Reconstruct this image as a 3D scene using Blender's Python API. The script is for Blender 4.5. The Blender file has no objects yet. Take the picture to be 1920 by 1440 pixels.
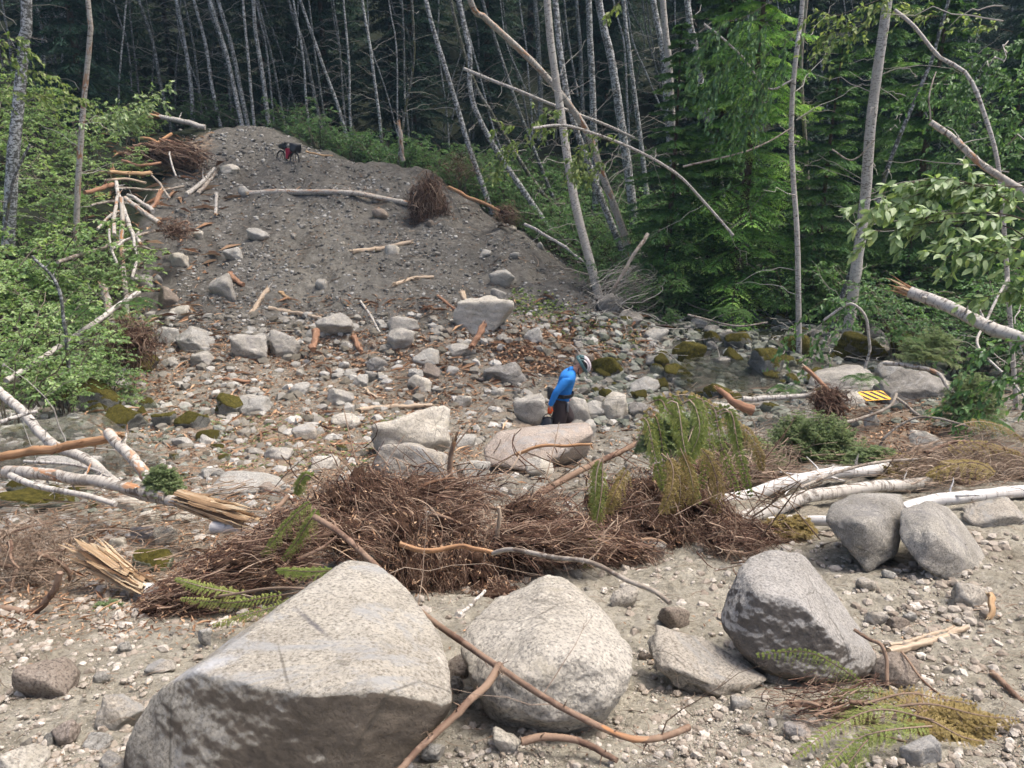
import bpy, bmesh, math, random
import numpy as np
from mathutils import Vector
R = math.radians
# ------------------------------------------------------------------ camera, sky, sun, exposure
scn = bpy.context.scene
PITCH = R(18.0); FPX = 1440.0
cam = bpy.data.cameras.new('camera'); cam_o = bpy.data.objects.new('camera', cam)
scn.collection.objects.link(cam_o); scn.camera = cam_o
cam.sensor_width = 36.0; cam.lens = 36.0 * FPX / 1920.0
cam.clip_start = 0.05; cam.clip_end = 400
cam_o.location = (0, 0, 0); cam_o.rotation_euler = (R(90) - PITCH, 0, 0)
SUN_EL, SUN_AZ = R(66), R(78)          # azimuth measured from +Y (ahead of the camera) towards +X
world = bpy.data.worlds.new('World'); scn.world = world; world.use_nodes = True
wn = world.node_tree; bgn = wn.nodes['Background']
sky = wn.nodes.new('ShaderNodeTexSky'); sky.sky_type = 'NISHITA'; sky.sun_disc = False
sky.sun_elevation = SUN_EL; sky.sun_rotation = SUN_AZ; sky.dust_density = 6.0; sky.air_density = 0.7; sky.ozone_density = 0.4
wn.links.new(sky.outputs[0], bgn.inputs[0]); bgn.inputs[1].default_value = 0.15
sl = bpy.data.lights.new('sun', 'SUN'); sl.energy = 1.7; sl.angle = R(20); sl.color = (1.0, 0.95, 0.87)
so = bpy.data.objects.new('sun', sl); scn.collection.objects.link(so)
sd = Vector((math.cos(SUN_EL) * math.sin(SUN_AZ), math.cos(SUN_EL) * math.cos(SUN_AZ), math.sin(SUN_EL)))
so.rotation_euler = sd.to_track_quat('Z', 'Y').to_euler()
scn.view_settings.view_transform = 'Standard'; scn.view_settings.look = 'None'
scn.view_settings.gamma = 1; scn.view_settings.exposure = 0.97
scn.cycles.max_bounces = 6; scn.cycles.diffuse_bounces = 3; scn.cycles.transparent_max_bounces = 8
scn.cycles.transmission_bounces = 4; scn.cycles.glossy_bounces = 2; scn.cycles.volume_bounces = 0; scn.cycles.caustics_refractive = False; scn.cycles.caustics_reflective = False
scn.cycles.use_adaptive_sampling = True; scn.cycles.adaptive_threshold = 0.01; scn.cycles.use_denoising = True; scn.cycles.denoiser = 'OPENIMAGEDENOISE'; scn.cycles.denoising_prefilter = 'FAST'; scn.cycles.sample_clamp_indirect = 4
C = scn.collection
rng = np.random.default_rng(7)

# ------------------------------------------------------------------ pixel <-> world, noise
ct, st_ = math.cos(PITCH), math.sin(PITCH)
def ray(px, py):
    xc = (np.asarray(px, float) - 960) / FPX; yc = (720 - np.asarray(py, float)) / FPX
    y = ct + yc * st_; z = -st_ + yc * ct
    return xc / y, z / y
def pt(px, py, D):
    s, t = ray(px, py)
    return np.array([s * D, D, t * D], float)
def proj(P):
    """world -> pixel (used only for choosing zones on the ground)"""
    y = P[..., 1] * ct - P[..., 2] * st_; u = P[..., 1] * st_ + P[..., 2] * ct
    y = np.maximum(y, 0.05)
    return 960 + FPX * P[..., 0] / y, 720 - FPX * u / y
def _h(ix, iy, iz, seed):
    n = (ix.astype(np.int64) * 374761393 + iy.astype(np.int64) * 668265263 + iz.astype(np.int64) * 2147483647 + seed * 974634777) & 0xffffffff
    n = ((n ^ (n >> 13)) * 1274126177) & 0xffffffff
    n = n ^ (n >> 16)
    return (n & 0xffffff) / float(0xffffff) * 2 - 1
def vnoise(P, seed=0):
    P = np.asarray(P, float); i = np.floor(P).astype(np.int64); f = P - i; f = f * f * (3 - 2 * f)
    x, y, z = i[..., 0], i[..., 1], i[..., 2]; fx, fy, fz = f[..., 0], f[..., 1], f[..., 2]
    L = lambda a, b, t: a + (b - a) * t
    return L(L(L(_h(x, y, z, seed), _h(x + 1, y, z, seed), fx), L(_h(x, y + 1, z, seed), _h(x + 1, y + 1, z, seed), fx), fy),
             L(L(_h(x, y, z + 1, seed), _h(x + 1, y, z + 1, seed), fx), L(_h(x, y + 1, z + 1, seed), _h(x + 1, y + 1, z + 1, seed), fx), fy), fz)
def fbm(P, o=4, seed=0, g=0.5):
    a, s, t = 1.0, 0, 0
    P = np.asarray(P, float)
    for k in range(o):
        s = s + a * vnoise(P, seed + k * 17); t += a; a *= g; P = P * 2.03 + 11.7
    return s / t
def nrm(v): return v / np.maximum(np.linalg.norm(v, axis=-1, keepdims=True), 1e-9)

# ------------------------------------------------------------------ terrain height table
DK = np.array([2, 3, 4.6, 6.6, 9, 12, 15, 18, 20, 25, 29, 34, 39, 45, 60, 90, 120], float)
COLS = {
 -900: [1440,1240,1085,965,860,780,700,620,560,430,350,270,220,180,60,-250,-420],
 0:    [1440,1240,1090,975,890,815,755,690,640,500,410,315,265,235,110,-200,-400],
 250:  [1440,1240,1085,970,890,822,765,700,650,505,400,315,262,250,150,-200,-400],
 350:  [1440,1240,1085,965,888,824,766,700,650,500,397,308,246,250,160,-190,-400],
 440:  [1440,1240,1080,960,885,825,768,705,650,500,395,306,226,262,170,-180,-400],
 520:  [1440,1240,1080,960,885,826,769,705,650,500,395,305,240,275,172,-180,-400],
 620:  [1440,1240,1080,960,886,830,770,705,648,500,395,304,292,318,180,-180,-400],
 700:  [1440,1240,1080,960,890,835,775,705,645,500,395,302,330,330,190,-180,-400],
 830:  [1440,1240,1080,960,890,842,778,705,640,500,395,332,372,360,200,-180,-400],
 950:  [1440,1240,1080,960,885,850,780,705,640,508,420,430,420,380,210,-180,-400],
 1100: [1440,1240,1075,955,885,850,790,715,650,528,505,470,430,385,215,-180,-400],
 1250: [1440,1240,1070,950,880,838,785,715,645,575,525,475,435,390,220,-180,-400],
 1450: [1440,1240,1060,940,865,810,760,700,645,575,528,480,440,390,220,-190,-400],
 1700: [1440,1240,1050,925,850,790,740,690,650,575,520,470,430,380,210,-190,-400],
 1920: [1440,1235,1040,915,840,780,735,690,650,570,510,460,420,370,200,-190,-400],
 2900: [1440,1230,1030,900,810,740,690,640,600,510,450,400,360,320,150,-200,-400]}
SG = np.linspace(-2.6, 2.6, 521); LDG = np.linspace(math.log(2), math.log(120), 420)
def _table():
    rows = []
    for j, D in enumerate(DK):
        s = np.array([ray(px, COLS[px][j])[0] for px in sorted(COLS)]); z = np.array([ray(px, COLS[px][j])[1] * D for px in sorted(COLS)])
        rows.append(np.interp(SG, s, z))
    rows = np.array(rows)                                            # (knots, s)
    out = np.empty((len(LDG), len(SG))); Dg = np.exp(LDG)
    h = np.diff(DK)[:, None]; dl = np.diff(rows, axis=0) / h          # monotone cubic along D
    m = np.zeros_like(rows); m[0] = dl[0]; m[-1] = dl[-1]
    a, b = dl[:-1], dl[1:]
    m[1:-1] = np.where(a * b > 0, 2 * a * b / (a + b + 1e-12 * np.sign(a + b + 1e-15)), 0)
    for i, D in enumerate(Dg):
        k = min(np.searchsorted(DK, D, side='right') - 1, len(DK) - 2); k = max(k, 0)
        hh = DK[k + 1] - DK[k]; t = (D - DK[k]) / hh
        out[i] = (2*t**3 - 3*t**2 + 1) * rows[k] + (t**3 - 2*t**2 + t) * hh * m[k] + (-2*t**3 + 3*t**2) * rows[k+1] + (t**3 - t**2) * hh * m[k+1]
    for _ in range(5):
        p = np.pad(out, 1, mode='edge'); out = (p[1:-1, :-2] + 2 * p[1:-1, 1:-1] + p[1:-1, 2:]) / 4
        p = np.pad(out, 1, mode='edge'); out[1:-1] = ((p[:-2, 1:-1] + 2 * p[1:-1, 1:-1] + p[2:, 1:-1]) / 4)[1:-1]
    return out
ZT = _table()
def gz(x, y):
    x = np.asarray(x, float); y = np.asarray(y, float); yy = np.clip(y, 2, 119.9)
    s = np.clip(x / yy, SG[0], SG[-1] - 1e-6); u = (s - SG[0]) / (SG[1] - SG[0]); v = (np.log(yy) - LDG[0]) / (LDG[1] - LDG[0])
    i = np.clip(np.floor(v).astype(int), 0, len(LDG) - 2); j = np.clip(np.floor(u).astype(int), 0, len(SG) - 2); a = v - i; b = u - j
    z = (1-a)*((1-b)*ZT[i, j] + b*ZT[i, j+1]) + a*((1-b)*ZT[i+1, j] + b*ZT[i+1, j+1])
    z = z + np.clip(2 - y, 0, 3) * 0.16
    P = np.stack([x, y, np.zeros_like(x)], -1)
    k = np.clip((y - 3) / 10, 0.0, 1.0)
    z = z + k * (0.16 * vnoise(P * 0.45, 3) + 0.10 * vnoise(P * 1.1, 5)) + 0.035 * vnoise(P * 2.6, 9) * (0.5 + k) + 0.016 * vnoise(P * 6.1, 12)
    e = np.clip((y - 19) / 4, 0, 1) * np.clip((44 - y) / 6, 0, 1)
    z = z + e * (.20 * vnoise(P * .8, 31) - .16 * np.abs(vnoise(np.stack([x * 1.1, y * .28, 0 * x], -1), 33)) + .07 * vnoise(P * 2.0, 35))
    return z
_LD = np.exp(np.linspace(math.log(1.6), math.log(110), 420))
def hit(px, py):
    """where the ray of a pixel meets the ground (vectorised)"""
    px = np.atleast_1d(np.asarray(px, float)); py = np.atleast_1d(np.asarray(py, float))
    s, t = ray(px, py); X = s[:, None] * _LD; Z = t[:, None] * _LD
    G = gz(X, np.broadcast_to(_LD, X.shape)); below = Z < G
    k = np.argmax(below, axis=1); k = np.where(below.any(axis=1), k, len(_LD) - 1); k = np.maximum(k, 1)
    r = np.arange(len(px)); d0 = (Z - G)[r, k-1]; d1 = (Z - G)[r, k]; w = np.clip(d0 / (d0 - d1 + 1e-9), 0, 1)
    D = _LD[k-1] + w * (_LD[k] - _LD[k-1])
    return np.stack([s * D, D, t * D], -1)
def hit1(px, py): return hit([px], [py])[0]

# ------------------------------------------------------------------ mesh builders
def mesh(name, V, quads=None, tris=None, smooth=True, var=None, tc=None):
    me = bpy.data.meshes.new(name); V = np.asarray(V, np.float32)
    me.vertices.add(len(V)); me.vertices.foreach_set('co', V.ravel())
    parts = []; ls = []; n = 0
    for F in (quads, tris):
        if F is None or len(F) == 0: continue
        F = np.asarray(F, np.int32); parts.append(F.ravel()); ls.append(n + np.arange(len(F)) * F.shape[1]); n += F.size
    li = np.concatenate(parts); ls = np.concatenate(ls).astype(np.int32)
    me.loops.add(len(li)); me.loops.foreach_set('vertex_index', li)
    me.polygons.add(len(ls)); me.polygons.foreach_set('loop_start', ls)
    me.polygons.foreach_set('use_smooth', np.full(len(ls), smooth, bool))
    me.update(calc_edges=True)
    if var is not None: me.attributes.new('var', 'FLOAT', 'POINT').data.foreach_set('value', np.asarray(var, np.float32))
    if tc is not None: me.attributes.new('tc', 'FLOAT_VECTOR', 'POINT').data.foreach_set('vector', np.asarray(tc, np.float32).ravel())
    return me
def link(name, me, mat=None, parent=None, loc=None):
    o = bpy.data.objects.new(name, me); C.objects.link(o)
    if mat is not None and me is not None and len(me.materials) == 0: me.materials.append(mat)
    if parent is not None: o.parent = parent
    if loc is not None: o.location = loc
    return o
def T(o, label, cat, group=None, kind=None):
    o['label'] = label
    if cat: o['category'] = cat
    if group: o['group'] = group
    if kind: o['kind'] = kind
    return o
def empty(name, loc, rz=0):
    o = bpy.data.objects.new(name, None); C.objects.link(o); o.location = loc; o.rotation_euler = (0, 0, rz); o.empty_display_size = .1
    return o
class MB:
    def __init__(s): s.V = []; s.Q = []; s.Tr = []; s.var = []; s.tc = []; s.n = 0
    def add(s, V, quads=None, tris=None, var=0.5, tc=None):
        V = np.asarray(V, float).reshape(-1, 3)
        s.V.append(V)
        if quads is not None and len(quads): s.Q.append(np.asarray(quads) + s.n)
        if tris is not None and len(tris): s.Tr.append(np.asarray(tris) + s.n)
        s.var.append(np.broadcast_to(np.asarray(var, float), (len(V),)) if np.ndim(var) == 0 else np.asarray(var, float).ravel())
        s.tc.append(V if tc is None else np.asarray(tc, float).reshape(-1, 3)); s.n += len(V)
    def mesh(s, name, smooth=True, origin=None):
        V = np.concatenate(s.V)
        if origin is not None: V = V - np.asarray(origin)
        return mesh(name, V, np.concatenate(s.Q) if s.Q else None, np.concatenate(s.Tr) if s.Tr else None, smooth, np.concatenate(s.var), np.concatenate(s.tc))
    def obj(s, name, mat, parent=None, smooth=True, origin=None, loc=None):
        return link(name, s.mesh(name, smooth, origin), mat, parent, loc if loc is not None else origin)
def resample(P, n):
    P = np.asarray(P, float)
    if len(P) > 2:                                                    # catmull-rom
        Q = np.vstack([2*P[0]-P[1], P, 2*P[-1]-P[-2]]); out = []
        for i in range(1, len(Q) - 2):
            for t in np.linspace(0, 1, 12, endpoint=False):
                a, b, c, d = Q[i-1], Q[i], Q[i+1], Q[i+2]
                out.append(.5 * ((2*b) + (-a+c)*t + (2*a-5*b+4*c-d)*t*t + (-a+3*b-3*c+d)*t**3))
        out.append(P[-1]); P = np.array(out)
    L = np.concatenate([[0], np.cumsum(np.linalg.norm(np.diff(P, axis=0), axis=1))])
    u = np.linspace(0, L[-1], n)
    return np.stack([np.interp(u, L, P[:, k]) for k in range(3)], -1)
def tubes(mb, P, rad, k=3, var=None, cap=False, ref=None):
    """P (M,N,3), rad (M,N): M tubes of N rings"""
    P = np.asarray(P, float); M, N = P.shape[:2]; rad = np.broadcast_to(rad, (M, N))
    tn = nrm(np.gradient(P, axis=1))
    if ref is None:
        mean = nrm(P[:, -1] - P[:, 0]); rf = np.where(np.abs(mean[:, 2:3]) > 0.75, np.array([[0.3, 1.0, 0]]), np.array([[0.07, 0.03, 1.0]]))
    else: rf = np.broadcast_to(ref, (M, 3))
    a = nrm(np.cross(tn, rf[:, None, :])); b = np.cross(tn, a)
    ang = np.arange(k) / k * 2 * math.pi
    off = a[:, :, None, :] * np.cos(ang)[:, None] + b[:, :, None, :] * np.sin(ang)[:, None]
    V = P[:, :, None, :] + off * rad[:, :, None, None]
    idx = np.arange(M * N * k).reshape(M, N, k); nx = np.roll(idx, -1, axis=2)
    q = np.stack([idx[:, :-1], nx[:, :-1], nx[:, 1:], idx[:, 1:]], -1).reshape(-1, 4)
    L = np.concatenate([np.zeros((M, 1)), np.cumsum(np.linalg.norm(np.diff(P, axis=1), axis=2), axis=1)], 1)
    tc = np.stack([np.broadcast_to(L[:, :, None], (M, N, k)) + np.arange(M)[:, None, None] * 3.7,
                   np.cos(ang)[None, None] * rad[:, :, None], np.sin(ang)[None, None] * rad[:, :, None]], -1)
    if var is None: var = rng.random(M)
    vv = np.broadcast_to(np.broadcast_to(np.asarray(var, float), (M,))[:, None, None], (M, N, k))
    mb.add(V, q, None, vv, tc)
    if cap:
        for m in range(M):
            for e in (0, N - 1):
                c = P[m, e]; ring = V[m, e]; vs = np.vstack([ring, c[None]])
                t = [(i, (i + 1) % k, k) for i in range(k)] if e else [((i + 1) % k, i, k) for i in range(k)]
                mb.add(vs, None, t, float(vv[m, 0, 0]), np.vstack([tc[m, e], tc[m, e].mean(0)[None]]))
def leaves(mb, c, d, n, L, W, var=None, fold=0.18, mid=0.45):
    """one folded four-vertex leaf per row: c base, d direction, n normal"""
    d = nrm(d); s = nrm(np.cross(d, n)); n = np.cross(s, d); L = np.broadcast_to(L, (len(c),))[:, None]; W = np.broadcast_to(W, (len(c),))[:, None]
    v0 = c; v1 = c + d * L * mid + s * W * .5 + n * W * fold; v2 = c + d * L - n * L * .12; v3 = c + d * L * mid - s * W * .5 + n * W * fold
    V = np.stack([v0, v1, v2, v3], 1); i = np.arange(len(c))[:, None] * 4
    if var is None: var = rng.random(len(c))
    mb.add(V.reshape(-1, 3), None, np.concatenate([i + [0, 1, 2], i + [0, 2, 3]]), np.repeat(var, 4))
def broad_leaves(mb, c, d, n, L, W, var=None):
    """rounder ten-vertex leaf for plants close to the camera"""
    d = nrm(d); s = nrm(np.cross(d, n)); n = np.cross(s, d); L = np.broadcast_to(L, (len(c),))[:, None]; W = np.broadcast_to(W, (len(c),))[:, None]
    prof = [(0, 0), (.18, .62), (.45, 1.0), (.75, .7), (1.0, 0)]
    Vs = []
    for t, w in prof:
        base = c + d * L * t - n * L * .22 * t * t
        Vs += [base + s * W * .5 * w + n * W * .12 * w, base, base - s * W * .5 * w + n * W * .12 * w]
    V = np.stack(Vs, 1); i = np.arange(len(c))[:, None] * 15
    q = np.concatenate([i + [3*r + k, 3*r + k + 1, 3*r + k + 4, 3*r + k + 3] for r in range(4) for k in (0, 1)])
    if var is None: var = rng.random(len(c))
    mb.add(V.reshape(-1, 3), q, None, np.repeat(var, 15))
ICO = {}
def ico(l):
    if l not in ICO:
        bm = bmesh.new(); bmesh.ops.create_icosphere(bm, subdivisions=l, radius=1.0)
        ICO[l] = (np.array([v.co[:] for v in bm.verts]), np.array([[v.index for v in f.verts] for f in bm.faces])); bm.free()
    return ICO[l]
def soft(V, nn, dd, p):
    q = np.maximum(V @ nn.T / dd, 1e-4); m = q.max(1, keepdims=True)
    return 1.0 / (m[:, 0] * ((q / m) ** p).sum(1) ** (1 / p))
def rock_verts(seed, dims, l=4, np_=12, p=20, rough=0.075, flat=None):
    r = np.random.default_rng(seed); V, F = ico(l); nn = nrm(r.normal(size=(np_, 3))); dd = r.uniform(.62, .95, np_)
    nn = np.vstack([nn, np.eye(3), -np.eye(3)]); dd = np.concatenate([dd, np.ones(6)])
    W = V * soft(V, nn, dd, p)[:, None]
    e = np.abs(fbm(W * 1.6 + seed, 4, seed)); W = W * (1 + rough * (fbm(W * 2.2 + seed * 3.1, 4, seed + 5) * 1.5 - e * 1.3) + rough * .35 * fbm(W * 9 + seed, 3, seed + 9))[:, None]
    lo, hi = W.min(0), W.max(0); W = (W - (lo + hi) / 2) / ((hi - lo) / 2)
    return W * np.asarray(dims), F
def hull_rock(points, seed, l=6, p=22, rough=0.03):
    P = np.array(points); c = P.mean(0); bm = bmesh.new()
    for q in P: bm.verts.new(q - c)
    r = bmesh.ops.convex_hull(bm, input=bm.verts); bm.normal_update()
    nn, dd = [], []
    for f in bm.faces:
        n = np.array(f.normal[:]); d = float(np.dot(n, np.array(f.verts[0].co[:])))
        if d < 0: n, d = -n, -d
        if f.calc_area() > 1e-5: nn.append(n); dd.append(max(d, .02))
    bm.free(); V, F = ico(l); nn = np.array(nn); dd = np.array(dd)
    S = 1.03 * soft(V, nn, dd, p); W = V * S[:, None]; sz = S.mean()
    d = fbm(W / sz * 1.5 + seed, 4, seed) * 1.4 + .9 * (-np.abs(fbm(W / sz * 2.7 + 5, 4, seed + 3))) + .45 * fbm(W / sz * 8, 4, seed + 8) + .16 * fbm(W / sz * 26, 3, seed + 11)
    W = W * (1 + rough * d)[:, None]
    return W, F, c

# ------------------------------------------------------------------ materials
class NB:
    def __init__(s, name):
        s.m = bpy.data.materials.new(name); s.m.use_nodes = True; s.t = s.m.node_tree; s.b = s.t.nodes['Principled BSDF']; s.out = s.t.nodes['Material Output']
    def n(s, typ, **kw):
        o = s.t.nodes.new('ShaderNode' + typ)
        for k, v in kw.items():
            if k.startswith('i_'):
                key = k[2:]; key = int(key) if key.isdigit() else key.replace('_', ' ').title() if key.replace('_', ' ').title() in o.inputs else key
                s.put(o.inputs[key], v)
            else: setattr(o, k, v)
        return o
    def put(s, inp, v):
        if isinstance(v, bpy.types.NodeSocket): s.t.links.new(v, inp)
        else: inp.default_value = v
    def attr(s, name): return s.n('Attribute', attribute_name=name)
    def coord(s, k='Object'): return s.n('TexCoord').outputs[k]
    def map(s, v, scale=(1, 1, 1)): return s.n('Mapping', i_0=v, i_3=scale).outputs[0]
    def noise(s, vec, sc, det=6, rough=.6, dist=0):
        o = s.n('TexNoise'); s.put(o.inputs['Vector'], vec); o.inputs['Scale'].default_value = sc; o.inputs['Detail'].default_value = det
        o.inputs['Roughness'].default_value = rough; o.inputs['Distortion'].default_value = dist; return o.outputs[0]
    def voro(s, vec, sc, feat='F1', out=0):
        o = s.n('TexVoronoi', feature=feat); s.put(o.inputs['Vector'], vec); o.inputs['Scale'].default_value = sc; return o.outputs[out]
    def ramp(s, f, stops, interp='LINEAR'):
        o = s.n('ValToRGB'); s.put(o.inputs[0], f); e = o.color_ramp.elements; o.color_ramp.interpolation = interp
        while len(e) < len(stops): e.new(0.5)
        for i, (p, c) in enumerate(stops):
            e[i].position = p; e[i].color = (c, c, c, 1) if isinstance(c, (int, float)) else (*c, 1)
        return o.outputs[0]
    def mix(s, f, a, b, mode='MIX'):
        o = s.n('Mix', data_type='RGBA', blend_type=mode)
        s.put(o.inputs[0], f)
        for inp, v in ((o.inputs[6], a), (o.inputs[7], b)):
            s.put(inp, (*v, 1) if isinstance(v, tuple) and len(v) == 3 else v)
        return o.outputs[2]
    def math(s, op, a, b=0.0):
        o = s.n('Math', operation=op); s.put(o.inputs[0], a); s.put(o.inputs[1], b); return o.outputs[0]
    def col(s, c): s.put(s.b.inputs['Base Color'], (*c, 1) if isinstance(c, tuple) else c)
    def bump(s, h, st=.5, dist=.02, prev=None):
        o = s.n('Bump'); o.inputs['Strength'].default_value = st; o.inputs['Distance'].default_value = dist; s.put(o.inputs['Height'], h)
        if prev is not None: s.put(o.inputs['Normal'], prev)
        s.put(s.b.inputs['Normal'], o.outputs[0]); return o.outputs[0]
    def rough(s, v, spec=.25): s.b.inputs['Roughness'].default_value = v; s.b.inputs['Specular IOR Level'].default_value = spec
def simple(name, c, rough=.6, spec=.3, metal=0):
    k = NB(name); k.col(c); k.rough(rough, spec); k.b.inputs['Metallic'].default_value = metal
    v = k.noise(k.coord(), 40, 3); k.bump(v, .15, .003); return k.m
def m_rock(name, a, b, c, stain=None, moss=0.0, bscale=1.0, fine=1.0, raw_shade=None):
    k = NB(name); co = k.coord()
    oi = k.n('ObjectInfo').outputs['Random']
    off = k.n('VectorMath', operation='ADD'); k.put(off.inputs[0], co); cb = k.n('CombineXYZ', i_0=oi, i_1=oi, i_2=oi)
    sc = k.n('VectorMath', operation='SCALE'); k.put(sc.inputs[0], cb.outputs[0]); sc.inputs['Scale'].default_value = 37.0; k.put(off.inputs[1], sc.outputs[0]); co = off.outputs[0]
    n1 = k.noise(co, 2.2 * bscale, 8, .65, .4); n2 = k.noise(co, 11 * bscale, 8, .7); n3 = k.noise(co, 75 * bscale * fine, 5, .7)
    colr = k.ramp(n1, [(.32, a), (.5, b), (.68, c)])
    colr = k.mix(k.ramp(n2, [(.35, 0.0), (.7, .55)]), colr, tuple(min(1, x * 1.35) for x in b))
    colr = k.mix(k.ramp(n3, [(.38, .75), (.5, 0.0)]), colr, tuple(x * .5 for x in a))
    colr = k.mix(k.ramp(n3, [(.56, 0.0), (.68, .55)]), colr, tuple(min(.9, x * 1.5) for x in c))
    if stain:
        s1 = k.noise(co, 1.5 * bscale, 9, .78, 1.4); colr = k.mix(k.ramp(s1, [(.52, 0.0), (.60, .8)]), colr, stain); s2 = k.noise(co, 3.1 * bscale, 9, .8, 2.0); colr = k.mix(k.ramp(s2, [(.36, .7), (.44, 0.0)]), colr, tuple(x * .62 for x in b)); s3 = k.noise(co, 5.0 * bscale, 7, .8, 1.0); colr = k.mix(k.ramp(s3, [(.60, 0.0), (.68, .7)]), colr, tuple(min(.8, x * 1.3) for x in c))
    if raw_shade:                                                              # dust on upward faces, bare stone on steep ones, darkened further as painted shade
        g_ = k.n('NewGeometry').outputs['Normal']; zz = k.n('SeparateXYZ', i_0=g_).outputs[2]; f_ = k.math('ADD', zz, k.math('MULTIPLY', k.math('SUBTRACT', k.noise(co, 3, 5, .6), .5), .35)); rw = k.mix(k.ramp(n2, [(.35, 0.0), (.7, 1.0)]), tuple(x * .72 for x in raw_shade), tuple(min(1, x * 1.25) for x in raw_shade)); colr = k.mix(k.ramp(f_, [(.28, .92), (.42, 0.0)]), colr, rw)
    cr = k.voro(k.mix(.12, co, k.noise(co, 3 * bscale, 4), 'ADD'), 2.6 * bscale, 'DISTANCE_TO_EDGE')
    crm = k.ramp(cr, [(.0, .7), (.018, 0.0)]); gate = k.ramp(k.noise(co, 1.7 * bscale, 2), [(.5, 0.0), (.6, 1.0)]); crm = k.math('MULTIPLY', crm, gate)
    colr = k.mix(crm, colr, tuple(x * .35 for x in a))
    if moss > 0:
        g = k.n('NewGeometry').outputs['Normal']; z = k.n('SeparateXYZ', i_0=g).outputs[2]
        f = k.math('ADD', k.math('MULTIPLY', z, .6), k.math('MULTIPLY', k.noise(co, 3.2, 7, .7), 1.1)); f = k.ramp(f, [(.98 - moss * .55, 0.0), (1.06 - moss * .55, 1.0)])
        mc = k.ramp(k.noise(co, 24, 5, .7), [(.3, (.03, .03, .008)), (.55, (.085, .075, .018)), (.75, (.16, .13, .035))])
        colr = k.mix(f, colr, mc)
    k.col(colr); k.rough(.92, .12)
    h = k.bump(n1, .6, .09 / bscale); h = k.bump(n2, .9, .045 / bscale, h); h = k.bump(k.noise(co, 28 * bscale, 6, .75), .8, .018 / bscale, h); h = k.bump(n3, .8, .006 / bscale, h); k.bump(crm, .4, -.02, h)
    return k.m
M = {}
M['tan'] = m_rock('dusty_tan_stone', (.28, .245, .20), (.39, .355, .30), (.47, .44, .385), (.34, .34, .33))
M['herotan'] = m_rock('dusty_boulder_with_bare_shaded_front', (.31, .28, .235), (.43, .40, .34), (.52, .495, .44), (.40, .405, .40), raw_shade=(.165, .135, .105))
M['herodark'] = m_rock('dark_boulder_with_pale_top', (.28, .265, .24), (.36, .345, .32), (.45, .435, .41), (.40, .39, .37), 0, 1.3, raw_shade=(.17, .15, .13))
M['pale'] = m_rock('pale_dusty_stone', (.36, .33, .28), (.48, .45, .39), (.56, .53, .47), (.38, .35, .28))
M['grey'] = m_rock('grey_granite', (.22, .212, .19), (.35, .34, .31), (.48, .468, .435), (.33, .30, .25), 0, 1.2)
M['bluegrey'] = m_rock('dark_blue_grey_stone', (.13, .12, .105), (.22, .207, .185), (.34, .325, .30), (.36, .35, .33), 0, 1.4)
M['brown'] = m_rock('brown_grey_stone', (.16, .135, .11), (.25, .21, .175), (.33, .29, .25), None, 0, 1.3)
M['pink'] = m_rock('pinkish_dusty_stone', (.26, .215, .18), (.36, .305, .26), (.45, .40, .35), (.33, .32, .31))
M['moss'] = m_rock('mossy_stone', (.10, .10, .09), (.18, .18, .16), (.28, .28, .26), None, .62, 1.0)
M['mossy'] = m_rock('very_mossy_stone', (.07, .065, .05), (.11, .10, .08), (.18, .17, .14), None, .98, 1.0)
M['creek'] = m_rock('green_grey_creek_stone', (.10, .11, .08), (.19, .20, .16), (.30, .305, .265), (.14, .16, .09), .22, 1.6)
M['speck'] = m_rock('speckled_grey_stone', (.23, .215, .185), (.36, .34, .30), (.48, .46, .42), (.25, .24, .23), 0, 1.5)

def m_bark(name, white, dark, darkamt=.5, torn=0.0, moss=0.0, ring=1.0):
    k = NB(name); tc = k.attr('tc').outputs['Vector']; co = k.coord()
    d1 = k.noise(k.map(tc, (34 * ring, 9, 9)), 1.0, 4, .65, .3); d2 = k.noise(k.map(tc, (7, 7, 7)), 1.0, 6, .7, .8); d3 = k.noise(k.map(tc, (60, 60, 60)), 1.0, 4, .6)
    base = k.mix(k.ramp(d2, [(.3, 0.0), (.75, 1.0)]), tuple(x * .72 for x in white), white)
    base = k.mix(k.ramp(d3, [(.3, .45), (.6, 0.0)]), base, tuple(x * .55 for x in white))
    t = .62 - darkamt * .22
    base = k.mix(k.ramp(d1, [(t, 0.0), (t + .05, .9)]), base, dark)
    base = k.mix(k.ramp(d2, [(t + .02, 0.0), (t + .07, .88)]), base, dark)
    if moss: base = k.mix(k.ramp(k.noise(k.map(tc, (4, 9, 9)), 1.0, 5, .7), [(.62 - moss * .2, 0.0), (.7 - moss * .2, .9)]), base, (.08, .085, .02))
    if torn:
        tm = k.noise(k.map(tc, (2.1, 8, 8)), 1.0, 3, .6, .4); w = k.noise(k.map(tc, (6, 90, 90)), 1.0, 4, .6)
        base = k.mix(k.ramp(tm, [(.70 - torn * .16, 0.0), (.71 - torn * .16, 1.0)]), base, k.ramp(w, [(.3, (.20, .09, .04)), (.6, (.42, .21, .10)), (.8, (.5, .34, .2))]))
    base = k.mix(k.ramp(k.noise(k.map(tc, (1.3, 5, 5)), 1.0, 6, .75), [(.42, 0.0), (.6, .75 if 'alder' not in name else .15)]), base, tuple(x * .55 + y * .45 for x, y in zip(white, (.2, .16, .11))))
    k.col(base); k.rough(.85, .12); h = k.bump(d1, .5, .006); k.bump(d2, .4, .01, h); return k.m
M['birch'] = m_bark('white_birch_bark', (.60, .575, .53), (.10, .085, .07), .35, .0)
M['birch_torn'] = m_bark('white_bark_torn_orange', (.56, .53, .48), (.11, .09, .07), .4, .85)
M['birch_clean'] = m_bark('clean_white_bark', (.72, .71, .69), (.16, .14, .12), .12, .25)
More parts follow.
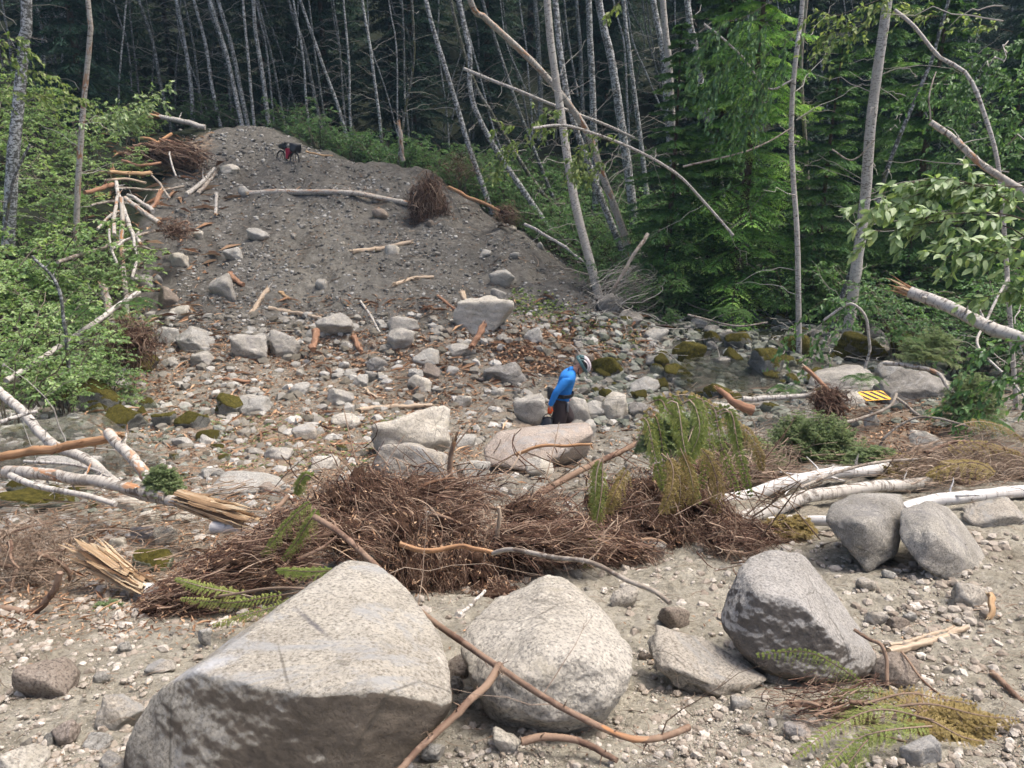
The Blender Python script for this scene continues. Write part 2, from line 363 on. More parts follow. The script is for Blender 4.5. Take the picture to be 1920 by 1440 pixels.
M['alder'] = m_bark('mottled_alder_bark', (.64, .66, .66), (.07, .07, .06), .6, 0, .0, .5)
M['alder_dark'] = m_bark('grey_alder_bark', (.42, .44, .44), (.05, .055, .05), .7, 0, .25, .5)
M['alder_moss'] = m_bark('mossy_alder_bark', (.45, .46, .45), (.05, .05, .04), .8, 0, .6, .6)
M['deadwood'] = m_bark('grey_dead_wood', (.42, .38, .33), (.13, .10, .08), .5, 0, 0, .2)
M['brownbark'] = m_bark('reddish_brown_bark', (.30, .205, .15), (.11, .065, .048), .5, .25, 0, .15)
M['conifer_bark'] = m_bark('dark_conifer_bark', (.13, .09, .065), (.04, .03, .025), .5)
def m_wood(name, a, b, c):
    k = NB(name); tc = k.attr('tc').outputs['Vector']; v = k.math('MULTIPLY', k.attr('var').outputs['Fac'], .6)
    w = k.noise(k.map(tc, (2.5, 75, 75)), 1.0, 6, .7, .3); w2 = k.noise(k.map(tc, (1.2, 16, 16)), 1.0, 4, .6)
    f = k.math('ADD', k.math('ADD', k.math('MULTIPLY', w, .65), k.math('MULTIPLY', w2, .35)), k.math('SUBTRACT', v, .32))
    k.col(k.ramp(f, [(.3, a), (.5, b), (.7, c)])); k.rough(.85, .15); k.bump(w, .8, .008); return k.m
M['split'] = m_wood('split_yellow_wood', (.15, .09, .05), (.42, .28, .16), (.62, .50, .33))
M['orange'] = m_wood('torn_orange_wood', (.16, .08, .045), (.38, .22, .12), (.52, .38, .24))
M['redwood'] = m_wood('red_brown_wood', (.12, .06, .04), (.29, .165, .105), (.42, .28, .19))
M['palewood'] = m_wood('weathered_pale_wood', (.24, .18, .12), (.44, .35, .26), (.58, .49, .38))
def m_roots(name, a, b, c):
    k = NB(name); v = k.attr('var').outputs['Fac']; n = k.noise(k.coord(), 14, 4)
    f = k.math('ADD', k.math('MULTIPLY', v, .75), k.math('MULTIPLY', n, .35)); k.col(k.ramp(f, [(.2, a), (.6, b), (1.0, c)])); k.rough(.9, .1); return k.m
M['roots'] = m_roots('reddish_root', (.035, .02, .016), (.135, .078, .057), (.46, .35, .26))
M['twig'] = m_roots('dry_twig', (.12, .085, .06), (.26, .19, .14), (.45, .37, .29))
M['greytwig'] = m_roots('grey_twig', (.16, .15, .13), (.33, .31, .28), (.52, .50, .46))
M['darktwig'] = m_roots('dark_twig', (.05, .04, .03), (.12, .10, .075), (.24, .21, .17))
M['chips'] = m_roots('wood_chip', (.13, .07, .045), (.34, .21, .13), (.58, .42, .28))
def m_leaf(name, a, b, c, tr=.35, gloss=.35):
    k = NB(name); v = k.attr('var').outputs['Fac']; n = k.noise(k.coord(), .9, 3); f = k.math('ADD', k.math('MULTIPLY', v, .8), k.math('MULTIPLY', k.math('SUBTRACT', n, .4), .9))
    col = k.ramp(f, [(.05, a), (.5, b), (.95, c)]); k.col(col); k.rough(.5, gloss)
    tl = k.n('BsdfTranslucent'); k.put(tl.inputs[0], k.mix(1.0, col, (1.25, 1.35, .7), 'MULTIPLY')); mx = k.n('MixShader'); mx.inputs[0].default_value = tr
    k.t.links.new(k.b.outputs[0], mx.inputs[1]); k.t.links.new(tl.outputs[0], mx.inputs[2]); k.t.links.new(mx.outputs[0], k.out.inputs[0]); return k.m
M['leaf_left'] = m_leaf('fresh_green_leaf', (.10, .175, .075), (.23, .345, .145), (.46, .56, .27), .4)
M['leaf_shrub'] = m_leaf('shrub_leaf', (.05, .115, .048), (.115, .22, .085), (.21, .34, .13), .36)
M['leaf_dark'] = m_leaf('forest_leaf', (.04, .10, .05), (.10, .20, .085), (.19, .31, .12), .34)
M['leaf_near'] = m_leaf('large_pale_leaf', (.12, .20, .085), (.26, .36, .17), (.42, .50, .26), .35, .6)
M['leaf_yellow'] = m_leaf('yellow_green_leaf', (.10, .16, .05), (.20, .28, .10), (.34, .38, .16), .4)
M['hemlock'] = m_leaf('hemlock_needles', (.035, .10, .032), (.17, .34, .085), (.50, .68, .19), .32, .2)
M['hemlock_dark'] = m_leaf('shaded_hemlock_needles', (.025, .07, .03), (.085, .18, .06), (.24, .38, .11), .28, .2)  # darker copy of the hemlock needles, forest shade put into the colour
M['conifer'] = m_leaf('dark_conifer_needles', (.012, .034, .026), (.028, .066, .045), (.055, .11, .065), .18, .2)
M['cedar'] = m_leaf('cedar_frond', (.11, .15, .04), (.24, .29, .085), (.42, .41, .16), .38, .2)
M['cedar_dry'] = m_leaf('dry_cedar_frond', (.16, .11, .04), (.30, .23, .09), (.42, .33, .15), .3, .2)
M['fir_cut'] = m_leaf('grey_green_foliage', (.09, .13, .065), (.19, .25, .12), (.33, .35, .18), .35, .2)
M['fern'] = m_leaf('fern_frond', (.03, .08, .02), (.07, .15, .04), (.13, .22, .06), .3, .2)

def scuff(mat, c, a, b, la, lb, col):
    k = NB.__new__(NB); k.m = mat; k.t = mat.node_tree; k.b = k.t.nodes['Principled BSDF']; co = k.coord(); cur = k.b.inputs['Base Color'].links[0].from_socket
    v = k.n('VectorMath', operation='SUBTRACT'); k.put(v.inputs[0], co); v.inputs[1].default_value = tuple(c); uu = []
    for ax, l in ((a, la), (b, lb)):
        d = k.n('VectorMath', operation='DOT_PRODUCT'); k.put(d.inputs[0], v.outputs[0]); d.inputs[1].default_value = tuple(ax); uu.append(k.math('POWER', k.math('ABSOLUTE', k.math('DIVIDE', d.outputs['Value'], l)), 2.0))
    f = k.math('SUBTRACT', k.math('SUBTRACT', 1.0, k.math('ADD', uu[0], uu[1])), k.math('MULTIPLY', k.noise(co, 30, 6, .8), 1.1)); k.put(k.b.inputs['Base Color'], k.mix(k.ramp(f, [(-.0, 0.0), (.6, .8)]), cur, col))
# ground
k = NB('soil_and_dust'); co = k.coord(); z = k.attr('zone').outputs['Vector']; sp = k.n('SeparateXYZ', i_0=z)
n1 = k.noise(co, .7, 7, .65, .5); n2 = k.noise(co, 5.5, 8, .7); n3 = k.noise(co, 38, 6, .72); n4 = k.noise(co, 170, 4, .7); n5 = k.noise(co, 16, 7, .75)
dust = k.ramp(n2, [(.3, (.235, .215, .17)), (.5, (.33, .307, .25)), (.7, (.41, .385, .325))])
dirt = k.ramp(n2, [(.3, (.06, .057, .051)), (.5, (.108, .103, .093)), (.72, (.175, .168, .154))])
litter = k.ramp(n5, [(.28, (.09, .062, .044)), (.5, (.22, .17, .125)), (.72, (.36, .30, .23))])
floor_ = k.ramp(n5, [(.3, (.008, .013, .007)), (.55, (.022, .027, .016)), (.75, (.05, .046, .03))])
c1 = k.mix(sp.outputs[0], dirt, dust)
c1 = k.mix(k.ramp(k.math('ADD', sp.outputs[1], k.math('SUBTRACT', k.noise(co, 1.6, 6, .7), .5)), [(.35, 0.0), (.6, .85)]), c1, litter)
c1 = k.mix(k.ramp(n3, [(.36, .75), (.48, 0.0)]), c1, k.mix(1.0, c1, (.42, .40, .38), 'MULTIPLY'))
c1 = k.mix(k.ramp(n3, [(.57, 0.0), (.68, .7)]), c1, k.mix(1.0, c1, (1.5, 1.5, 1.5), 'MULTIPLY'))
c1 = k.mix(k.ramp(n4, [(.56, 0.0), (.66, .6)]), c1, k.mix(1.0, c1, (1.45, 1.45, 1.45), 'MULTIPLY'))
big = k.noise(k.map(co, (1, .5, 1)), .9, 6, .7, .8); c1 = k.mix(k.ramp(big, [(.36, .55), (.5, 0.0)]), c1, k.mix(1.0, c1, (.52, .47, .42), 'MULTIPLY')); c1 = k.mix(k.ramp(big, [(.54, 0.0), (.68, .45)]), c1, k.mix(1.0, c1, (1.25, 1.24, 1.2), 'MULTIPLY'))
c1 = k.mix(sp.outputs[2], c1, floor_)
k.col(c1); k.rough(.95, .1); h = k.bump(n2, .8, .05); h = k.bump(n5, .8, .025, h); h = k.bump(n3, .9, .012, h); k.bump(n4, .6, .004, h); M['soil'] = k.m

# ------------------------------------------------------------------ ground sheet
def zones(P):
    px, py = proj(P); D = P[..., 1]
    n = vnoise(P * np.array([.5, .5, 0]) + 3, 21) * .5
    near = np.maximum(np.clip((9.0 - D) / 4 + n, 0, 1) * .9, np.clip((21 - D) / 4 + n * 1.5, 0, 1) * .38) + .06 * np.clip(1 - D / 60, 0, 1)
    stripe = np.clip(1 - np.abs(px - 560 - (700 - py) * .18) / 150, 0, 1) * np.clip((py - 300) / 200, 0, 1) * (D > 12); near = np.maximum(near, .28 * stripe)
    sm = lambda a, b, v: np.clip((v - a) / (b - a), 0, 1)
    lit = sm(560, 640, py) * sm(1010, 900, py) * sm(150, 300, px) * sm(1250, 1100, px) * .42 * (D > 4)
    lit = np.maximum(lit, .75 * sm(740, 790, py) * sm(960, 900, py) * sm(250, 350, px) * sm(720, 640, px))
    lit = np.maximum(lit, .85 * np.clip(1 - ((px - 1060) / 150) ** 2 - ((py - 650) / 45) ** 2, 0, 1) ** .5)
    lit = np.maximum(lit, .8 * np.clip(1 - ((px - 1680) / 160) ** 2 - ((py - 800) / 60) ** 2, 0, 1) ** .5)
    lit = np.maximum(lit, .8 * np.clip(1 - ((px - 300) / 120) ** 2 - ((py - 270) / 60) ** 2, 0, 1) ** .5)
    lit = np.maximum(lit, .55 * sm(1170, 1120, py) * sm(920, 1000, py) * sm(700, 500, px))
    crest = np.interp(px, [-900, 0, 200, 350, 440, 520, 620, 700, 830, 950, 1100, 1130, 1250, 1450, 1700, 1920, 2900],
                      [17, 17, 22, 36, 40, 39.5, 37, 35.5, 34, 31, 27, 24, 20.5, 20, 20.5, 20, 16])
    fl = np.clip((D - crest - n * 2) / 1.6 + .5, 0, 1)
    return np.stack([near, lit, fl], -1)
def build_ground():
    ys = np.concatenate([np.linspace(-8, 1.55, 40), np.exp(np.linspace(math.log(1.6), math.log(119), 820))])
    ss = np.concatenate([np.linspace(-2.6, -.95, 50)[:-1], np.linspace(-.95, .95, 740), np.linspace(.95, 2.6, 50)[1:]])
    Y = np.repeat(ys[:, None], len(ss), 1); X = ss[None] * np.maximum(Y, 2.0); Z = gz(X, Y); P = np.stack([X, Y, Z], -1)
    Q = P * np.array([1, 1, 0]); k1 = np.clip(Y / 6, .35, 1.6)
    Z = Z + .035 * k1 * fbm(Q * 5, 4, 41) + .040 * k1 * np.abs(fbm(Q * 10, 4, 43)) + .012 * fbm(Q * 34, 2, 44); P[..., 2] = Z - .008
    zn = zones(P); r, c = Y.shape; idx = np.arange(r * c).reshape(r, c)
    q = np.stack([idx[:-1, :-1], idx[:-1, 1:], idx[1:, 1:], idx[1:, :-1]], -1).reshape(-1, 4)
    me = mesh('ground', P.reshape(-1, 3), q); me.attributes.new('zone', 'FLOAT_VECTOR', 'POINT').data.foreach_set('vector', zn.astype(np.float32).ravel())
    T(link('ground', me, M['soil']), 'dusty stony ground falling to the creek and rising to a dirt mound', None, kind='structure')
build_ground()

# ------------------------------------------------------------------ water
k = NB('clear_creek_water'); k.col((.86, .95, .91)); k.b.inputs['Transmission Weight'].default_value = 1.0; k.b.inputs['Alpha'].default_value = .55; k.b.inputs['IOR'].default_value = 1.33; k.rough(.06, .5)
k.bump(k.noise(k.coord(), 6, 4), .3, .02); M['water'] = k.m
def pool(name, outline, label, dz):
    P = [hit1(px, py) for px, py in outline]; z = np.median([p[2] for p in P]) + dz
    n = len(P); c = np.mean(P, axis=0); rings = [1.0, .8, .6, .4, .2]; V = []
    for r in rings:
        for i in range(n):
            q = c + (np.array(P[i]) - c) * r; V.append((q[0], q[1], z))
    V.append((c[0], c[1], z)); q = [(a * n + i, a * n + (i + 1) % n, (a + 1) * n + (i + 1) % n, (a + 1) * n + i) for a in range(4) for i in range(n)]
    t = [(4 * n + i, 4 * n + (i + 1) % n, 5 * n) for i in range(n)]
    T(link(name, mesh(name, V, q, t), M['water']), label, None, kind='structure')
pool('creek_water', [(1260, 745), (1330, 760), (1420, 745), (1520, 735), (1600, 700), (1540, 680), (1440, 670), (1340, 680), (1280, 700)], 'shallow clear creek water between grey stones', .06)
pool('water_pool', [(-60, 960), (80, 965), (210, 945), (340, 910), (300, 870), (200, 850), (90, 840), (-60, 850)], 'shallow clear water over green stones behind the fallen logs', .05)
# ------------------------------------------------------------------ boulders
def flatrock(name, V, F, mat, center, smooth=True):
    return link(name, mesh(name, V, None, F, smooth), mat, None, center)
def hero(pts, seed, mat, label, rough=.03, p=22, l=6, moss=False):
    V, F, c = hull_rock([pt(*q) for q in pts], seed, l, p, rough)
    return T(flatrock('boulder', V, F, M[mat], c), label, 'boulder', 'large boulders in the foreground')
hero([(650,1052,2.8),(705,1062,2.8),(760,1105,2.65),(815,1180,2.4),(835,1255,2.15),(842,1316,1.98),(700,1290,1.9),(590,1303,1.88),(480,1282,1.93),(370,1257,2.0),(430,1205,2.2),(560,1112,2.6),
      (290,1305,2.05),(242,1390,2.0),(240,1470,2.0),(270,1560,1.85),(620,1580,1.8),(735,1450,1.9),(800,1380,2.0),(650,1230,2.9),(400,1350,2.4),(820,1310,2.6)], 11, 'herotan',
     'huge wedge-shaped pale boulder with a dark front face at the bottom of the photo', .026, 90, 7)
_o = [q for q in bpy.data.objects if q.get('category') == 'boulder'][0]; _c = np.array(_o.location[:])
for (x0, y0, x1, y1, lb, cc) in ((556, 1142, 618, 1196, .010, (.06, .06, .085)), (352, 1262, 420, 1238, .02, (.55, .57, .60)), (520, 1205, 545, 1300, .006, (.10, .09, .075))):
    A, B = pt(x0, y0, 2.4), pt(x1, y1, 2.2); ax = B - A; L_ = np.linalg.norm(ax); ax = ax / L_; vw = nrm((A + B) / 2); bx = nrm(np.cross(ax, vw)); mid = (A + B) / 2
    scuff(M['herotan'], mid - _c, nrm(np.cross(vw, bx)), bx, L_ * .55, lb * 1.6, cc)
hero([(1020,1078,2.95),(1062,1085,2.95),(1118,1135,2.8),(1187,1215,2.5),(1190,1262,2.35),(1130,1335,2.2),(1040,1360,2.15),(935,1340,2.2),(880,1275,2.35),(868,1190,2.6),(925,1125,2.85),
      (1000,1200,2.36),(1100,1230,2.27),(960,1270,2.2),(950,1400,2.5),(1100,1400,2.5),(1000,1200,3.2),(1130,1180,3.0)], 23, 'pale',
     'large rounded pale boulder with a hollow on its face, behind the crossed branches', .055, 34, 7)
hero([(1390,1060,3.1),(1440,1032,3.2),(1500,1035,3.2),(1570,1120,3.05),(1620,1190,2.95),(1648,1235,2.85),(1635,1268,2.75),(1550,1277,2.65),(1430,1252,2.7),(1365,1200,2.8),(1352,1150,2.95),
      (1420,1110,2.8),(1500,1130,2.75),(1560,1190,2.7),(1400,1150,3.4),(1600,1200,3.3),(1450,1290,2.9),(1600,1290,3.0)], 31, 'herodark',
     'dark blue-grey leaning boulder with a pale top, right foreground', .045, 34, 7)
hero([(1560,945,4.9),(1600,925,5.1),(1690,925,5.1),(1695,960,4.8),(1680,1040,4.5),(1625,1074,4.4),(1580,1020,4.5),(1542,975,4.7),(1620,980,4.4),(1620,1000,5.4),(1690,1000,5.3)], 43, 'speck',
     'blocky flat-topped grey boulder, left one of the touching pair below the white logs', .05, 34, 6)
hero([(1690,955,4.7),(1735,938,4.8),(1780,950,4.9),(1820,1000,4.8),(1852,1050,4.7),(1855,1082,4.5),(1795,1099,4.2),(1730,1068,4.2),(1685,1010,4.4),(1750,1000,4.25),(1800,1040,4.25),(1780,1020,5.2),(1850,1070,5.0)], 47, 'speck',
     'egg-shaped grey boulder, right one of the touching pair below the white logs', .045, 28, 6)
RD = {}
T(hero([(905,842,9.9),(935,808,10.3),(1000,799,10.7),(1060,795,10.8),(1100,791,10.8),(1112,812,10.5),(1075,838,10.1),(1040,860,9.7),(985,882,9.3),(915,872,9.4),(1000,830,9.6),(1000,900,10.6),(1100,860,10.9)], 59, 'pink', 'broad pinkish boulder in front of the person', .04, 30, 6), 'broad pinkish boulder in front of the person', 'boulder', 'rocks in the gully')
def rock(cx, cy, w, h, mat, label, seed=None, l=4, depth=.8, sink=.12, p=24, D=None, name='boulder', group=None, rough=.085, np_=13):
    """a stone whose outline is w x h pixels around (cx, cy), standing on the ground there"""
    if D is None: D = float(hit1(cx, cy + h * .36)[1])
    W = w * D / FPX / .95; hw = W / 2; dw = hw * depth; Dc = D + dw * .55
    P = pt(cx, cy, Dc); hh = h * Dc / FPX / .95 / 2 * (1 + sink)
    P[2] -= hh * sink
    seed = int(cx * 13 + cy * 7) if seed is None else seed
    V, F = rock_verts(seed, (hw * Dc / D, dw, hh), l, np_, p, rough)
    a = (seed % 17 - 8) * .03; V = V @ np.array([[math.cos(a), 0, math.sin(a)], [0, 1, 0], [-math.sin(a), 0, math.cos(a)]])
    o = flatrock(name, V, F, M[mat], P); RD[label] = o
    return T(o, label, 'stone' if name == 'stone' else 'boulder', group)
G1 = 'stones in the dusty foreground'; G2 = 'boulders at the foot of the dirt slope'; G3 = 'boulders in the creek bed'
G4 = 'boulders on the dirt slope'; G5 = 'rocks in the gully'
ROCKS = [
 # foreground
 (1320,1262,240,95,'tan','low tan boulder half buried left of the dark leaning boulder',G1,5),
 (1466,1270,86,38,'bluegrey','flat dark stone under the dark leaning boulder',G1,4),
 (1680,1258,120,80,'brown','dusty brown rock touching the right tip of the dark leaning boulder',G1,4),
 (88,1272,118,82,'brown','angular slab with a dark sloping side near the left edge',G1,4),
 (228,1340,98,66,'tan','blunt tan block left of the huge wedge-shaped boulder',G1,4),
 (35,1425,110,62,'pale','pale stone at the bottom left corner',G1,4),
 (120,1375,70,52,'pink','pinkish stone above the pale corner stone',G1,4),
 (188,1392,60,36,'grey','flat pale grey stone at the lower left beside the huge boulder',G1,4),
 (212,1430,60,38,'speck','rounded grey stone against the huge boulder at the bottom edge',G1,4),
 (948,1390,62,50,'pale','cream angular stone left of the red-brown branch',G1,4),
 (1212,1033,72,44,'bluegrey','dark angular stone behind the drooping cedar spray',G1,4),
 (1640,1159,44,34,'tan','tan rounded stone right of the dark leaning boulder',G1,4),
 (1684,1168,46,30,'brown','brown rounded stone beside the tan one, right of the dark boulder',G1,4),
 (1705,1156,28,22,'grey','small whitish stone beside the brown rounded one',G1,3),
 (384,1194,30,42,'grey','upright whitish stone below the root bundle',G1,4),
 (1262,1156,66,58,'brown','round dusty stone right of the rounded pale boulder',G1,4),
 (1170,1122,60,46,'tan','dusty angular stone between the pale boulder and round dusty stone',G1,4),
 (855,1252,60,54,'brown','brown stone wedged between the two largest pale boulders',G1,4),
 (852,1285,36,30,'bluegrey','small dark stone wedged under the rounded pale boulder',G1,4),
 (1820,1118,80,52,'tan','tan stone at the foot of the egg-shaped boulder',G1,4),
 (1625,1095,44,30,'tan','tan stone below the gap of the boulder pair',G1,4),
 (1665,1078,28,22,'grey','small grey stone below the gap of the boulder pair',G1,3),
 (305,1250,60,30,'tan','tan stone at the left flank of the huge boulder',G1,4),
 (190,1268,38,24,'grey','small grey stone between the angular slab and the huge boulder',G1,3),
 (235,1215,34,22,'grey','small whitish stone above the left flank of the huge boulder',G1,3),
 (1500,1372,70,32,'pink','pinkish low stone among twigs at the bottom right',G1,4),
 (1402,1366,34,24,'pale','white stone on the dust right of the long branch end',G1,3),
 (1720,1405,90,60,'tan','tan half-buried stone beneath the dry cedar litter',G1,4),
 (1390,1318,44,30,'tan','small tan stone below the low tan boulder',G1,3),
 (640,1425,40,34,'grey','grey stone hidden under the huge boulder',G1,3),
 (812,1410,50,44,'grey','grey stone under the right overhang of the huge boulder',G1,4),
 # gully
 (770,818,155,110,'pale','large smooth dusty boulder at the bottom of the slope, upper of two',G5,5),
 (768,868,150,96,'tan','dusty boulder with white scuff marks, lower of two beside the snag',G5,5),
 (1095,808,50,40,'grey','grey stone at the right end of the broad pinkish boulder',G5,4),
 (995,772,62,62,'speck','pointed grey rock just left of the person and bag',G5,4),
 (1080,770,50,58,'speck','grey rock directly behind the person',G5,4),
 (951,700,88,42,'bluegrey','dark lens-shaped boulder uphill left of the person',G5,5),
 (887,884,66,48,'grey','rounded grey rock right of the snag',G5,4),
 (1012,876,58,42,'pale','white pointed rock below the broad pinkish boulder',G5,4),
 (868,752,34,26,'pale','small white rock between the dusty boulder and dark lens boulder',G5,4),
 (934,735,26,18,'pale','small white rock under the dark lens boulder',G5,3),
 (868,748,1,1,None,'',None,1),
 (1153,762,56,56,'pale','whitish rounded rock right of the person',G5,4),
 (1208,724,58,28,'grey','flat grey rock uphill right of the person',G5,4),
 (1112,770,40,36,'grey','grey rock between the person and the whitish rounded rock',G5,4),
 (1200,770,44,36,'bluegrey','white-veined rock behind the green drooping cedar',G5,4),
 (1435,682,66,66,'moss','tall boulder with a yellow moss cap in the creek bed',G3,5),
 (1613,655,104,60,'mossy','brown mossy boulder behind the thin arched birch',G3,5),
 (1714,652,84,58,'mossy','bright moss-covered mound below the snapped white trunk',G3,5),
 (1722,728,142,66,'bluegrey','large dark rough boulder right of the striped sign',G3,5),
 (1575,712,140,44,'speck','long low grey boulder above the striped sign',G3,5),
 (1672,697,62,40,'grey','ribbed grey rock above the large dark rough boulder',G3,4),
 (1593,752,48,30,'pale','pale rock behind the striped sign',G3,4),
 (1740,832,70,36,'pale','pale pointed rock among the brown litter at right',G3,4),
 (1636,790,28,32,'grey','small grey rock in brown litter below the striped sign',G3,4),
 (1360,775,58,34,'speck','grey rock behind the broken brown log end',G3,4),
 (1140,692,58,50,'mossy','rounded brown mossy rock right of the helmet',G3,4),
 (1095,678,40,36,'brown','brown rock directly behind the helmet',G3,4),
 (1145,572,54,44,'bluegrey','dark slanted slab at the right foot of the mound',G3,4),
 (1180,598,50,32,'bluegrey','dark low slab below the slanted slab',G3,4),
 (1000,632,34,32,'grey','round whitish stone in bark litter',G2,4),
 (1230,628,46,30,'grey','pale grey rock at the upper end of the creek bed',G3,4),
 (1310,606,28,20,'grey','small pale rock under the hanging hemlock boughs',G3,4),
 (1290,660,60,40,'mossy','brown mossy boulder at the head of the creek water',G3,4),
 (1345,735,56,34,'moss','mossy rock at the near edge of the creek water',G3,4),
 (1270,700,58,36,'moss','mossy rock at the left edge of the creek water',G3,4),
 (1500,650,64,44,'mossy','dark mossy boulder under the hemlock, left of the arched birch',G3,4),
 (1530,705,50,30,'creek','greenish boulder at the right end of the creek water',G3,4),
 (1385,640,50,34,'moss','small mossy boulder left of the tall moss-capped boulder',G3,4),
 (640,745,54,30,'speck','half-buried grey rock left of the dusty boulders',G5,4),
 (560,730,46,26,'grey','low grey rock in the bark litter below the row of boulders',G5,4),
 (650,790,56,34,'pale','pale rock at the left foot of the large dusty boulder',G5,4),
 (520,850,60,30,'speck','flat rock in the leaf litter above the long flat slab',G5,4),
 (610,870,52,34,'pale','pale rock between the tan block and the root mass',G5,4),
 # foot of slope
 (909,594,114,72,'pale','biggest pale boulder on the slope with a cracked face',G4,5),
 (942,523,46,34,'grey','flat grey boulder high above the biggest slope boulder',G4,4),
 (934,552,30,26,'speck','small round boulder resting above the biggest slope boulder',G4,4),
 (628,612,70,50,'speck','egg-shaped boulder lying alone on the mid slope',G4,5),
 (757,609,60,36,'speck','wide boulder stacked above a rounder one on the mid slope',G4,4),
 (750,638,52,42,'speck','round boulder tucked under the wide one on the mid slope',G4,4),
 (799,672,50,32,'grey','grey boulder between the mid-slope pair and the white boulder',G4,4),
 (807,697,38,32,'brown','brownish angular boulder above the white boulder',G4,4),
 (785,719,50,34,'pale','white boulder left of the dark lens boulder',G4,4),
 (856,656,62,24,'speck','low knobbly boulder below the biggest slope boulder',G4,4),
 (780,700,28,20,'grey','grey stone left of the brownish angular boulder',G4,4),
 (708,684,42,28,'bluegrey','dark broken rock left of the grey boulder on the lower slope',G4,4),
 (675,715,30,26,'grey','broken grey rock below the dark broken rock',G4,4),
 (700,706,34,22,'bluegrey','small dark rock beside broken rock on the lower slope',G4,4),
 (848,696,24,20,'grey','little grey rock left of the dark lens boulder',G4,3),
 (870,830,44,34,'grey','grey rock behind the tip of the standing snag',G5,4),
 (372,640,92,48,'grey','large smooth grey boulder at the left end of the row',G2,5),
 (314,630,46,34,'grey','pale broken boulder left of the large smooth grey boulder',G2,4),
 (472,654,66,52,'speck','round rough boulder, left of the two matching ones in the row',G2,5),
 (532,649,60,54,'speck','round rough boulder, right of the two matching ones in the row',G2,5),
 (380,673,56,28,'speck','squat boulder under the large smooth grey boulder',G2,4),
 (318,679,36,18,'speck','small low boulder at the left foot of the row',G2,4),
 (500,640,22,26,'bluegrey','dark stone between the two matching round boulders',G2,4),
 (417,539,46,46,'speck','upright blunt boulder beside a splintered stick on the left slope',G4,4),
 (267,531,50,32,'grey','rounded pale boulder beside the fallen birch poles',G4,4),
 (296,524,20,18,'grey','small stone right of the rounded pale boulder',G4,3),
 (334,488,38,28,'pale','pale boulder high on the left slope edge',G4,4),
 (485,441,38,26,'grey','grey boulder on the upper slope below the long log',G4,4),
 (438,476,34,22,'grey','small grey boulder below the upper slope boulder',G4,4),
 (342,585,42,26,'pale','split tan boulder on the left slope',G4,4),
 (315,560,40,46,'brown','brownish tilted rock behind the split tan boulder',G4,4),
 (603,534,24,22,'grey','round grey stone in the middle of the slope',G4,3),
 (735,468,26,20,'pale','pale stone lying against the split plank',G4,3),
 (430,318,30,18,'pale','pale cracked rock near the top of the mound',G4,4),
 (459,361,20,24,'grey','triangular pale stone at the left end of the long log',G4,3),
 (1066,466,44,18,'brown','flat brown rock at the right edge of the mound',G4,4),
 (712,402,30,20,'brown','cluster stone right under the long log',G4,3),
 (1013,462,14,16,'grey','small grey stone near the right edge of the mound',G4,3),
 (965,480,18,14,'grey','small stone above the flat grey boulder',G4,3),
 (910,475,22,14,'grey','small pale stone on the right part of the upper slope',G4,3),
 (372,440,18,20,'pale','small pale upright stone on the left upper slope',G4,3),
 # left gully
 (170,748,118,66,'moss','big flat-topped boulder above the left water pool',G5,5),
 (90,706,84,92,'mossy','tall moss-covered boulder under the leaning birch pole',G5,5),
 (265,680,56,42,'mossy','small yellow moss-capped boulder near the tree roots',G5,5),
 (232,788,88,56,'moss','brown mossy boulder below the big flat-topped boulder',G5,5),
 (215,690,34,34,'bluegrey','dark rock left of the yellow moss-capped boulder',G5,4),
 (432,762,60,46,'moss','rough mossy rock, left of the pair left of the plank',G5,4),
 (478,762,66,44,'grey','scuffed grey rock, right of the pair left of the plank',G5,4),
 (310,788,40,34,'moss','grey creek rock right of the brown mossy boulder',G5,4),
 (360,790,66,44,'moss','dark flat creek rock with a mossy top',G5,4),
 (572,813,48,32,'tan','tan block standing alone in the leaf litter',G5,4),
 (598,808,20,16,'grey','grey stone behind the tan block',G5,3),
 (468,910,172,40,'grey','long flat grey slab in front of the root mass',G5,5),
 (505,918,50,22,'brown','small wedge rock leaning on the long flat slab',G5,4),
 (130,872,130,44,'grey','long flat grey rock in the left water pool',G5,5),
 (80,940,140,56,'creek','broad greenish rock behind the lowest white log',G5,5),
 (236,944,70,34,'pale','white rock right of the broad greenish rock',G5,4),
 (395,888,50,26,'grey','grey rock left of the long flat slab',G5,4),
 (345,830,40,24,'grey','whitish rock in the left creek bed',G5,4),
 (390,828,36,20,'grey','bluish pale rock in the left creek bed',G5,4),
 (330,900,1,1,None,'',None,1),
 (145,795,36,26,'creek','green-grey rock at the edge of the left pool',G5,4),
 (30,812,64,34,'creek','greenish rock at the left edge beside the leaning pole',G5,4),
 (312,1005,48,46,'pale','white knobbly rock beside the splintered yellow log',G1,4),
 (270,1000,52,32,'pink','pinkish dusty rock left of the white knobbly rock',G1,4),
 (290,1050,80,50,'creek','greenish low rock behind the root bundle',G1,4),
 (222,1018,40,28,'pale','pale rock above the splintered stump',G1,4),
 (345,970,44,26,'pale','cream rock under the splintered yellow log',G1,4),
 (270,970,44,26,'pale','cream rock below the pole junction',G1,4),
 (1860,965,120,46,'tan','dusty ledge behind the right end of the lowest white log',G1,4),
]
for cx, cy, w, h, mat, lab, grp, l in ROCKS:
    if mat is None: continue
    rock(cx, cy, w, h, mat, lab, group=grp, l=l, name='boulder')

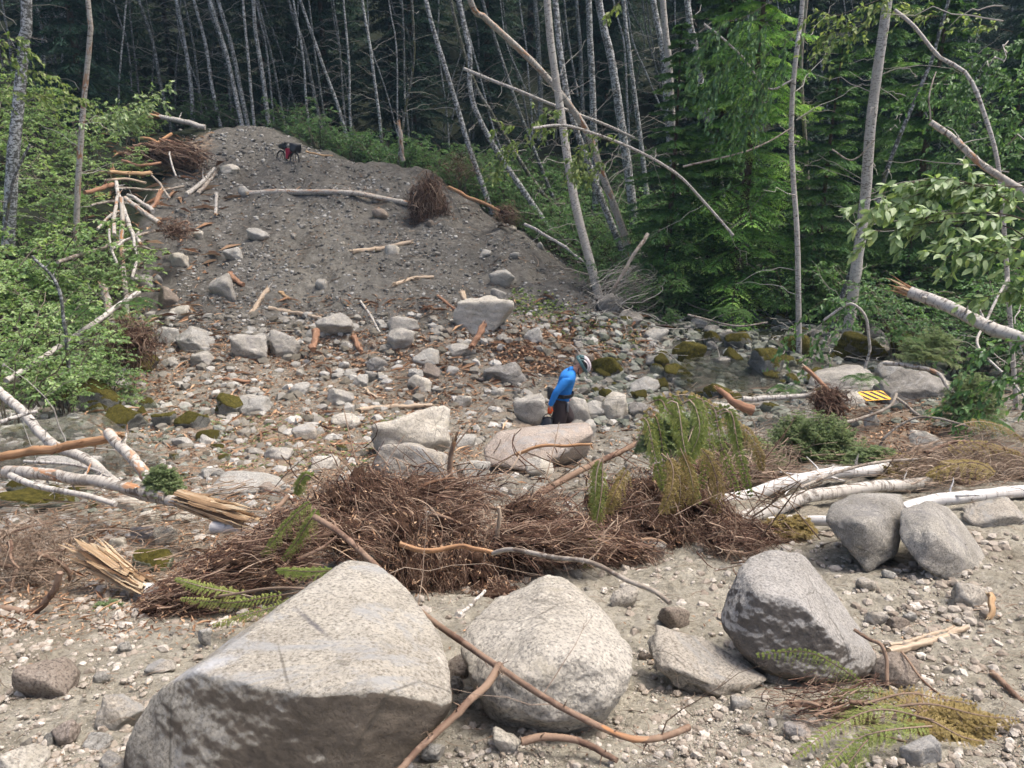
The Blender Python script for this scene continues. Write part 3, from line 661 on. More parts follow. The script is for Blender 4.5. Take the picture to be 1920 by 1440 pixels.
# loose stones one could count: copies of a few prototypes
PROTO = {}
def proto(kind, mat, sd):
    key = (kind, mat, sd)
    if key not in PROTO:
        V, F = rock_verts(sd * 31 + 7, (1, .85, .7), 3, 9, 16, .07); me = mesh('stone', V, None, F, True); me.materials.append(M[mat]); PROTO[key] = me
    return PROTO[key]
def loose(n, box, sizes, mats, label, group, cat='stone', seed=0, avoid=None, name='stone'):
    r = np.random.default_rng(seed); k = 0; px = r.uniform(box[0], box[2], n * 4); py = r.uniform(box[1], box[3], n * 4); H = hit(px, py)
    for i in range(n * 4):
        if k >= n: break
        if avoid is not None and not avoid(px[i], py[i]): continue
        w = sizes[0] * (sizes[1] / sizes[0]) ** (r.random() ** 1.7); P = H[i]; rad = w * P[1] / FPX / 2
        o = bpy.data.objects.new(name, proto('s', mats[r.integers(len(mats))], int(r.integers(5)))); C.objects.link(o)
        o.location = (P[0], P[1], P[2] + rad * .25); o.scale = (rad, rad * r.uniform(.8, 1.1), rad * r.uniform(.8, 1.2)); o.rotation_euler = (r.uniform(-.5, .5), r.uniform(-.5, .5), r.uniform(0, 6.28))
        T(o, label, cat, group); k += 1
mound = lambda x, y: (x > 330 + max(0, (430 - y)) * .4) and x < np.interp(y, [300, 350, 450, 560], [640, 850, 1060, 1090])
loose(40, (340, 320, 1090, 600), (7, 17), ['grey', 'pale', 'speck', 'brown'], 'small loose stone scattered on the grey dirt mound', 'small stones scattered on the mound', seed=1, avoid=mound)
loose(55, (300, 590, 1180, 780), (8, 26), ['grey', 'pale', 'speck', 'brown', 'bluegrey'], 'loose stone on the brown lower slope of the gully', 'loose stones on the lower slope', seed=2)
loose(120, (1090, 596, 1600, 770), (12, 44), ['creek', 'creek', 'speck', 'moss', 'mossy'], 'grey-green cobble packed in the right creek bed', 'cobbles in the right creek bed', 'cobble', seed=3, name='cobble')
loose(50, (1560, 590, 1980, 720), (14, 40), ['creek', 'bluegrey', 'moss'], 'dark cobble in the shaded creek under the snapped trunk', 'dark cobbles in the shaded creek', 'cobble', seed=4, name='cobble')
loose(70, (-60, 765, 420, 960), (10, 46), ['creek', 'creek', 'grey', 'moss'], 'greenish cobble in the left creek bed', 'cobbles in the left creek bed', 'cobble', seed=5, name='cobble')
loose(35, (340, 800, 900, 930), (9, 34), ['grey', 'pale', 'creek', 'tan'], 'pale stone among the leaf litter in front of the dusty boulders', 'stones in the gully litter', seed=6)
loose(35, (900, 700, 1260, 900), (9, 30), ['grey', 'pale', 'speck', 'pink'], 'grey stone lying in the rubble around the person', 'stones in the rubble around the person', seed=7)
loose(45, (-100, 1130, 900, 1500), (9, 34), ['pale', 'tan', 'grey', 'speck'], 'fist-sized pale stone on the dusty left foreground', 'small stones on the left foreground', seed=8)
loose(65, (880, 1010, 2050, 1500), (9, 36), ['pale', 'tan', 'grey', 'speck', 'brown'], 'fist-sized dusty stone on the right foreground slope', 'small stones on the right foreground', seed=9)

# gravel nobody could count
def gravel(name, n, box, smin, smax, mat, label, seed, zone=None, pw=3.0, lvl=1):
    r = np.random.default_rng(seed); px = r.uniform(box[0], box[2], n); py = r.uniform(box[1], box[3], n)
    if zone is not None: kp = zone(px, py); px, py = px[kp], py[kp]
    H = hit(px, py); cl = fbm(H * np.array([1, 1, 0]) * (2.2 / np.clip(H[:, 1:2] / 6, .5, 3)), 3, seed); kp = r.random(len(H)) < np.clip(.6 + cl * 2.0, .35, 1); H = H[kp]; n = len(H); w = smin * (smax / smin) ** (r.random(n) ** pw); rad = w * H[:, 1] / FPX / 2; rad = np.clip(rad, .003, .16)
    B, F = ico(lvl); shapes = np.stack([rock_verts(500 + i, (1, .85, .7), lvl, 7, 9, .08)[0] for i in range(12)]); S = shapes[r.integers(12, size=n)]
    a = r.uniform(0, 6.28, n); ca, sa = np.cos(a)[:, None], np.sin(a)[:, None]
    x, y, zz = S[..., 0], S[..., 1], S[..., 2]; tilt = r.uniform(-.6, .6, n)[:, None]
    y, zz = y * np.cos(tilt) - zz * np.sin(tilt), y * np.sin(tilt) + zz * np.cos(tilt)
    V = np.stack([x * ca - y * sa, x * sa + y * ca, zz * r.uniform(.7, 1.2, n)[:, None]], -1) * rad[:, None, None]
    P = H.copy(); P[:, 2] += rad * .15; V = V + P[:, None]
    T(link(name, mesh(name, V.reshape(-1, 3), None, (F[None] + np.arange(n)[:, None, None] * len(B)).reshape(-1, 3), False, np.repeat(r.random(n), len(B))), M[mat]), label, None, kind='stuff')
def m_gravel(name, a, b, c):
    k = NB(name); v = k.attr('var').outputs['Fac']; n = k.noise(k.coord(), 60, 4, .7)
    k.col(k.mix(k.ramp(n, [(.4, .5), (.6, 0.0)]), k.ramp(v, [(0.0, a), (.45, b), (.9, c), (1.0, tuple(min(.8, x * 1.3) for x in c))]), a)); k.rough(.95, .1); k.bump(n, .5, .006); return k.m
M['gr_near'] = m_gravel('dusty_gravel', (.22, .185, .15), (.35, .31, .26), (.47, .44, .39))
M['gr_mound'] = m_gravel('mound_gravel', (.09, .086, .078), (.16, .155, .142), (.38, .375, .355))
M['gr_creek'] = m_gravel('creek_gravel', (.10, .11, .085), (.19, .20, .165), (.32, .325, .29))
M['gr_mid'] = m_gravel('gully_rubble', (.12, .108, .085), (.24, .225, .195), (.44, .43, .40))
gravel('gravel', 62000, (-400, 1000, 2300, 1520), 2.3, 28, 'gr_near', 'pale dusty gravel covering the foreground', 21, pw=4.5)
gravel('gravel', 34000, (-300, 590, 1300, 1010), 2.2, 32, 'gr_mid', 'brown and grey rubble in the gully', 22)
gravel('gravel', 34000, (300, 225, 1130, 620), 1.5, 9, 'gr_mound', 'fine stony rubble over the dirt mound', 23, zone=lambda x, y: (y > 232) & (x < np.interp(y, [230, 300, 350, 450, 600], [480, 640, 850, 1060, 1200])) & (x > 330))
gravel('gravel', 12000, (1080, 590, 2300, 800), 3, 34, 'gr_creek', 'grey-green shingle of the right creek bed', 24)
gravel('gravel', 6000, (-300, 760, 420, 960), 3, 22, 'gr_creek', 'greenish shingle of the left creek bed', 25)

# ------------------------------------------------------------------ logs, poles, snags
def path3(pts, lift=0.0):
    out = []
    for q in pts:
        if len(q) > 2 and q[2] is not None: out.append(pt(*q[:3]))
        else: P = hit1(q[0], q[1] + 2); P[2] += lift; out.append(P)
    return np.array(out)
def splinters(parent, origin, end, direc, rad, mat, n=14, length=2.2, seed=0, name='splinters', spread=.25):
    r = np.random.default_rng(seed); d = nrm(np.asarray(direc)); ref = np.array([0.1, .9, .3]); a = nrm(np.cross(d, ref)); b = np.cross(d, a); mb = MB()
    P, Rd = [], []
    for i in range(n):
        an = r.uniform(0, 6.28); rr = rad * r.uniform(.25, .85); base = end + (a * math.cos(an) + b * math.sin(an)) * rr - d * rad * .6
        L = rad * length * r.uniform(.25, 1.0) ** 1.3 + rad * .5; dd = nrm(d + (a * math.cos(an) + b * math.sin(an)) * r.uniform(-.05, spread) + r.normal(size=3) * .06)
        ts = np.linspace(0, 1, 6)[:, None]; P.append(base + dd * L * ts + r.normal(size=(6, 3)) * rad * .04); Rd.append(rad * r.uniform(.16, .38) * np.array([1, .95, .8, .6, .35, .05]))
    tubes(mb, np.array(P), np.array(Rd), 4, cap=False); return mb.obj(name, M[mat], parent, False, origin=None if origin is None else origin, loc=(0, 0, 0))
def limb(name, P, r0, r1, mat, parent=None, origin=(0, 0, 0), n=40, k=14, knob=.10, wob=.0, seed=0, smooth=True, dpt=None):
    P = resample(P, n); r = np.linspace(r0, r1, n); r = r if dpt is None else r / r0 * dpt * (P[:, 1] * ct - P[:, 2] * st_) / FPX; rr = np.random.default_rng(seed)
    if wob: P = P + np.stack([vnoise(np.stack([np.linspace(0, 6, n) + seed, np.full(n, j * 9.1), np.zeros(n)], -1), seed) for j in range(3)], -1) * wob
    mb = MB(); tubes(mb, P[None], r[None], k, var=.5, cap=True)
    V = np.concatenate(mb.V)
    nse = vnoise(V / max(r0, 1e-3) * .9, seed) * knob + vnoise(V / max(r0, 1e-3) * 3, seed + 2) * knob * .4
    # push ring vertices outwards/inwards along their offset from the axis
    m = n * k; ax = np.repeat(P, k, axis=0); V[:m] = ax + (V[:m] - ax) * (1 + nse[:m, None]); mb.V = [V]
    ex = V[m:]; mb.V = [V]
    return mb.obj(name, M[mat], parent, smooth, origin=origin, loc=(0, 0, 0) if parent is not None else origin), P
LOGG = 'fallen and broken trees'
def log(name, pts, rpx, mat, label, cat='log', ends=(None, None), taper=.8, lift=None, group=LOGG, wob=.03, knob=.12, seed=None, twigs=0, twigmat='greytwig', k=14, n=None, sl=2.4):
    P = path3(pts); D0 = P[:, 1].mean(); rpx = rpx * (.78 if cat in ('branch', 'root', 'stick', 'stem', 'sapling') else .9); r = rpx * D0 / FPX
    if lift is None: lift = r * .8
    for i, q in enumerate(pts):
        if len(q) < 3 or q[2] is None: P[i, 2] += lift
    seed = abs(int(pts[0][0] * 3 + pts[0][1])) if seed is None else seed
    o = P[0].copy(); root = empty(name, o); T(root, label, cat, group)
    L = np.linalg.norm(np.diff(P, axis=0), axis=1).sum(); n = n or int(np.clip(L / max(r, .01) / 1.2, 14, 90))
    _, Q = limb('stem', P, r, r * taper, mat, root, o, n, k if rpx > 4 else 8, knob, wob * min(1, r * 14), seed, True, rpx)
    if ends[0]: splinters(root, o, Q[0], Q[0] - Q[2], r, ends[0], 16, sl, seed)
    if ends[1]: splinters(root, o, Q[-1], Q[-1] - Q[-3], r * taper, ends[1], 16, sl, seed + 1)
    if twigs: side_twigs(root, o, Q, twigs, L * .16, r * .22, twigmat, seed)
    if rpx > 3 and L > r * 14: side_twigs(root, o, Q, int(5 + L / r / 12), r * 3.2, r * .33, mat, seed + 3, name='branch_stubs', sub=0)['kind'] = 'stuff'
    return root
def side_twigs(root, o, Q, n, L, r, mat, seed=0, t0=.15, name='branches', up=.25, sub=2):
    g = np.random.default_rng(seed); mb = MB(); N = len(Q); tn = nrm(np.gradient(Q, axis=0))
    i = g.integers(int(N * t0), N - 1, n); st = Q[i]; d = nrm(tn[i] * .6 + nrm(g.normal(size=(n, 3))) * 1.0 + [0, 0, up]); ln = L * g.uniform(.4, 1.3, n)
    ts = np.linspace(0, 1, 7); bend = g.normal(size=(n, 3)) * .25
    P = st[:, None] + d[:, None] * (ln[:, None] * ts)[..., None] + bend[:, None] * (ln[:, None] * ts ** 2)[..., None]; P += g.normal(size=P.shape) * (ln * .015)[:, None, None] * (ts > 0)[None, :, None]
    tubes(mb, P, r * np.linspace(1, .25, 7)[None] * g.uniform(.6, 1.3, (n, 1)), 4)
    if sub:
        m = n * sub; j = g.integers(0, n, m); kk = g.integers(2, 6, m); st = P[j, kk]; d2 = nrm(d[j] + nrm(g.normal(size=(m, 3))) * .9); l2 = ln[j] * g.uniform(.2, .5, m)
        P2 = st[:, None] + d2[:, None] * (l2[:, None] * np.linspace(0, 1, 5))[..., None]; P2 += g.normal(size=P2.shape) * (l2 * .03)[:, None, None] * (np.linspace(0, 1, 5) > 0)[None, :, None]
        tubes(mb, P2, r * .45 * np.linspace(1, .3, 5)[None] * np.ones((m, 1)), 3)
    return mb.obj(name, M[mat], root, True, origin=o, loc=(0, 0, 0))

log('birch_log', [(468,365),(560,365),(658,367),(720,378),(780,388)], 6.5, 'birch_torn', 'long white log with orange scars lying across the upper mound', ends=('split', None), wob=.05)
log('broken_log', [(300,219,38.5),(340,227,38.5),(386,239,38.5)], 5, 'birch', 'snapped log pointing left from the top of the mound', ends=('orange', None), taper=1.1, sl=9)
log('birch_log', [(350,368),(378,345),(402,318)], 5, 'birch', 'pale log lying up the left flank of the mound, left of a pair')
log('birch_log', [(370,366),(392,342),(407,325)], 4.5, 'deadwood', 'grey log lying up the left flank of the mound, right of a pair')
log('wood_plank', [(662,475),(710,468),(768,455)], 5, 'palewood', 'long split plank lying flat on the middle of the slope', 'plank', ends=('palewood', 'palewood'), knob=.35)
log('short_log', [(407,364),(404,405)], 4, 'birch', 'short upright white log piece on the left upper slope', ends=(None, 'orange'))
log('birch_pole', [(236,592,20.5),(230,490,22.5),(228,372,24.0)], 5.5, 'birch_torn', 'tall white pole standing up from the snapped stub on the left bank', ends=('orange', None))
log('birch_pole', [(262,455,23),(238,410,24),(216,340,26)], 4.5, 'birch', 'thin white pole leaning left on the log heap', ends=('orange', None))
log('birch_pole', [(205,600,19.5),(200,562,19.7),(192,535,20)], 9, 'birch_torn', 'thick snapped birch stub with a torn orange top on the left bank', ends=(None, 'orange'), sl=3)
log('birch_pole', [(300,417,24.5),(270,398,25.2),(236,372,26)], 6, 'birch_torn', 'stripped birch log pointing left up, lowest in the log heap', ends=('orange', None))
log('birch_pole', [(288,395,25),(262,378,26),(240,365,26.5)], 4.5, 'birch', 'white pole just above the stripped birch log in the heap')
log('birch_pole', [(302,357,26.5),(292,378,26),(280,396,25.5)], 5, 'redwood', 'stripped brown pole leaning right in the log heap', ends=('orange', None))
log('birch_pole', [(212,440,22),(216,400,23),(222,360,24)], 4, 'birch_torn', 'scarred pole left of the tall white pole')
log('birch_pole', [(345,350,30),(300,356,29),(215,352,26)], 2.6, 'greytwig' if False else 'deadwood', 'thin grey pole crossing behind the log heap')
log('birch_pole', [(110,490,19),(200,462,22),(290,432,25)], 4, 'deadwood', 'long grey pole across the bushes above the snapped stub')
log('birch_pole', [(10,715,13.5),(80,672,14.5),(150,625,16),(205,585,17.5),(262,548,19)], 6, 'birch', 'long white pole leaning from the lower left up to the slope', twigs=6)
log('birch_pole', [(322,250,36),(305,262,35),(282,274,33)], 3.2, 'orange', 'torn orange splinter log on top of the bark heap')
log('broken_log', [(358,297,34),(318,285,34),(285,272,33)], 8, 'redwood', 'red-brown stripped log in the bark heap', ends=(None, 'redwood'), knob=.5)
log('broken_log', [(280,325,30),(240,326,29),(204,322,28)], 4.5, 'split', 'yellow split log behind the left bushes', ends=('split', None))
log('broken_log', [(212,345,27),(190,352,26),(160,360,25)], 5, 'redwood', 'dark red log half hidden in the left bushes')

HP = 'poles of the log heap on the left bank'
for i, (p, r_, m_, lab, e) in enumerate([
 ([(205, 470, 22), (232, 452, 22.6), (262, 436, 23.2)], 3, 'birch', 'thin white pole lying across the foot of the tall white pole', None),
 ([(248, 520, 21), (256, 480, 22), (246, 430, 23)], 3.4, 'birch', 'white pole just right of the tall white pole', 'orange'),
 ([(182, 430, 23), (205, 405, 24), (235, 392, 25)], 3, 'birch_torn', 'scarred pole on the left side of the log heap', 'orange'),
 ([(318, 372, 27), (300, 345, 28), (285, 330, 29)], 2.8, 'deadwood', 'grey pole in the upper log heap', None),
 ([(330, 330, 30), (320, 300, 31), (318, 285, 32)], 2, 'birch', 'thin upright white pole under the bark heap', None),
 ([(230, 300, 31), (262, 310, 31), (300, 305, 32)], 3.4, 'redwood', 'red-brown slab pole below the bark heap', 'redwood'),
 ([(170, 385, 25), (215, 378, 26), (262, 385, 27)], 2.6, 'deadwood', 'grey pole crossing the middle of the log heap', None),
 ([(285, 470, 23.5), (262, 462, 23), (230, 470, 22.5)], 2.6, 'deadwood', 'grey pole at the bottom right of the log heap', None),
 ([(300, 262, 34), (330, 268, 34), (356, 280, 34.5)], 3.6, 'redwood', 'split red slab on the right side of the bark heap', 'redwood'),
 ([(262, 258, 34), (285, 262, 34), (312, 282, 33.6)], 3.2, 'orange', 'torn orange slab across the bark heap', 'orange'),
 ([(222, 500, 21), (210, 470, 21.6), (205, 430, 22.4)], 3, 'birch', 'white pole left of the snapped stub in the heap', None),
 ([(196, 338, 28), (236, 335, 28.6), (270, 342, 29)], 3, 'palewood', 'pale plank behind the top of the tall white pole', 'palewood')]):
    log('birch_pole', p, r_, m_, lab, 'log', (None, e), group=HP)
# slope sticks and planks
SL = 'sticks and splinters on the slope'
log('wood_stick', [(676,565),(695,592),(712,624)], 3.4, 'birch', 'pale stick lying upslope in the middle of the slope', 'stick', group=SL)
log('split_plank', [(500,546),(485,568),(470,592)], 5.5, 'palewood', 'cream splintered plank right of the upright blunt boulder', 'plank', ends=('palewood','palewood'), knob=.4, group=SL)
log('wood_plank', [(502,580),(550,588),(602,598)], 4.5, 'palewood', 'weathered plank left of the egg-shaped boulder', 'plank', knob=.4, group=SL)
log('wood_stick', [(468,618),(530,620),(588,622)], 2.6, 'deadwood', 'straight thin pole above the matching round boulders', 'stick', group=SL)
log('wood_stick', [(345,657),(390,659),(440,661)], 2.2, 'deadwood', 'thin pole across the large smooth grey boulder', 'stick', group=SL)
log('split_plank', [(907,612,19.6),(897,630,19.3),(884,650,19)], 7, 'redwood', 'red-brown splinter leaning against the biggest slope boulder', 'plank', ends=('redwood','redwood'), knob=.4, group=SL)
log('wood_stick', [(742,534),(775,522),(814,520)], 5, 'palewood', 'gnarled stick lying above the biggest slope boulder', 'stick', ends=('palewood',None), knob=.4, group=SL)
log('split_plank', [(865,548,22.5),(872,562,22.2),(882,580,21.8)], 6, 'palewood', 'pale splinter sticking up behind the biggest slope boulder', 'plank', ends=('palewood','palewood'), knob=.4, group=SL)
log('split_plank', [(820,555),(845,575),(868,588)], 3.5, 'redwood', 'broken brown splinters left of the biggest slope boulder', 'plank', ends=('palewood','palewood'), group=SL)
log('split_plank', [(594,620,20),(590,638,19.5),(586,655,19)], 8, 'redwood', 'reddish upright slab left of the egg-shaped boulder', 'plank', knob=.5, group=SL)
log('split_plank', [(664,632),(670,648),(678,660)], 6, 'redwood', 'short red-brown slab right of the egg-shaped boulder', 'plank', knob=.5, group=SL)
log('split_plank', [(524,548),(542,560)], 4, 'split', 'small yellow chip on the left slope', 'plank', knob=.3, group=SL)
log('split_plank', [(430,515),(442,528),(458,538)], 6, 'redwood', 'dark red rotten slab beside the upright blunt boulder', 'plank', knob=.5, group=SL)
log('wood_stick', [(475,565),(510,530),(558,468)], 1.2, 'greytwig', 'long thin grey twig slanting over the cream plank', 'stick', group=SL, twigs=3)
log('wood_plank', [(676,770),(720,764),(812,762)], 5, 'palewood', 'half-buried weathered plank above the large smooth dusty boulder', 'plank', ends=('palewood','palewood'), knob=.4, group=SL)
log('split_plank', [(682,728),(694,740),(710,748)], 4, 'palewood', 'curved bark piece above the half-buried plank', 'plank', knob=.4, group=SL)
log('wood_stick', [(545,322,33),(575,323,33)], 1.6, 'palewood', 'small pale stick below the bicycle', 'stick', group=SL)
log('split_plank', [(553,305,33.6),(568,313,33.4)], 3.5, 'split', 'cream splinter right of the bicycle wheel', 'plank', group=SL)
log('wood_stick', [(573,284,35.5),(600,290,35.5),(625,292,35.5)], 2.2, 'split', 'peeled stick on the crest right of the bicycle', 'stick', group=SL)
log('wood_stick', [(640,660),(600,668),(540,700),(470,712)], 2.2, 'deadwood', 'thin bent stick below the matching round boulders', 'stick', group=SL)
log('wood_stick', [(620,832),(660,833),(695,832)], 3.5, 'redwood', 'dark straight stick left of the dusty boulders', 'stick', group=SL)
log('split_plank', [(412,712),(440,713),(470,716)], 4, 'redwood', 'flat rotten board below the row of boulders', 'plank', knob=.4, group=SL)
# right edge of mound
log('broken_log', [(843,352,30.5),(885,372,29.5),(930,392,28.5),(952,410,28)], 4, 'orange', 'torn orange trunk pointing down the right side of the mound', ends=('orange',None))
log('birch_pole', [(985,420,27.5),(1030,445,26.5),(1100,492,25)], 3.4, 'birch', 'thin white trunk sliding down the right edge of the mound')
log('birch_pole', [(974,388,34),(1010,386,34),(1060,382,34)], 3.5, 'deadwood', 'broken grey log lying in the shrubs right of the mound', ends=('redwood',None))
log('birch_pole', [(1215,440,21.5),(1190,475,21.2),(1150,540,21)], 4.2, 'deadwood', 'grey pole leaning in the shrubs left of the hemlock')
log('birch_pole', [(755,303,34.2),(752,262,34.2),(749,230,34.3)], 4.5, 'birch_torn', 'short snapped birch standing behind the mound', 'snag', ends=(None,'orange'), sl=1.6)
log('dead_branch', [(1000,240,18),(1045,235,18.3),(1090,243,18.4),(1180,276,18.6),(1262,322,18.6),(1320,378,18.6),(1374,442,18.6)], 3.3, 'birch', 'long white branch arching down in front of the hemlock', 'branch', taper=1.0, twigs=10)
log('dead_branch', [(1280,312,18),(1350,296,18),(1420,276,18.4),(1485,240,18.8)], 2.3, 'deadwood', 'thin bare branch curving to the pale birch before the hemlock', 'branch')
log('dead_branch', [(1290,590,20),(1330,600,19.6),(1385,612,19),(1440,605,19)], 2.6, 'deadwood', 'thin curved branch over the creek stones under the hemlock', 'branch')
# right side
log('snapped_trunk', [(1703,546,10.5),(1760,568,10.2),(1830,602,9.8),(1960,655,9.2)], 12, 'birch', 'white snapped trunk jutting in from the right edge', ends=('orange', None), sl=5, taper=1.15, wob=.02)
log('birch_pole', [(1622,690,14),(1630,650,14),(1624,598,14),(1605,574,14),(1585,573,14.2),(1545,600,14.4)], 3.6, 'birch', 'thin arched birch over the creek', 'sapling')
log('fallen_branch', [(1658,680,12.5),(1700,686,12.3),(1755,698,12),(1780,730,11.5),(1812,765,11)], 5.5, 'birch_torn', 'bent pale branch draped over the large dark rough boulder', 'branch', twigs=5)
log('broken_log', [(1410,768,11.8),(1380,758,11.9),(1346,730,12.2)], 11, 'redwood', 'broken brown log end torn to splinters at the creek', ends=(None, 'orange'), taper=.45, sl=3)
log('birch_log', [(1390,749,12.2),(1460,746,12.2),(1530,739,12.2)], 6, 'birch', 'white log with a peeled brown end behind the broken brown log', ends=(None,'redwood'))
log('broken_log', [(1508,688,12.6),(1545,722,12.2),(1592,772,11.8)], 4.5, 'redwood', 'peeled root spike slanting over the small root wad', ends=('palewood',None))
log('fallen_branch', [(1560,800,10.8),(1610,785,11),(1668,762,11.2),(1680,738,11.4)], 4.2, 'deadwood', 'grey stick lying under the striped sign', 'branch')
log('fallen_branch', [(1680,745,11.4),(1740,790,11),(1800,815,10.6)], 4, 'deadwood', 'split stick running down right from below the striped sign', 'branch')
log('fallen_branch', [(1640,860,8.6),(1660,820,8.6),(1710,786,8.6),(1760,785,8.4),(1820,800,8)], 3.2, 'deadwood', 'thin arched branch over the brown litter at right', 'branch')
log('birch_log', [(1340,946,6.6),(1430,918,6.8),(1520,895,7.0),(1600,882,7.2),(1668,877,7.4)], 15, 'birch_clean', 'upper clean white log right of the root mass', taper=.75, wob=.02, ends=(None,'redwood'))
log('birch_log', [(1380,975,5.9),(1500,938,6.2),(1620,915,6.5),(1745,905,6.8)], 15, 'speckbark' if False else 'birch', 'greyer dirt-smeared log just below the upper white log', taper=.8, wob=.02)
log('birch_log', [(1440,978,5.6),(1510,977,5.5),(1570,980,5.4)], 11, 'birch_clean', 'short white log end left of the flat-topped boulder', taper=.95)
log('birch_log', [(1690,958,5.6),(1740,940,5.8),(1820,930,5.9),(1925,918,6.1),(2050,905,6.3)], 14, 'birch_clean', 'lowest white log behind the boulder pair', taper=.85, wob=.02)
log('fallen_branch', [(1500,915,6.4),(1560,888,6.6),(1640,868,6.8),(1720,862,7)], 4, 'deadwood', 'thin branch lying along the upper white log', 'branch', twigs=4)
log('wood_plank', [(1668,1225),(1740,1203),(1812,1178)], 8, 'palewood', 'weathered split plank right of the dark leaning boulder', 'plank', knob=.4, n=40)
log('wood_plank', [(1668,1210),(1720,1198),(1790,1178)], 5, 'palewood', 'thinner split plank behind the weathered one', 'plank', knob=.4, n=30)
log('split_plank', [(1858,1115,3.6),(1860,1138,3.5),(1856,1162,3.45)], 7, 'split', 'short yellow splinter standing in the dust at far right', 'plank', ends=('split','split'))
log('wood_stick', [(1663,1285,2.55),(1662,1250,2.6),(1655,1212,2.65),(1630,1200,2.7),(1600,1180,2.75)], 5, 'brownbark', 'forked brown root standing beside the dark leaning boulder', 'root', twigs=4)
log('wood_stick', [(1860,1262),(1890,1290),(1922,1318),(1980,1350)], 7, 'brownbark', 'brown branch leaving the photo at the lower right edge', 'branch')
log('wood_stick', [(1690,1222,2.8),(1730,1275,2.6),(1770,1310,2.45),(1790,1335,2.35)], 3, 'brownbark', 'thin bent root arching over the dust at lower right', 'root')
log('root_stub', [(1700,1340,2.35),(1705,1310,2.4),(1722,1300,2.42),(1728,1318,2.4),(1715,1345,2.32)], 6, 'brownbark', 'hooked brown root poking out of the dust', 'root')
# left foreground
log('birch_pole', [(-20,722,9.2),(45,775,8.4),(105,830,7.6),(150,855,7.0),(200,898,6.4),(262,925,5.9),(335,938,5.4)], 9, 'birch', 'white pole running down right to the splintered yellow log', taper=1.25, wob=.05, twigs=5)
log('birch_log', [(405,985,5.0),(450,990,4.9),(520,1000,4.8)], 13, 'birch_clean', 'short white log under the splintered yellow log')
log('broken_log', [(-30,862,6.9),(60,848,6.8),(140,832,6.6),(228,818,6.4)], 9, 'orange', 'peeled orange log lying over the left water pool', ends=(None,'split'), taper=1.0, knob=.25)
log('broken_log', [(203,812,6.3),(245,858,6.0),(285,908,5.7)], 11, 'birch_torn', 'short brown log with a torn orange upper end', ends=('orange',None), sl=2.6, taper=1.1)
log('birch_log', [(15,884,6.3),(90,893,6.0),(160,902,5.8),(235,915,5.6),(310,932,5.5)], 13, 'birch_torn', 'thick white log with an orange scar in the left foreground', taper=.9, wob=.03)
log('birch_pole', [(20,893,5.9),(80,913,5.6),(150,928,5.4),(215,945,5.3)], 7, 'birch', 'thin pale pole below the thick white log', twigs=3)
log('birch_pole', [(-30,805,7.6),(30,782,7.8),(72,770,7.9)], 5, 'birch', 'white pole end at the left edge above the pool', taper=.7)
log('fallen_branch', [(45,866,6.6),(110,868,6.4),(170,878,6.2),(205,895,6.0)], 4, 'birch', 'thin branch above the thick white log', 'branch')
log('fallen_branch', [(0,1142,3.9),(60,1145,3.85),(100,1110,3.8),(112,1075,3.8)], 9, 'brownbark', 'curved brown root at the left edge', 'root')
log('fallen_branch', [(-10,1010,4.6),(30,1060,4.4),(20,1110,4.2)], 6, 'brownbark', 'bent bare root at the far left edge', 'root', twigs=8)
# centre
log('fallen_branch', [(590,968,3.9),(640,1000,3.7),(700,1055,3.4),(760,1122,3.0),(812,1165,2.7),(870,1205,2.45),(935,1250,2.2),(1020,1308,2.0),(1100,1352,1.92),(1180,1385,1.9),(1240,1383,2.0),(1292,1364,2.1)], 7.2, 'brownbark', 'long brown branch slanting down across both pale boulders', 'branch', taper=1.1, twigs=14, twigmat='twig', n=110)
log('fallen_branch', [(938,1246,2.2),(905,1290,2.1),(868,1325,2.02),(810,1382,1.9),(745,1450,1.8)], 10, 'brownbark', 'peeling branch forking down left from the long branch', 'branch', taper=.8, twigs=4, twigmat='twig', n=50)
log('fallen_branch', [(975,1388,2.1),(1030,1380,2.12),(1085,1388,2.1),(1125,1405,2.05),(1155,1425,2.0)], 10, 'brownbark', 'thick red-brown root lying at the bottom centre', 'root', taper=.7, n=40)
log('broken_pole', [(930,975,6.2),(1010,925,6.7),(1100,876,7.2),(1195,832,7.7)], 8, 'brownbark', 'pinkish bare pole rising right from the root mass', 'pole', taper=.7)
log('snag', [(852,975,6.0),(846,930,6.0),(846,880,6.0),(850,832,6.0)], 8, 'brownbark', 'sharp broken snag standing in the root mass', 'snag', ends=(None,'split'), sl=6, taper=.6)
log('snag', [(933,1045,4.6),(934,1000,4.6),(936,950,4.6)], 5, 'palewood', 'short peeled stake standing in the root mass', 'snag')
log('fallen_branch', [(750,1020,4.1),(800,1034,4.0),(850,1025,4.0),(900,1030,3.9),(925,1036,3.9)], 6.5, 'orange', 'wavy peeled orange root in the middle of the root mass', 'root', taper=.8)
log('fallen_branch', [(925,1036,3.9),(960,1030,3.8),(1040,1045,3.6),(1110,1055,3.45),(1180,1090,3.3),(1225,1108,3.2),(1256,1130,3.1)], 5.5, 'deadwood', 'grey crooked branch from the root mass towards the dark boulder', 'branch', taper=1.1)
log('fallen_branch', [(968,852,8),(1010,836,8),(1050,836,8),(1110,832,8)], 4.5, 'orange', 'peeled curved root in front of the broad pinkish boulder', 'root')
log('fallen_branch', [(540,930,5.2),(510,965,5.0),(478,990,4.8)], 6, 'brownbark', 'dark root propped against the splintered yellow log', 'root')
log('fallen_branch', [(860,1155,3.3),(885,1132,3.5),(910,1108,3.7)], 5, 'birch', 'short pale stick behind the rounded pale boulder', 'stick')
log('fallen_branch', [(740,905,5.8),(800,910,5.6),(860,935,5.4),(960,960,5.2)], 5, 'brownbark', 'brown root crossing below the dusty boulders', 'root')
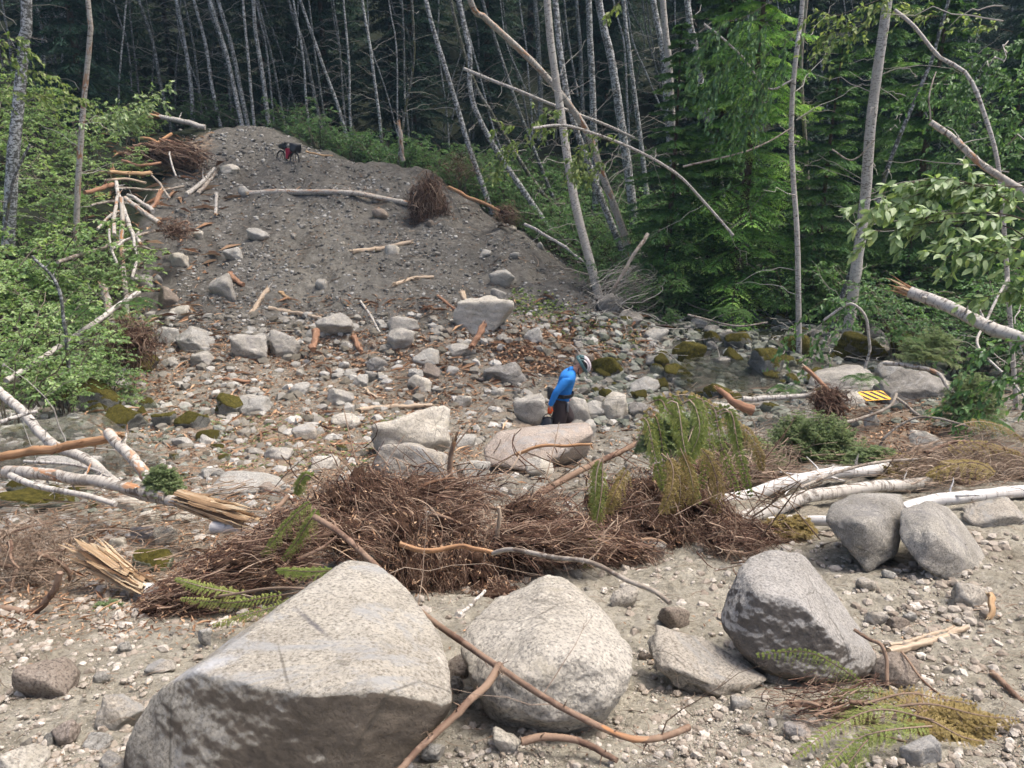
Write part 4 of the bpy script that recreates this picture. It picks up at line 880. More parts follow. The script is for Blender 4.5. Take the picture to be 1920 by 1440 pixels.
log('fallen_branch', [(400,1120,3.4),(520,1103,3.2),(640,1110,3.0),(740,1118,2.9)], 3.4, 'twig', 'thin twig reaching over the top of the huge boulder', 'branch', twigs=10, twigmat='twig')
log('fallen_branch', [(640,1180,2.75),(730,1186,2.6),(812,1192,2.6)], 1.6, 'twig', 'fine twig shadowing the face of the huge boulder', 'branch')
# ------------------------------------------------------------------ root masses, twigs, litter
k = NB('root_soil'); n = k.noise(k.coord(), 9, 8, .75); k.col(k.ramp(n, [(.3, (.03, .018, .013)), (.55, (.085, .052, .036)), (.75, (.18, .13, .09))])); k.rough(.95, .05)
k.bump(n, 1.0, .05); M['rootsoil'] = k.m
def tangle(mb, c, dims, n, N, length, rad, flow=(0, 0, 0), curl=.55, seed=0, k=3, surf=.5, droop=0.0, lo=.35, rot=0.0):
    g = np.random.default_rng(seed); u = nrm(g.normal(size=(n, 3))); u = u * (g.random((n, 1)) ** surf) * (1 + .55 * fbm(u * 1.7 + seed, 3, seed))[:, None]; free = (g.random((n, 1)) < .22) * 1.0; ca, sa = math.cos(rot), math.sin(rot)
    Rm = np.array([[ca, 0, -sa], [0, 1, 0], [sa, 0, ca]]); fl = np.asarray(flow, float)
    p = (u * dims) @ Rm.T; d = nrm(g.normal(size=(n, 3)) + fl * 2); st = length * g.uniform(lo, 1.0, (n, 1)) / N; P = [p.copy()]
    tw = g.normal(size=(n, 3)) * .25
    for i in range(N - 1):
        q = (p @ Rm) / dims; rr = np.linalg.norm(q, axis=1, keepdims=True); inw = -nrm(p) * np.clip(rr - 1.0, 0, 1) * (1.1 - .85 * free)
        d = nrm(d + g.normal(size=(n, 3)) * curl * .42 * (1 - .6 * free) + tw * curl + inw + fl * .22 + np.array([0, 0, -droop])); p = p + d * st; P.append(p.copy())
    P = np.stack(P, 1) + c; r = rad * np.clip(np.exp(g.normal(size=(n, 1)) * .5) * .6, .25, 2.4) * np.linspace(1, .35, N)[None]
    tubes(mb, P, r, k, g.random(n))
def root_wad(name, cx, cy, w, h, D, dd, n, label, rad=.0035, flow=(0, 0, 0), curl=.55, L=.9, mat='roots', core=.62, rot=0.0, seed=1, droop=.05, thick=24, cat='root mass', N=14):
    s = D / FPX * 1.04; c = pt(cx, cy, D); dims = np.array([w * s / 2, dd / 2, h * s / 2]); base = c - np.array([0, 0, dims[2]]); root = empty(name, base); T(root, label, cat, 'upturned roots and brush piles')
    mb = MB(); tangle(mb, c, dims, n, N, L * dims.max(), rad, flow, curl, seed, 3, .42, droop, rot=rot); mb.obj('fine_roots', M[mat], root, True, origin=base, loc=(0, 0, 0))
    if thick:
        mb = MB(); tangle(mb, c, dims * .8, thick, 18, L * 1.7 * dims.max(), rad * 4.2, flow, curl * .5, seed + 5, 6, .5, droop, lo=.4, rot=rot); mb.obj('thick_roots', M['brownbark'], root, True, origin=base, loc=(0, 0, 0))
    if core:
        V, F = rock_verts(seed * 7, dims * core, 4, 9, 10, .35); ca, sa = math.cos(rot), math.sin(rot); V = V @ np.array([[ca, 0, sa], [0, 1, 0], [-sa, 0, ca]])
        link('root_soil', mesh('root_soil', V + (c - base), None, F, True), M['rootsoil'], root)
    return root
def root_mass(name, lobes, label, seed, mat='roots'):
    """lobes: (cx, cy, w, h, D, depth, n, flow, tilt)"""
    g = np.random.default_rng(seed); c0 = pt(lobes[0][0], lobes[0][1] + lobes[0][3] / 2, lobes[0][4]); root = empty(name, c0); T(root, label, 'root mass', 'upturned roots and brush piles')
    fine, thick, soil, bark = MB(), MB(), MB(), MB()
    for i, (cx, cy, w, h, D, dd, n, flow, rot) in enumerate(lobes):
        sc = D / FPX * 1.04; c = pt(cx, cy, D); dims = np.array([w * sc / 2, dd / 2, h * sc / 2])
        tangle(fine, c, dims, n, 13, .8 * dims.max(), .0030, flow, .42, seed + i, 3, .38, .12, rot=rot); tangle(fine, c, dims * 1.05, n // 5, 12, 1.5 * dims.max(), .0034, flow, .14, seed + 40 + i, 3, .6, .05, rot=rot)
        tangle(thick, c, dims * .95, 9, 16, 1.8 * dims.max(), .011, flow, .28, seed + 80 + i, 6, .6, .05, lo=.3, rot=rot); tangle(bark, c, dims, 5, 9, .9 * dims.max(), .012, flow, .10, seed + 120 + i, 5, .7, 0, lo=.3, rot=rot)
        V, F = rock_verts(seed * 7 + i, dims * .74, 4, 8, 8, .5); ca, sa = math.cos(rot), math.sin(rot); soil.add(V @ np.array([[ca, 0, sa], [0, 1, 0], [-sa, 0, ca]]) + c, None, F)
        m = n // 3; u = nrm(g.normal(size=(m, 3))) * g.uniform(.65, 1.1, (m, 1)) * dims; leaves(bark, c + u @ np.array([[ca, 0, sa], [0, 1, 0], [-sa, 0, ca]]), g.normal(size=(m, 3)) + np.array(flow), g.normal(size=(m, 3)), g.uniform(.012, .05, m), g.uniform(.005, .014, m), g.random(m))
    fine.obj('fine_roots', M[mat], root, True, origin=c0, loc=(0, 0, 0)); thick.obj('thick_roots', M['brownbark'], root, True, origin=c0, loc=(0, 0, 0)); soil.obj('root_soil', M['rootsoil'], root, True, origin=c0, loc=(0, 0, 0)); b = bark.obj('bark_scraps', M['chips'], root, False, origin=c0, loc=(0, 0, 0)); b['kind'] = 'stuff'
root_mass('brush_bundle', [(300, 1135, 130, 80, 3.85, .4, 900, (1, 0, .4), .4), (365, 1098, 160, 105, 3.95, .5, 1500, (1, 0, .45), .42), (440, 1062, 170, 115, 4.05, .5, 1600, (1, 0, .45), .42), (520, 1020, 170, 115, 4.2, .5, 1400, (1, 0, .5), .45), (540, 1060, 110, 60, 4.0, .35, 500, (1, 0, .2), .2)],
          'long dark red-brown bundle of fine roots lying left of the root mass', 3)
root_mass('root_mass', [(620, 955, 130, 130, 4.8, .6, 1100, (.5, 0, -.4), .2), (690, 935, 150, 130, 4.9, .7, 1300, (.4, 0, -.5), -.3), (650, 1000, 150, 90, 4.5, .5, 900, (.8, 0, -.3), 0), (740, 985, 150, 120, 4.8, .6, 1100, (.3, 0, -.6), -.3), (790, 1060, 160, 110, 4.4, .6, 1200, (.1, 0, -.8), 0),
           (850, 980, 150, 90, 5.0, .6, 800, (.5, 0, 0), 0), (880, 1060, 160, 130, 4.5, .6, 1200, (0, 0, -.8), 0), (960, 1030, 150, 110, 4.7, .6, 900, (.3, 0, -.4), .1), (990, 965, 160, 80, 5.3, .6, 600, (.6, 0, .2), .2), (1060, 1010, 130, 80, 4.9, .5, 600, (.5, 0, -.2), 0), (1010, 1010, 260, 60, 4.6, .4, 700, (.9, 0, 0), 0), (800, 920, 260, 50, 5.3, .5, 500, (.9, 0, .1), 0), (930, 1110, 120, 50, 4.2, .3, 400, (.4, 0, -.4), 0)],
          'matted low red-brown root mass stretching behind the pale boulders with the snag in it', 7)
root_mass('root_mass', [(1150, 955, 150, 110, 5.5, .6, 900, (.4, 0, -.2), .2), (1220, 930, 150, 110, 5.8, .7, 1000, (.2, 0, -.4), .1), (1290, 950, 160, 120, 5.6, .7, 1100, (.5, 0, -.5), -.2), (1230, 990, 170, 80, 5.3, .5, 900, (.3, 0, -.6), 0), (1360, 985, 140, 70, 5.4, .5, 700, (.8, 0, -.4), -.3), (1120, 1000, 160, 90, 5.1, .4, 700, (.6, 0, -.3), 0), (1420, 1000, 130, 40, 5.2, .4, 400, (.9, 0, -.2), -.1), (1170, 1030, 140, 50, 4.8, .3, 500, (.8, 0, -.2), 0), (1300, 895, 160, 60, 6.4, .5, 500, (.7, 0, .2), .1)],
          'brown root mass under the drooping green cedar, right part of the tangle', 9)
root_wad('root_wad', 802, 384, 58, 112, 28.8, .9, 2200, 'dark upturned root plate at the right end of the long log', .012, (0, 0, -.5), .5, 1.0, seed=11, core=.7)
root_wad('root_wad', 1553, 748, 78, 56, 12.0, .6, 900, 'small dark root plate left of the striped sign', .007, (.2, 0, -.4), .5, 1.1, seed=12, core=.6)
root_wad('brush_pile', 860, 318, 60, 50, 31.5, .8, 260, 'red-brown twiggy brush on the right shoulder of the mound', .010, (.2, 0, .4), .5, 1.3, seed=13, core=0, thick=0)
root_wad('brush_pile', 945, 400, 50, 40, 28, .6, 400, 'twiggy brush at the end of the torn orange trunk', .009, (.5, 0, -.3), .5, 1.2, seed=14, core=.4, thick=0)
root_wad('bark_heap', 300, 284, 130, 42, 33, 1.4, 900, 'red-brown heap of torn bark at the left of the mound top', .016, (1, 0, -.3), .3, 1.0, seed=15, core=.6)
root_wad('brush_pile', 245, 640, 110, 90, 16.5, .9, 900, 'brown root tangle beneath the snapped birch stub', .009, (.1, 0, -.3), .6, 1.0, seed=16, core=.6)
root_wad('brush_pile', 325, 430, 60, 40, 24.5, .8, 350, 'dark brush where the fallen poles meet the slope', .011, (.4, 0, 0), .5, 1.1, seed=17, core=.4, thick=6)
root_wad('brush_pile', 1800, 872, 330, 70, 7.0, .9, 1500, 'wide tangle of dry brown branches above the lowest white log', .005, (1, 0, .1), .45, .7, seed=18, core=.3, mat='twig')
root_wad('brush_pile', 1370, 880, 260, 90, 7.4, .8, 1600, 'dry grey-brown twigs behind the upper white log', .0045, (.6, 0, .1), .5, .8, seed=19, core=.3, mat='twig')
root_wad('brush_pile', 40, 1040, 190, 170, 4.5, .7, 900, 'loose grey-brown twig tangle at the left edge', .0035, (.3, 0, 0), .5, .9, seed=20, core=0, mat='twig', thick=8)
root_wad('brush_pile', 1360, 1010, 140, 60, 5.0, .5, 900, 'fringe of fine brown roots right of the root mass', .003, (.6, 0, -.3), .5, 1.0, seed=21, core=.3)
root_wad('brush_pile', 1850, 1170, 190, 60, 3.6, .5, 420, 'scattered brown twigs around the short yellow splinter', .0032, (1, 0, 0), .4, .9, seed=22, core=0, mat='twig', thick=6)
root_wad('brush_pile', 1560, 1320, 330, 44, 2.35, .3, 330, 'reddish twigs and rootlets on the dust below the dark leaning boulder', .0022, (1, .2, 0), .4, .6, seed=24, core=0, thick=5)
root_wad('brush_pile', 1150, 560, 130, 110, 22.5, 1.5, 260, 'bare grey sticks piled where the mound meets the forest', .011, (.7, 0, .5), .15, 1.3, seed=25, core=0, thick=0, mat='greytwig')

def ground_sticks(name, n, box, Lpx, rpx, mat, label, seed, lift=(.01, .06), tilt=.3):
    g = np.random.default_rng(seed); px, py = g.uniform(box[0], box[2], n), g.uniform(box[1], box[3], n); H = hit(px, py); sc = H[:, 1] / FPX
    a = g.uniform(0, 6.28, n); L = Lpx * sc * g.uniform(.25, 1, n) ** 1.3; N = 6; ts = np.linspace(-.5, .5, N); bend = g.normal(size=n) * .25
    X = H[:, 0:1] + np.cos(a)[:, None] * L[:, None] * ts + (-np.sin(a) * bend * L)[:, None] * ts ** 2 * 2; Y = H[:, 1:2] + np.sin(a)[:, None] * L[:, None] * ts + (np.cos(a) * bend * L)[:, None] * ts ** 2 * 2
    z0 = gz(X[:, 0], Y[:, 0]); z1 = gz(X[:, -1], Y[:, -1]); zm = gz(X[:, 2], Y[:, 2]); base = np.maximum(gz(X, Y) - .0, z0[:, None] + (z1 - z0)[:, None] * (ts + .5))
    Z = base + g.uniform(*lift, n)[:, None] + g.uniform(-tilt, tilt, n)[:, None] * L[:, None] * (ts + .5) * (.3 if tilt < .5 else 1.0)
    Z = np.maximum(Z, gz(X, Y) + .004); mb = MB(); tubes(mb, np.stack([X, Y, Z], -1), (rpx * sc * g.uniform(.5, 1.2, n))[:, None] * np.linspace(1, .5, N), 3, g.random(n))
    T(mb.obj(name, M[mat]), label, None, kind='stuff')
def ground_chips(name, n, box, Lpx, Wf, mat, label, seed, zone=None):
    g = np.random.default_rng(seed); px, py = g.uniform(box[0], box[2], n), g.uniform(box[1], box[3], n)
    if zone is not None: kp = zone(px, py, g.random(n)); px, py = px[kp], py[kp]
    H = hit(px, py); n = len(H); sc = H[:, 1] / FPX; a = g.uniform(0, 6.28, n); L = Lpx * sc * g.uniform(.3, 1, n) ** 1.4
    d = np.stack([np.cos(a), np.sin(a), g.uniform(-.15, .35, n)], -1); nn = nrm(np.stack([g.normal(size=n) * .5, g.normal(size=n) * .5, np.ones(n)], -1)); H[:, 2] += .008 + L * .08
    mb = MB(); leaves(mb, H, d, nn, L, L * Wf, g.random(n), .3, .4); T(mb.obj(name, M[mat], smooth=False), label, None, kind='stuff')
ground_sticks('twig_litter', 900, (-200, 990, 2200, 1500), 75, .9, 'twig', 'fine twigs strewn on the dusty foreground', 31)
ground_sticks('twig_litter', 1500, (-200, 590, 1300, 1000), 46, .8, 'twig', 'twigs strewn through the gully', 32)
ground_sticks('twig_litter', 260, (340, 330, 1090, 600), 30, .7, 'twig', 'twigs on the dirt mound', 33)
ground_sticks('twig_litter', 1300, (1250, 740, 2200, 960), 80, 1.0, 'twig', 'dry branches and twigs on the right bank', 34, (.02, .25))
ground_sticks('brush_litter', 500, (540, 900, 1480, 1090), 105, 1.5, 'roots', 'long loose roots and sticks bristling along the root mass', 37, (.02, .4), 1.2)
ground_sticks('brush_litter', 260, (560, 890, 1500, 1090), 120, 2.2, 'twig', 'pale broken sticks poking out of the root mass', 38, (.03, .4), 1.4)
ground_sticks('brush_litter', 500, (-100, 930, 560, 1120), 130, 1.5, 'twig', 'loose roots and sticks between the left logs', 39, (.01, .2))
ground_sticks('twig_litter', 420, (1080, 470, 1950, 700), 90, 1.1, 'greytwig', 'bare grey sticks over the creek bank', 35, (.05, .5))
ground_sticks('twig_litter', 700, (-200, 840, 420, 1130), 80, .9, 'twig', 'twigs among the left foreground logs', 36, (.01, .15))
blob = lambda cx, cy, rx, ry: (lambda x, y, r: ((x - cx) / rx) ** 2 + ((y - cy) / ry) ** 2 < r ** .6 * 1.0 + .0)
ground_chips('bark_litter', 9000, (900, 595, 1260, 730), 16, .35, 'chips', 'red-brown bark chips spread around the person', 41, blob(1060, 650, 180, 60))
ground_chips('bark_litter', 6000, (1480, 740, 1980, 880), 18, .3, 'chips', 'red-brown bark chips below the striped sign', 42, blob(1690, 810, 200, 70))
ground_chips('bark_litter', 15000, (150, 620, 900, 960), 14, .35, 'chips', 'bark and dead leaf litter in the left gully', 43)
ground_chips('bark_litter', 6000, (200, 560, 1200, 900), 12, .35, 'chips', 'bark chips scattered on the lower slope', 44)
ground_chips('bark_litter', 3500, (-100, 940, 620, 1200), 18, .3, 'chips', 'bark chips among the left foreground logs', 45)
ground_chips('bark_litter', 700, (-100, 1150, 2000, 1500), 15, .35, 'chips', 'wood chips on the dusty foreground', 46)
ground_chips('bark_litter', 1600, (330, 300, 1080, 600), 8, .35, 'chips', 'wood chips on the dirt mound', 47)
ground_chips('wood_splinters', 1700, (150, 560, 1250, 960), 48, .14, 'chips', 'long wood splinters strewn over the gully', 55, lambda x, y, r: r < .35 + .65 * (fbm(np.stack([x / 90, y / 40, 0 * x], -1), 3, 5) > .0))
ground_chips('wood_splinters', 500, (-100, 930, 700, 1180), 60, .12, 'chips', 'long wood splinters among the left foreground logs', 56)
ground_chips('wood_splinters', 300, (180, 240, 420, 620), 60, .16, 'chips', 'torn wood pieces down the left edge of the mound', 57)
ground_chips('fallen_leaves', 1500, (400, 780, 760, 880), 12, .5, 'fir_cut', 'wilted green leaves on the gully litter', 48)
ground_chips('fallen_leaves', 2600, (960, 540, 1200, 660), 13, .5, 'leaf_yellow', 'pale green cut leaves right of the biggest slope boulder', 49, lambda x, y, r: np.abs(y - (560 + (x - 960) * .38)) < 34 * r + 6)

# ------------------------------------------------------------------ conifer and cedar sprays
def sprays(lf, wd, P, side_len, nside, nleaf, lL, lW, droop=.25, ang=58, seed=0, wr=.004, tipf=.25, start=.12, la=42, var0=None, up=(0, 0, 1)):
    g = np.random.default_rng(seed); M_, N = P.shape[:2]; tn = nrm(np.gradient(P, axis=1)); t = np.linspace(start, .99, nside)
    f = t * (N - 1); i = np.clip(f.astype(int), 0, N - 2); w = (f - i)[None, :, None]
    B = P[:, i] * (1 - w) + P[:, i + 1] * w; Tn = nrm(tn[:, i] * (1 - w) + tn[:, i + 1] * w)       # M,S,3
    S = nrm(np.cross(Tn, np.asarray(up, float)) + 1e-4); A = R(ang) + g.normal(size=(M_, nside, 2)) * .15
    sl = side_len[:, None] if np.ndim(side_len) else np.full((M_, 1), side_len)
    prof = (np.sin(np.clip(t * .9 + .1, 0, 1) * math.pi) ** .6 * (1 - tipf) + tipf * (1 - t))[None]
    Ls = (sl * prof)[:, :, None] * g.uniform(.65, 1.15, (M_, nside, 2))
    sg = np.array([1., -1.]); d = Tn[:, :, None] * np.cos(A)[..., None] + S[:, :, None] * (np.sin(A) * sg)[..., None]     # M,S,2,3
    u = np.linspace(.06, 1, nleaf); bb = g.uniform(.6, 1.4, (M_, nside, 2, 1))
    pos = B[:, :, None, None] + d[:, :, :, None] * (Ls[..., None] * u)[..., None]; pos[..., 2] -= (Ls[..., None] * u ** 2 * droop * bb)
    td = d[:, :, :, None] * np.ones((1, 1, 1, nleaf, 1)); td = td.copy(); td[..., 2] -= 2 * u * droop * bb; td = nrm(td)
    pe = nrm(np.cross(td, np.asarray(up, float)) + 1e-4); s2 = np.array([1., -1.])
    lt = (1 - .55 * u)[None, None, None, :, None] * np.ones((M_, nside, 2, nleaf, 2)) * g.uniform(.7, 1.2, (M_, nside, 2, nleaf, 2))
    ld = td[..., None, :] * math.cos(R(la)) + pe[..., None, :] * (math.sin(R(la)) * s2)[:, None]; ld = ld + g.normal(size=ld.shape) * .12
    c = np.broadcast_to(pos[..., None, :], ld.shape).reshape(-1, 3); nrmv = nrm(np.asarray(up, float) + g.normal(size=(len(c), 3)) * .35)
    vb = (g.random((M_, 1, 1, 1, 1)) * .35 + u[None, None, None, :, None] * .35 + g.random((M_, nside, 2, 1, 1)) * .3) * np.ones((1, 1, 1, 1, 2)) if var0 is None else var0 + (u[None, None, None, :, None] * .2 + g.random((M_, nside, 2, 1, 1)) * .35) * np.ones((M_, 1, 1, 1, 2))  # tips brightened, inner needles darkened: light and shade put into the colour
    vb = np.broadcast_to(vb, lt.shape)
    leaves(lf, c, ld.reshape(-1, 3), nrmv, (lL * lt).ravel(), (lW * lt).ravel(), vb.ravel(), .1, .5)
    if wd is not None:
        tubes(wd, P, wr * np.linspace(1, .25, N)[None] * np.ones((M_, 1)), 3)
def conifer_arrays(seed, H, Rr, levels, per, nside, nleaf, side, lL, lW, droop, z0=.06, crown='cone', N=7, keep=1.0):
    g = np.random.default_rng(seed); lv = np.linspace(z0, .985, levels); Zs, As, Ls = [], [], []
    for q in lv:
        m = max(3, int(per * (1 - .35 * q))); a0 = g.uniform(0, 6.28)
        for j in range(m):
            if g.random() > keep: continue
            Zs.append((q + g.normal() * .008) * H); As.append(a0 + j * 6.283 / m + g.normal() * .2); Ls.append(Rr * (1 - q) ** .75 * g.uniform(.62, 1.12) * (1 if q > z0 + .08 else .8) + .12)
    Z, A, L = np.array(Zs), np.array(As), np.array(Ls); ts = np.linspace(0, 1, N)[None, :]; el = g.uniform(-.05, .25, len(Z))[:, None]
    r = L[:, None] * ts; z = Z[:, None] + L[:, None] * (ts * el - droop * ts ** 2 * g.uniform(.7, 1.3, (len(Z), 1)))
    P = np.stack([r * np.cos(A)[:, None], r * np.sin(A)[:, None], z], -1) + g.normal(size=(len(Z), N, 3)) * .02 * ts[..., None]
    lf, wd = MB(), MB(); sprays(lf, wd, P, L * side, nside, nleaf, lL, lW, droop=.35, seed=seed + 1, wr=.012)
    tubes(wd, np.array([[[0, 0, -.5], [0, 0, H * .3], [.05, 0, H * .65], [0, 0, H]]]), np.array([[H * .014, H * .011, H * .006, .01]]), 9)
    return lf.mesh('foliage'), wd.mesh('trunk')
# ------------------------------------------------------------------ broadleaf shrubs
def shrub_arrays(seed, h, spread, nst, ntw, nlf, lL, lW, flat=.25, leaf_fn=leaves, twl=.28):
    g = np.random.default_rng(seed); N = 9; ts = np.linspace(0, 1, N)[None, :, None]
    a = g.uniform(0, 6.28, nst); out = np.stack([np.cos(a), np.sin(a), np.zeros(nst)], -1); hh = h * g.uniform(.55, 1.05, nst)
    P = out[:, None] * (g.uniform(.02, .12, nst)[:, None, None] * h + spread * g.uniform(.35, 1.0, nst)[:, None, None] * ts ** 1.6) + np.array([0, 0, 1.0]) * (hh[:, None, None] * (ts - .22 * ts ** 3)) + g.normal(size=(nst, N, 3)) * .025 * h * ts
    wd, lf = MB(), MB(); tubes(wd, P, h * .008 * np.linspace(1, .3, N)[None] * g.uniform(.5, 1.1, (nst, 1)), 4)
    m = nst * ntw; j = np.repeat(np.arange(nst), ntw); f = g.uniform(.25, 1, m) ** .8 * (N - 1.001); i = f.astype(int); w = (f - i)[:, None]; st = P[j, i] * (1 - w) + P[j, i + 1] * w
    b = g.uniform(0, 6.28, m); d = np.stack([np.cos(b), np.sin(b), g.normal(size=m) * flat + .12], -1); L = twl * h * g.uniform(.45, 1.1, m) * (1.15 - .5 * f / N)
    tt = np.linspace(0, 1, 6); Q = st[:, None] + d[:, None] * (L[:, None] * tt)[..., None]; Q[..., 2] -= L[:, None] * tt ** 2 * .22
    Q += g.normal(size=Q.shape) * .012 * h * (tt > 0)[None, :, None]; tubes(wd, Q, h * .0028 * np.linspace(1, .3, 6)[None] * np.ones((m, 1)), 3)
    u = g.uniform(.12, 1.0, (m, nlf)); f = u * 4.999; i = f.astype(int); w = (f - i)[..., None]; r = np.arange(m)[:, None]; c = Q[r, i] * (1 - w) + Q[r, np.minimum(i + 1, 5)] * w
    sgn = g.choice([-1, 1], (m, nlf)); an = g.uniform(.5, 1.2, (m, nlf)) * sgn; dx, dy = d[:, None, 0], d[:, None, 1]
    ld = np.stack([dx * np.cos(an) - dy * np.sin(an), dx * np.sin(an) + dy * np.cos(an), g.normal(size=(m, nlf)) * .25 - .15], -1)
    nn = nrm(np.stack([g.normal(size=(m, nlf)) * .45, g.normal(size=(m, nlf)) * .45, np.ones((m, nlf))], -1)); sz = g.uniform(.6, 1.15, (m, nlf))
    vv = (g.random((m, 1)) * .55 + g.random((m, nlf)) * .45).ravel()
    leaf_fn(lf, c.reshape(-1, 3), ld.reshape(-1, 3), nn.reshape(-1, 3), (lL * sz).ravel(), (lW * sz).ravel(), vv)
    return lf.mesh('foliage'), wd.mesh('stems')
def plant(name, meshes, mats, loc, rz, sc, label, cat, group=None, wn_='stems'):
    root = empty(name, loc, rz); root.scale = (sc,) * 3 if np.ndim(sc) == 0 else sc; T(root, label, cat, group)
    for nm, me, mt in (('foliage', meshes[0], mats[0]), (wn_, meshes[1], mats[1])):
        if me is None: continue
        if len(me.materials) == 0: me.materials.append(M[mt])
        link(nm, me, None, root)
    return root
def copymesh(ms, mats):
    out = []
    for me, mt in zip(ms, mats):
        c = me.copy(); c.materials.clear(); c.materials.append(M[mt]); out.append(c)
    return out
# background conifers
CON = [conifer_arrays(100 + i, 15, 2.9, 26, 9, 10, 5, .34, .30, .085, .28, z0=.05) for i in range(4)]
g = np.random.default_rng(5); n = 0
spots = []
for ring, (y0, y1, cnt) in enumerate([(47, 51, 14), (50, 58, 22), (58, 70, 26), (70, 92, 26)]):
    for i in range(cnt):
        y = g.uniform(y0, y1); s = -1.0 + 2.0 * (i + g.uniform(.1, .9)) / cnt; spots.append((s * y, y, g.uniform(.8, 1.35)))
spots += [(19.5, 30, .9), (16.5, 33, 1.0), (21.5, 27, .8), (12.5, 36, .95), (9, 41, .9), (24, 34, 1.1), (-27, 34, 1), (-31, 40, 1.1), (-22, 42, 1), (26, 40, 1.2), (5, 48, .8), (20, 44, 1.1)]
for x, y, sc in spots:
    i = int(g.integers(4))
    plant('conifer_tree', CON[i], ('conifer', 'conifer_bark'), (x, y, gz(x, y) - .2), g.uniform(0, 6.28), (sc, sc, sc * g.uniform(.95, 1.25)), 'dark conifer standing in the deep shade at the back of the forest', 'conifer tree', 'dark conifers at the back', 'trunk')
# the big hemlock over the creek
HM = conifer_arrays(301, 13.0, 3.2, 27, 9, 13, 9, .40, .14, .05, .26, z0=.05, N=8)
P = hit1(1400, 606); plant('hemlock_tree', HM, ('hemlock', 'conifer_bark'), (P[0], P[1] + 1.4, P[2] - .35), .4, 1, 'broad bright green hemlock drooping over the creek, right of centre', 'conifer tree', None, 'trunk')
HM2 = conifer_arrays(302, 11.0, 2.6, 22, 8, 12, 7, .38, .20, .06, .28, z0=.04, N=7)
for px, D, sc, lab in ((1250, 24.5, .8, 'smaller dark green hemlock left behind the bright hemlock'), (1530, 23.5, .75, 'dark hemlock between the thin birch and the thick leaning birch'), (1700, 24.5, 1.0, 'dark hemlock behind the thick leaning birch at right'),
                       (1850, 22.5, .8, 'dark hemlock behind the large pale leaves at right'), (1330, 27, 1.2, 'tall dark hemlock behind the bright hemlock'), (1600, 29, 1.2, 'tall shaded hemlock right of the bright hemlock')):
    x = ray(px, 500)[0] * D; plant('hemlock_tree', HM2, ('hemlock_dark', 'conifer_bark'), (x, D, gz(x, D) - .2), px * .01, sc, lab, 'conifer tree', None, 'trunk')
# shrubs
SHL = [shrub_arrays(200 + i, 2.6, 1.5, 12, 11, 26, .085, .050) for i in range(4)]
SHD = [copymesh(SHL[i], ('leaf_dark', 'darktwig')) for i in range(4)]; SHM = [copymesh(SHL[i], ('leaf_shrub', 'darktwig')) for i in range(4)]
UG = 'shrubs at the edge of the forest'
def shrubs(n, pxr, Dr, sc, ms, mats, label, seed, group=UG, offs=0):
    g = np.random.default_rng(seed)
    for i in range(n):
        D = Dr[0] + (Dr[1] - Dr[0]) * ((i + g.random()) / n); px = g.uniform(*pxr); x = ray(px, 400)[0] * D
        plant('shrub', ms[int(g.integers(len(ms)))], mats, (x, D, gz(x, D) - .15), g.uniform(0, 6.28), g.uniform(*sc), label, 'shrub', group)
dm = ('leaf_dark', 'darktwig'); mm = ('leaf_shrub', 'darktwig'); lm = ('leaf_left', 'darktwig')
shrubs(24, (540, 800), (38.0, 46), (.7, 1.3), SHD, dm, 'leafy shrub in the shade behind the mound crest', 1)
shrubs(22, (200, 560), (43, 50), (.7, 1.2), SHD, dm, 'shaded shrub under the alder trunks behind the mound top', 2)
shrubs(40, (740, 1250), (34, 50), (.9, 1.7), SHM, mm, 'shaded shrub in the undergrowth behind the leaning birches', 3)
shrubs(18, (930, 1260), (28, 36), (.7, 1.1), SHM, mm, 'green shrub on the forest edge right of the mound', 4)
shrubs(12, (1120, 1290), (22, 27), (.45, .8), SHM, mm, 'low green shrub beside the grey sticks left of the hemlock', 5)
shrubs(14, (1480, 1980), (21.5, 30), (.6, 1.1), SHM, mm, 'shaded shrub on the bank behind the right creek bed', 6)
shrubs(12, (1400, 2050), (30, 44), (1.0, 1.7), SHD, dm, 'dark shrub deep in the forest at right', 7)
shrubs(6, (1740, 2050), (15.5, 19), (.9, 1.3), SHM, mm, 'mid-green leafy shrub behind the snapped white trunk', 8)
shrubs(14, (-250, 300), (40, 56), (1.1, 1.9), SHD, dm, 'dark shrub behind the left alders', 9)
LB = [(-60, 12.0, 1.0), (60, 13.5, .85), (140, 15.5, .8), (-20, 15.5, 1.15), (90, 18, 1.1), (175, 18.5, .75), (20, 20, 1.3), (-90, 19, 1.4), (130, 22, 1.25), (200, 24, .95), (60, 25, 1.5), (-40, 25, 1.6), (160, 28, 1.3), (235, 31, 1.05),
      (100, 31, 1.5), (20, 33, 1.7), (190, 34, 1.3), (260, 37, 1.1), (-120, 31, 1.9), (290, 40, .9), (-170, 15, 1.2), (-200, 22, 1.5), (120, 37, 1.6), (30, 39, 1.7), (215, 21, .5), (190, 15.2, .45), (240, 26, .6)]
LB += [(40, 20.5, 1.75), (150, 21.5, 1.35), (-30, 19.5, 1.7), (100, 20, 1.2), (120, 17, .7), (40, 14.8, .95)]
LBL = ['nearest', 'low', 'small', 'tall']
for i, (px, D, sc) in enumerate(LB):
    x = ray(px, 450)[0] * D
    plant('shrub', SHL[i % 4], lm, (x, D, gz(x, D) - .15), i * 1.7, sc, 'bright green leafy shrub in the thicket on the left bank', 'shrub', 'thicket on the left bank')

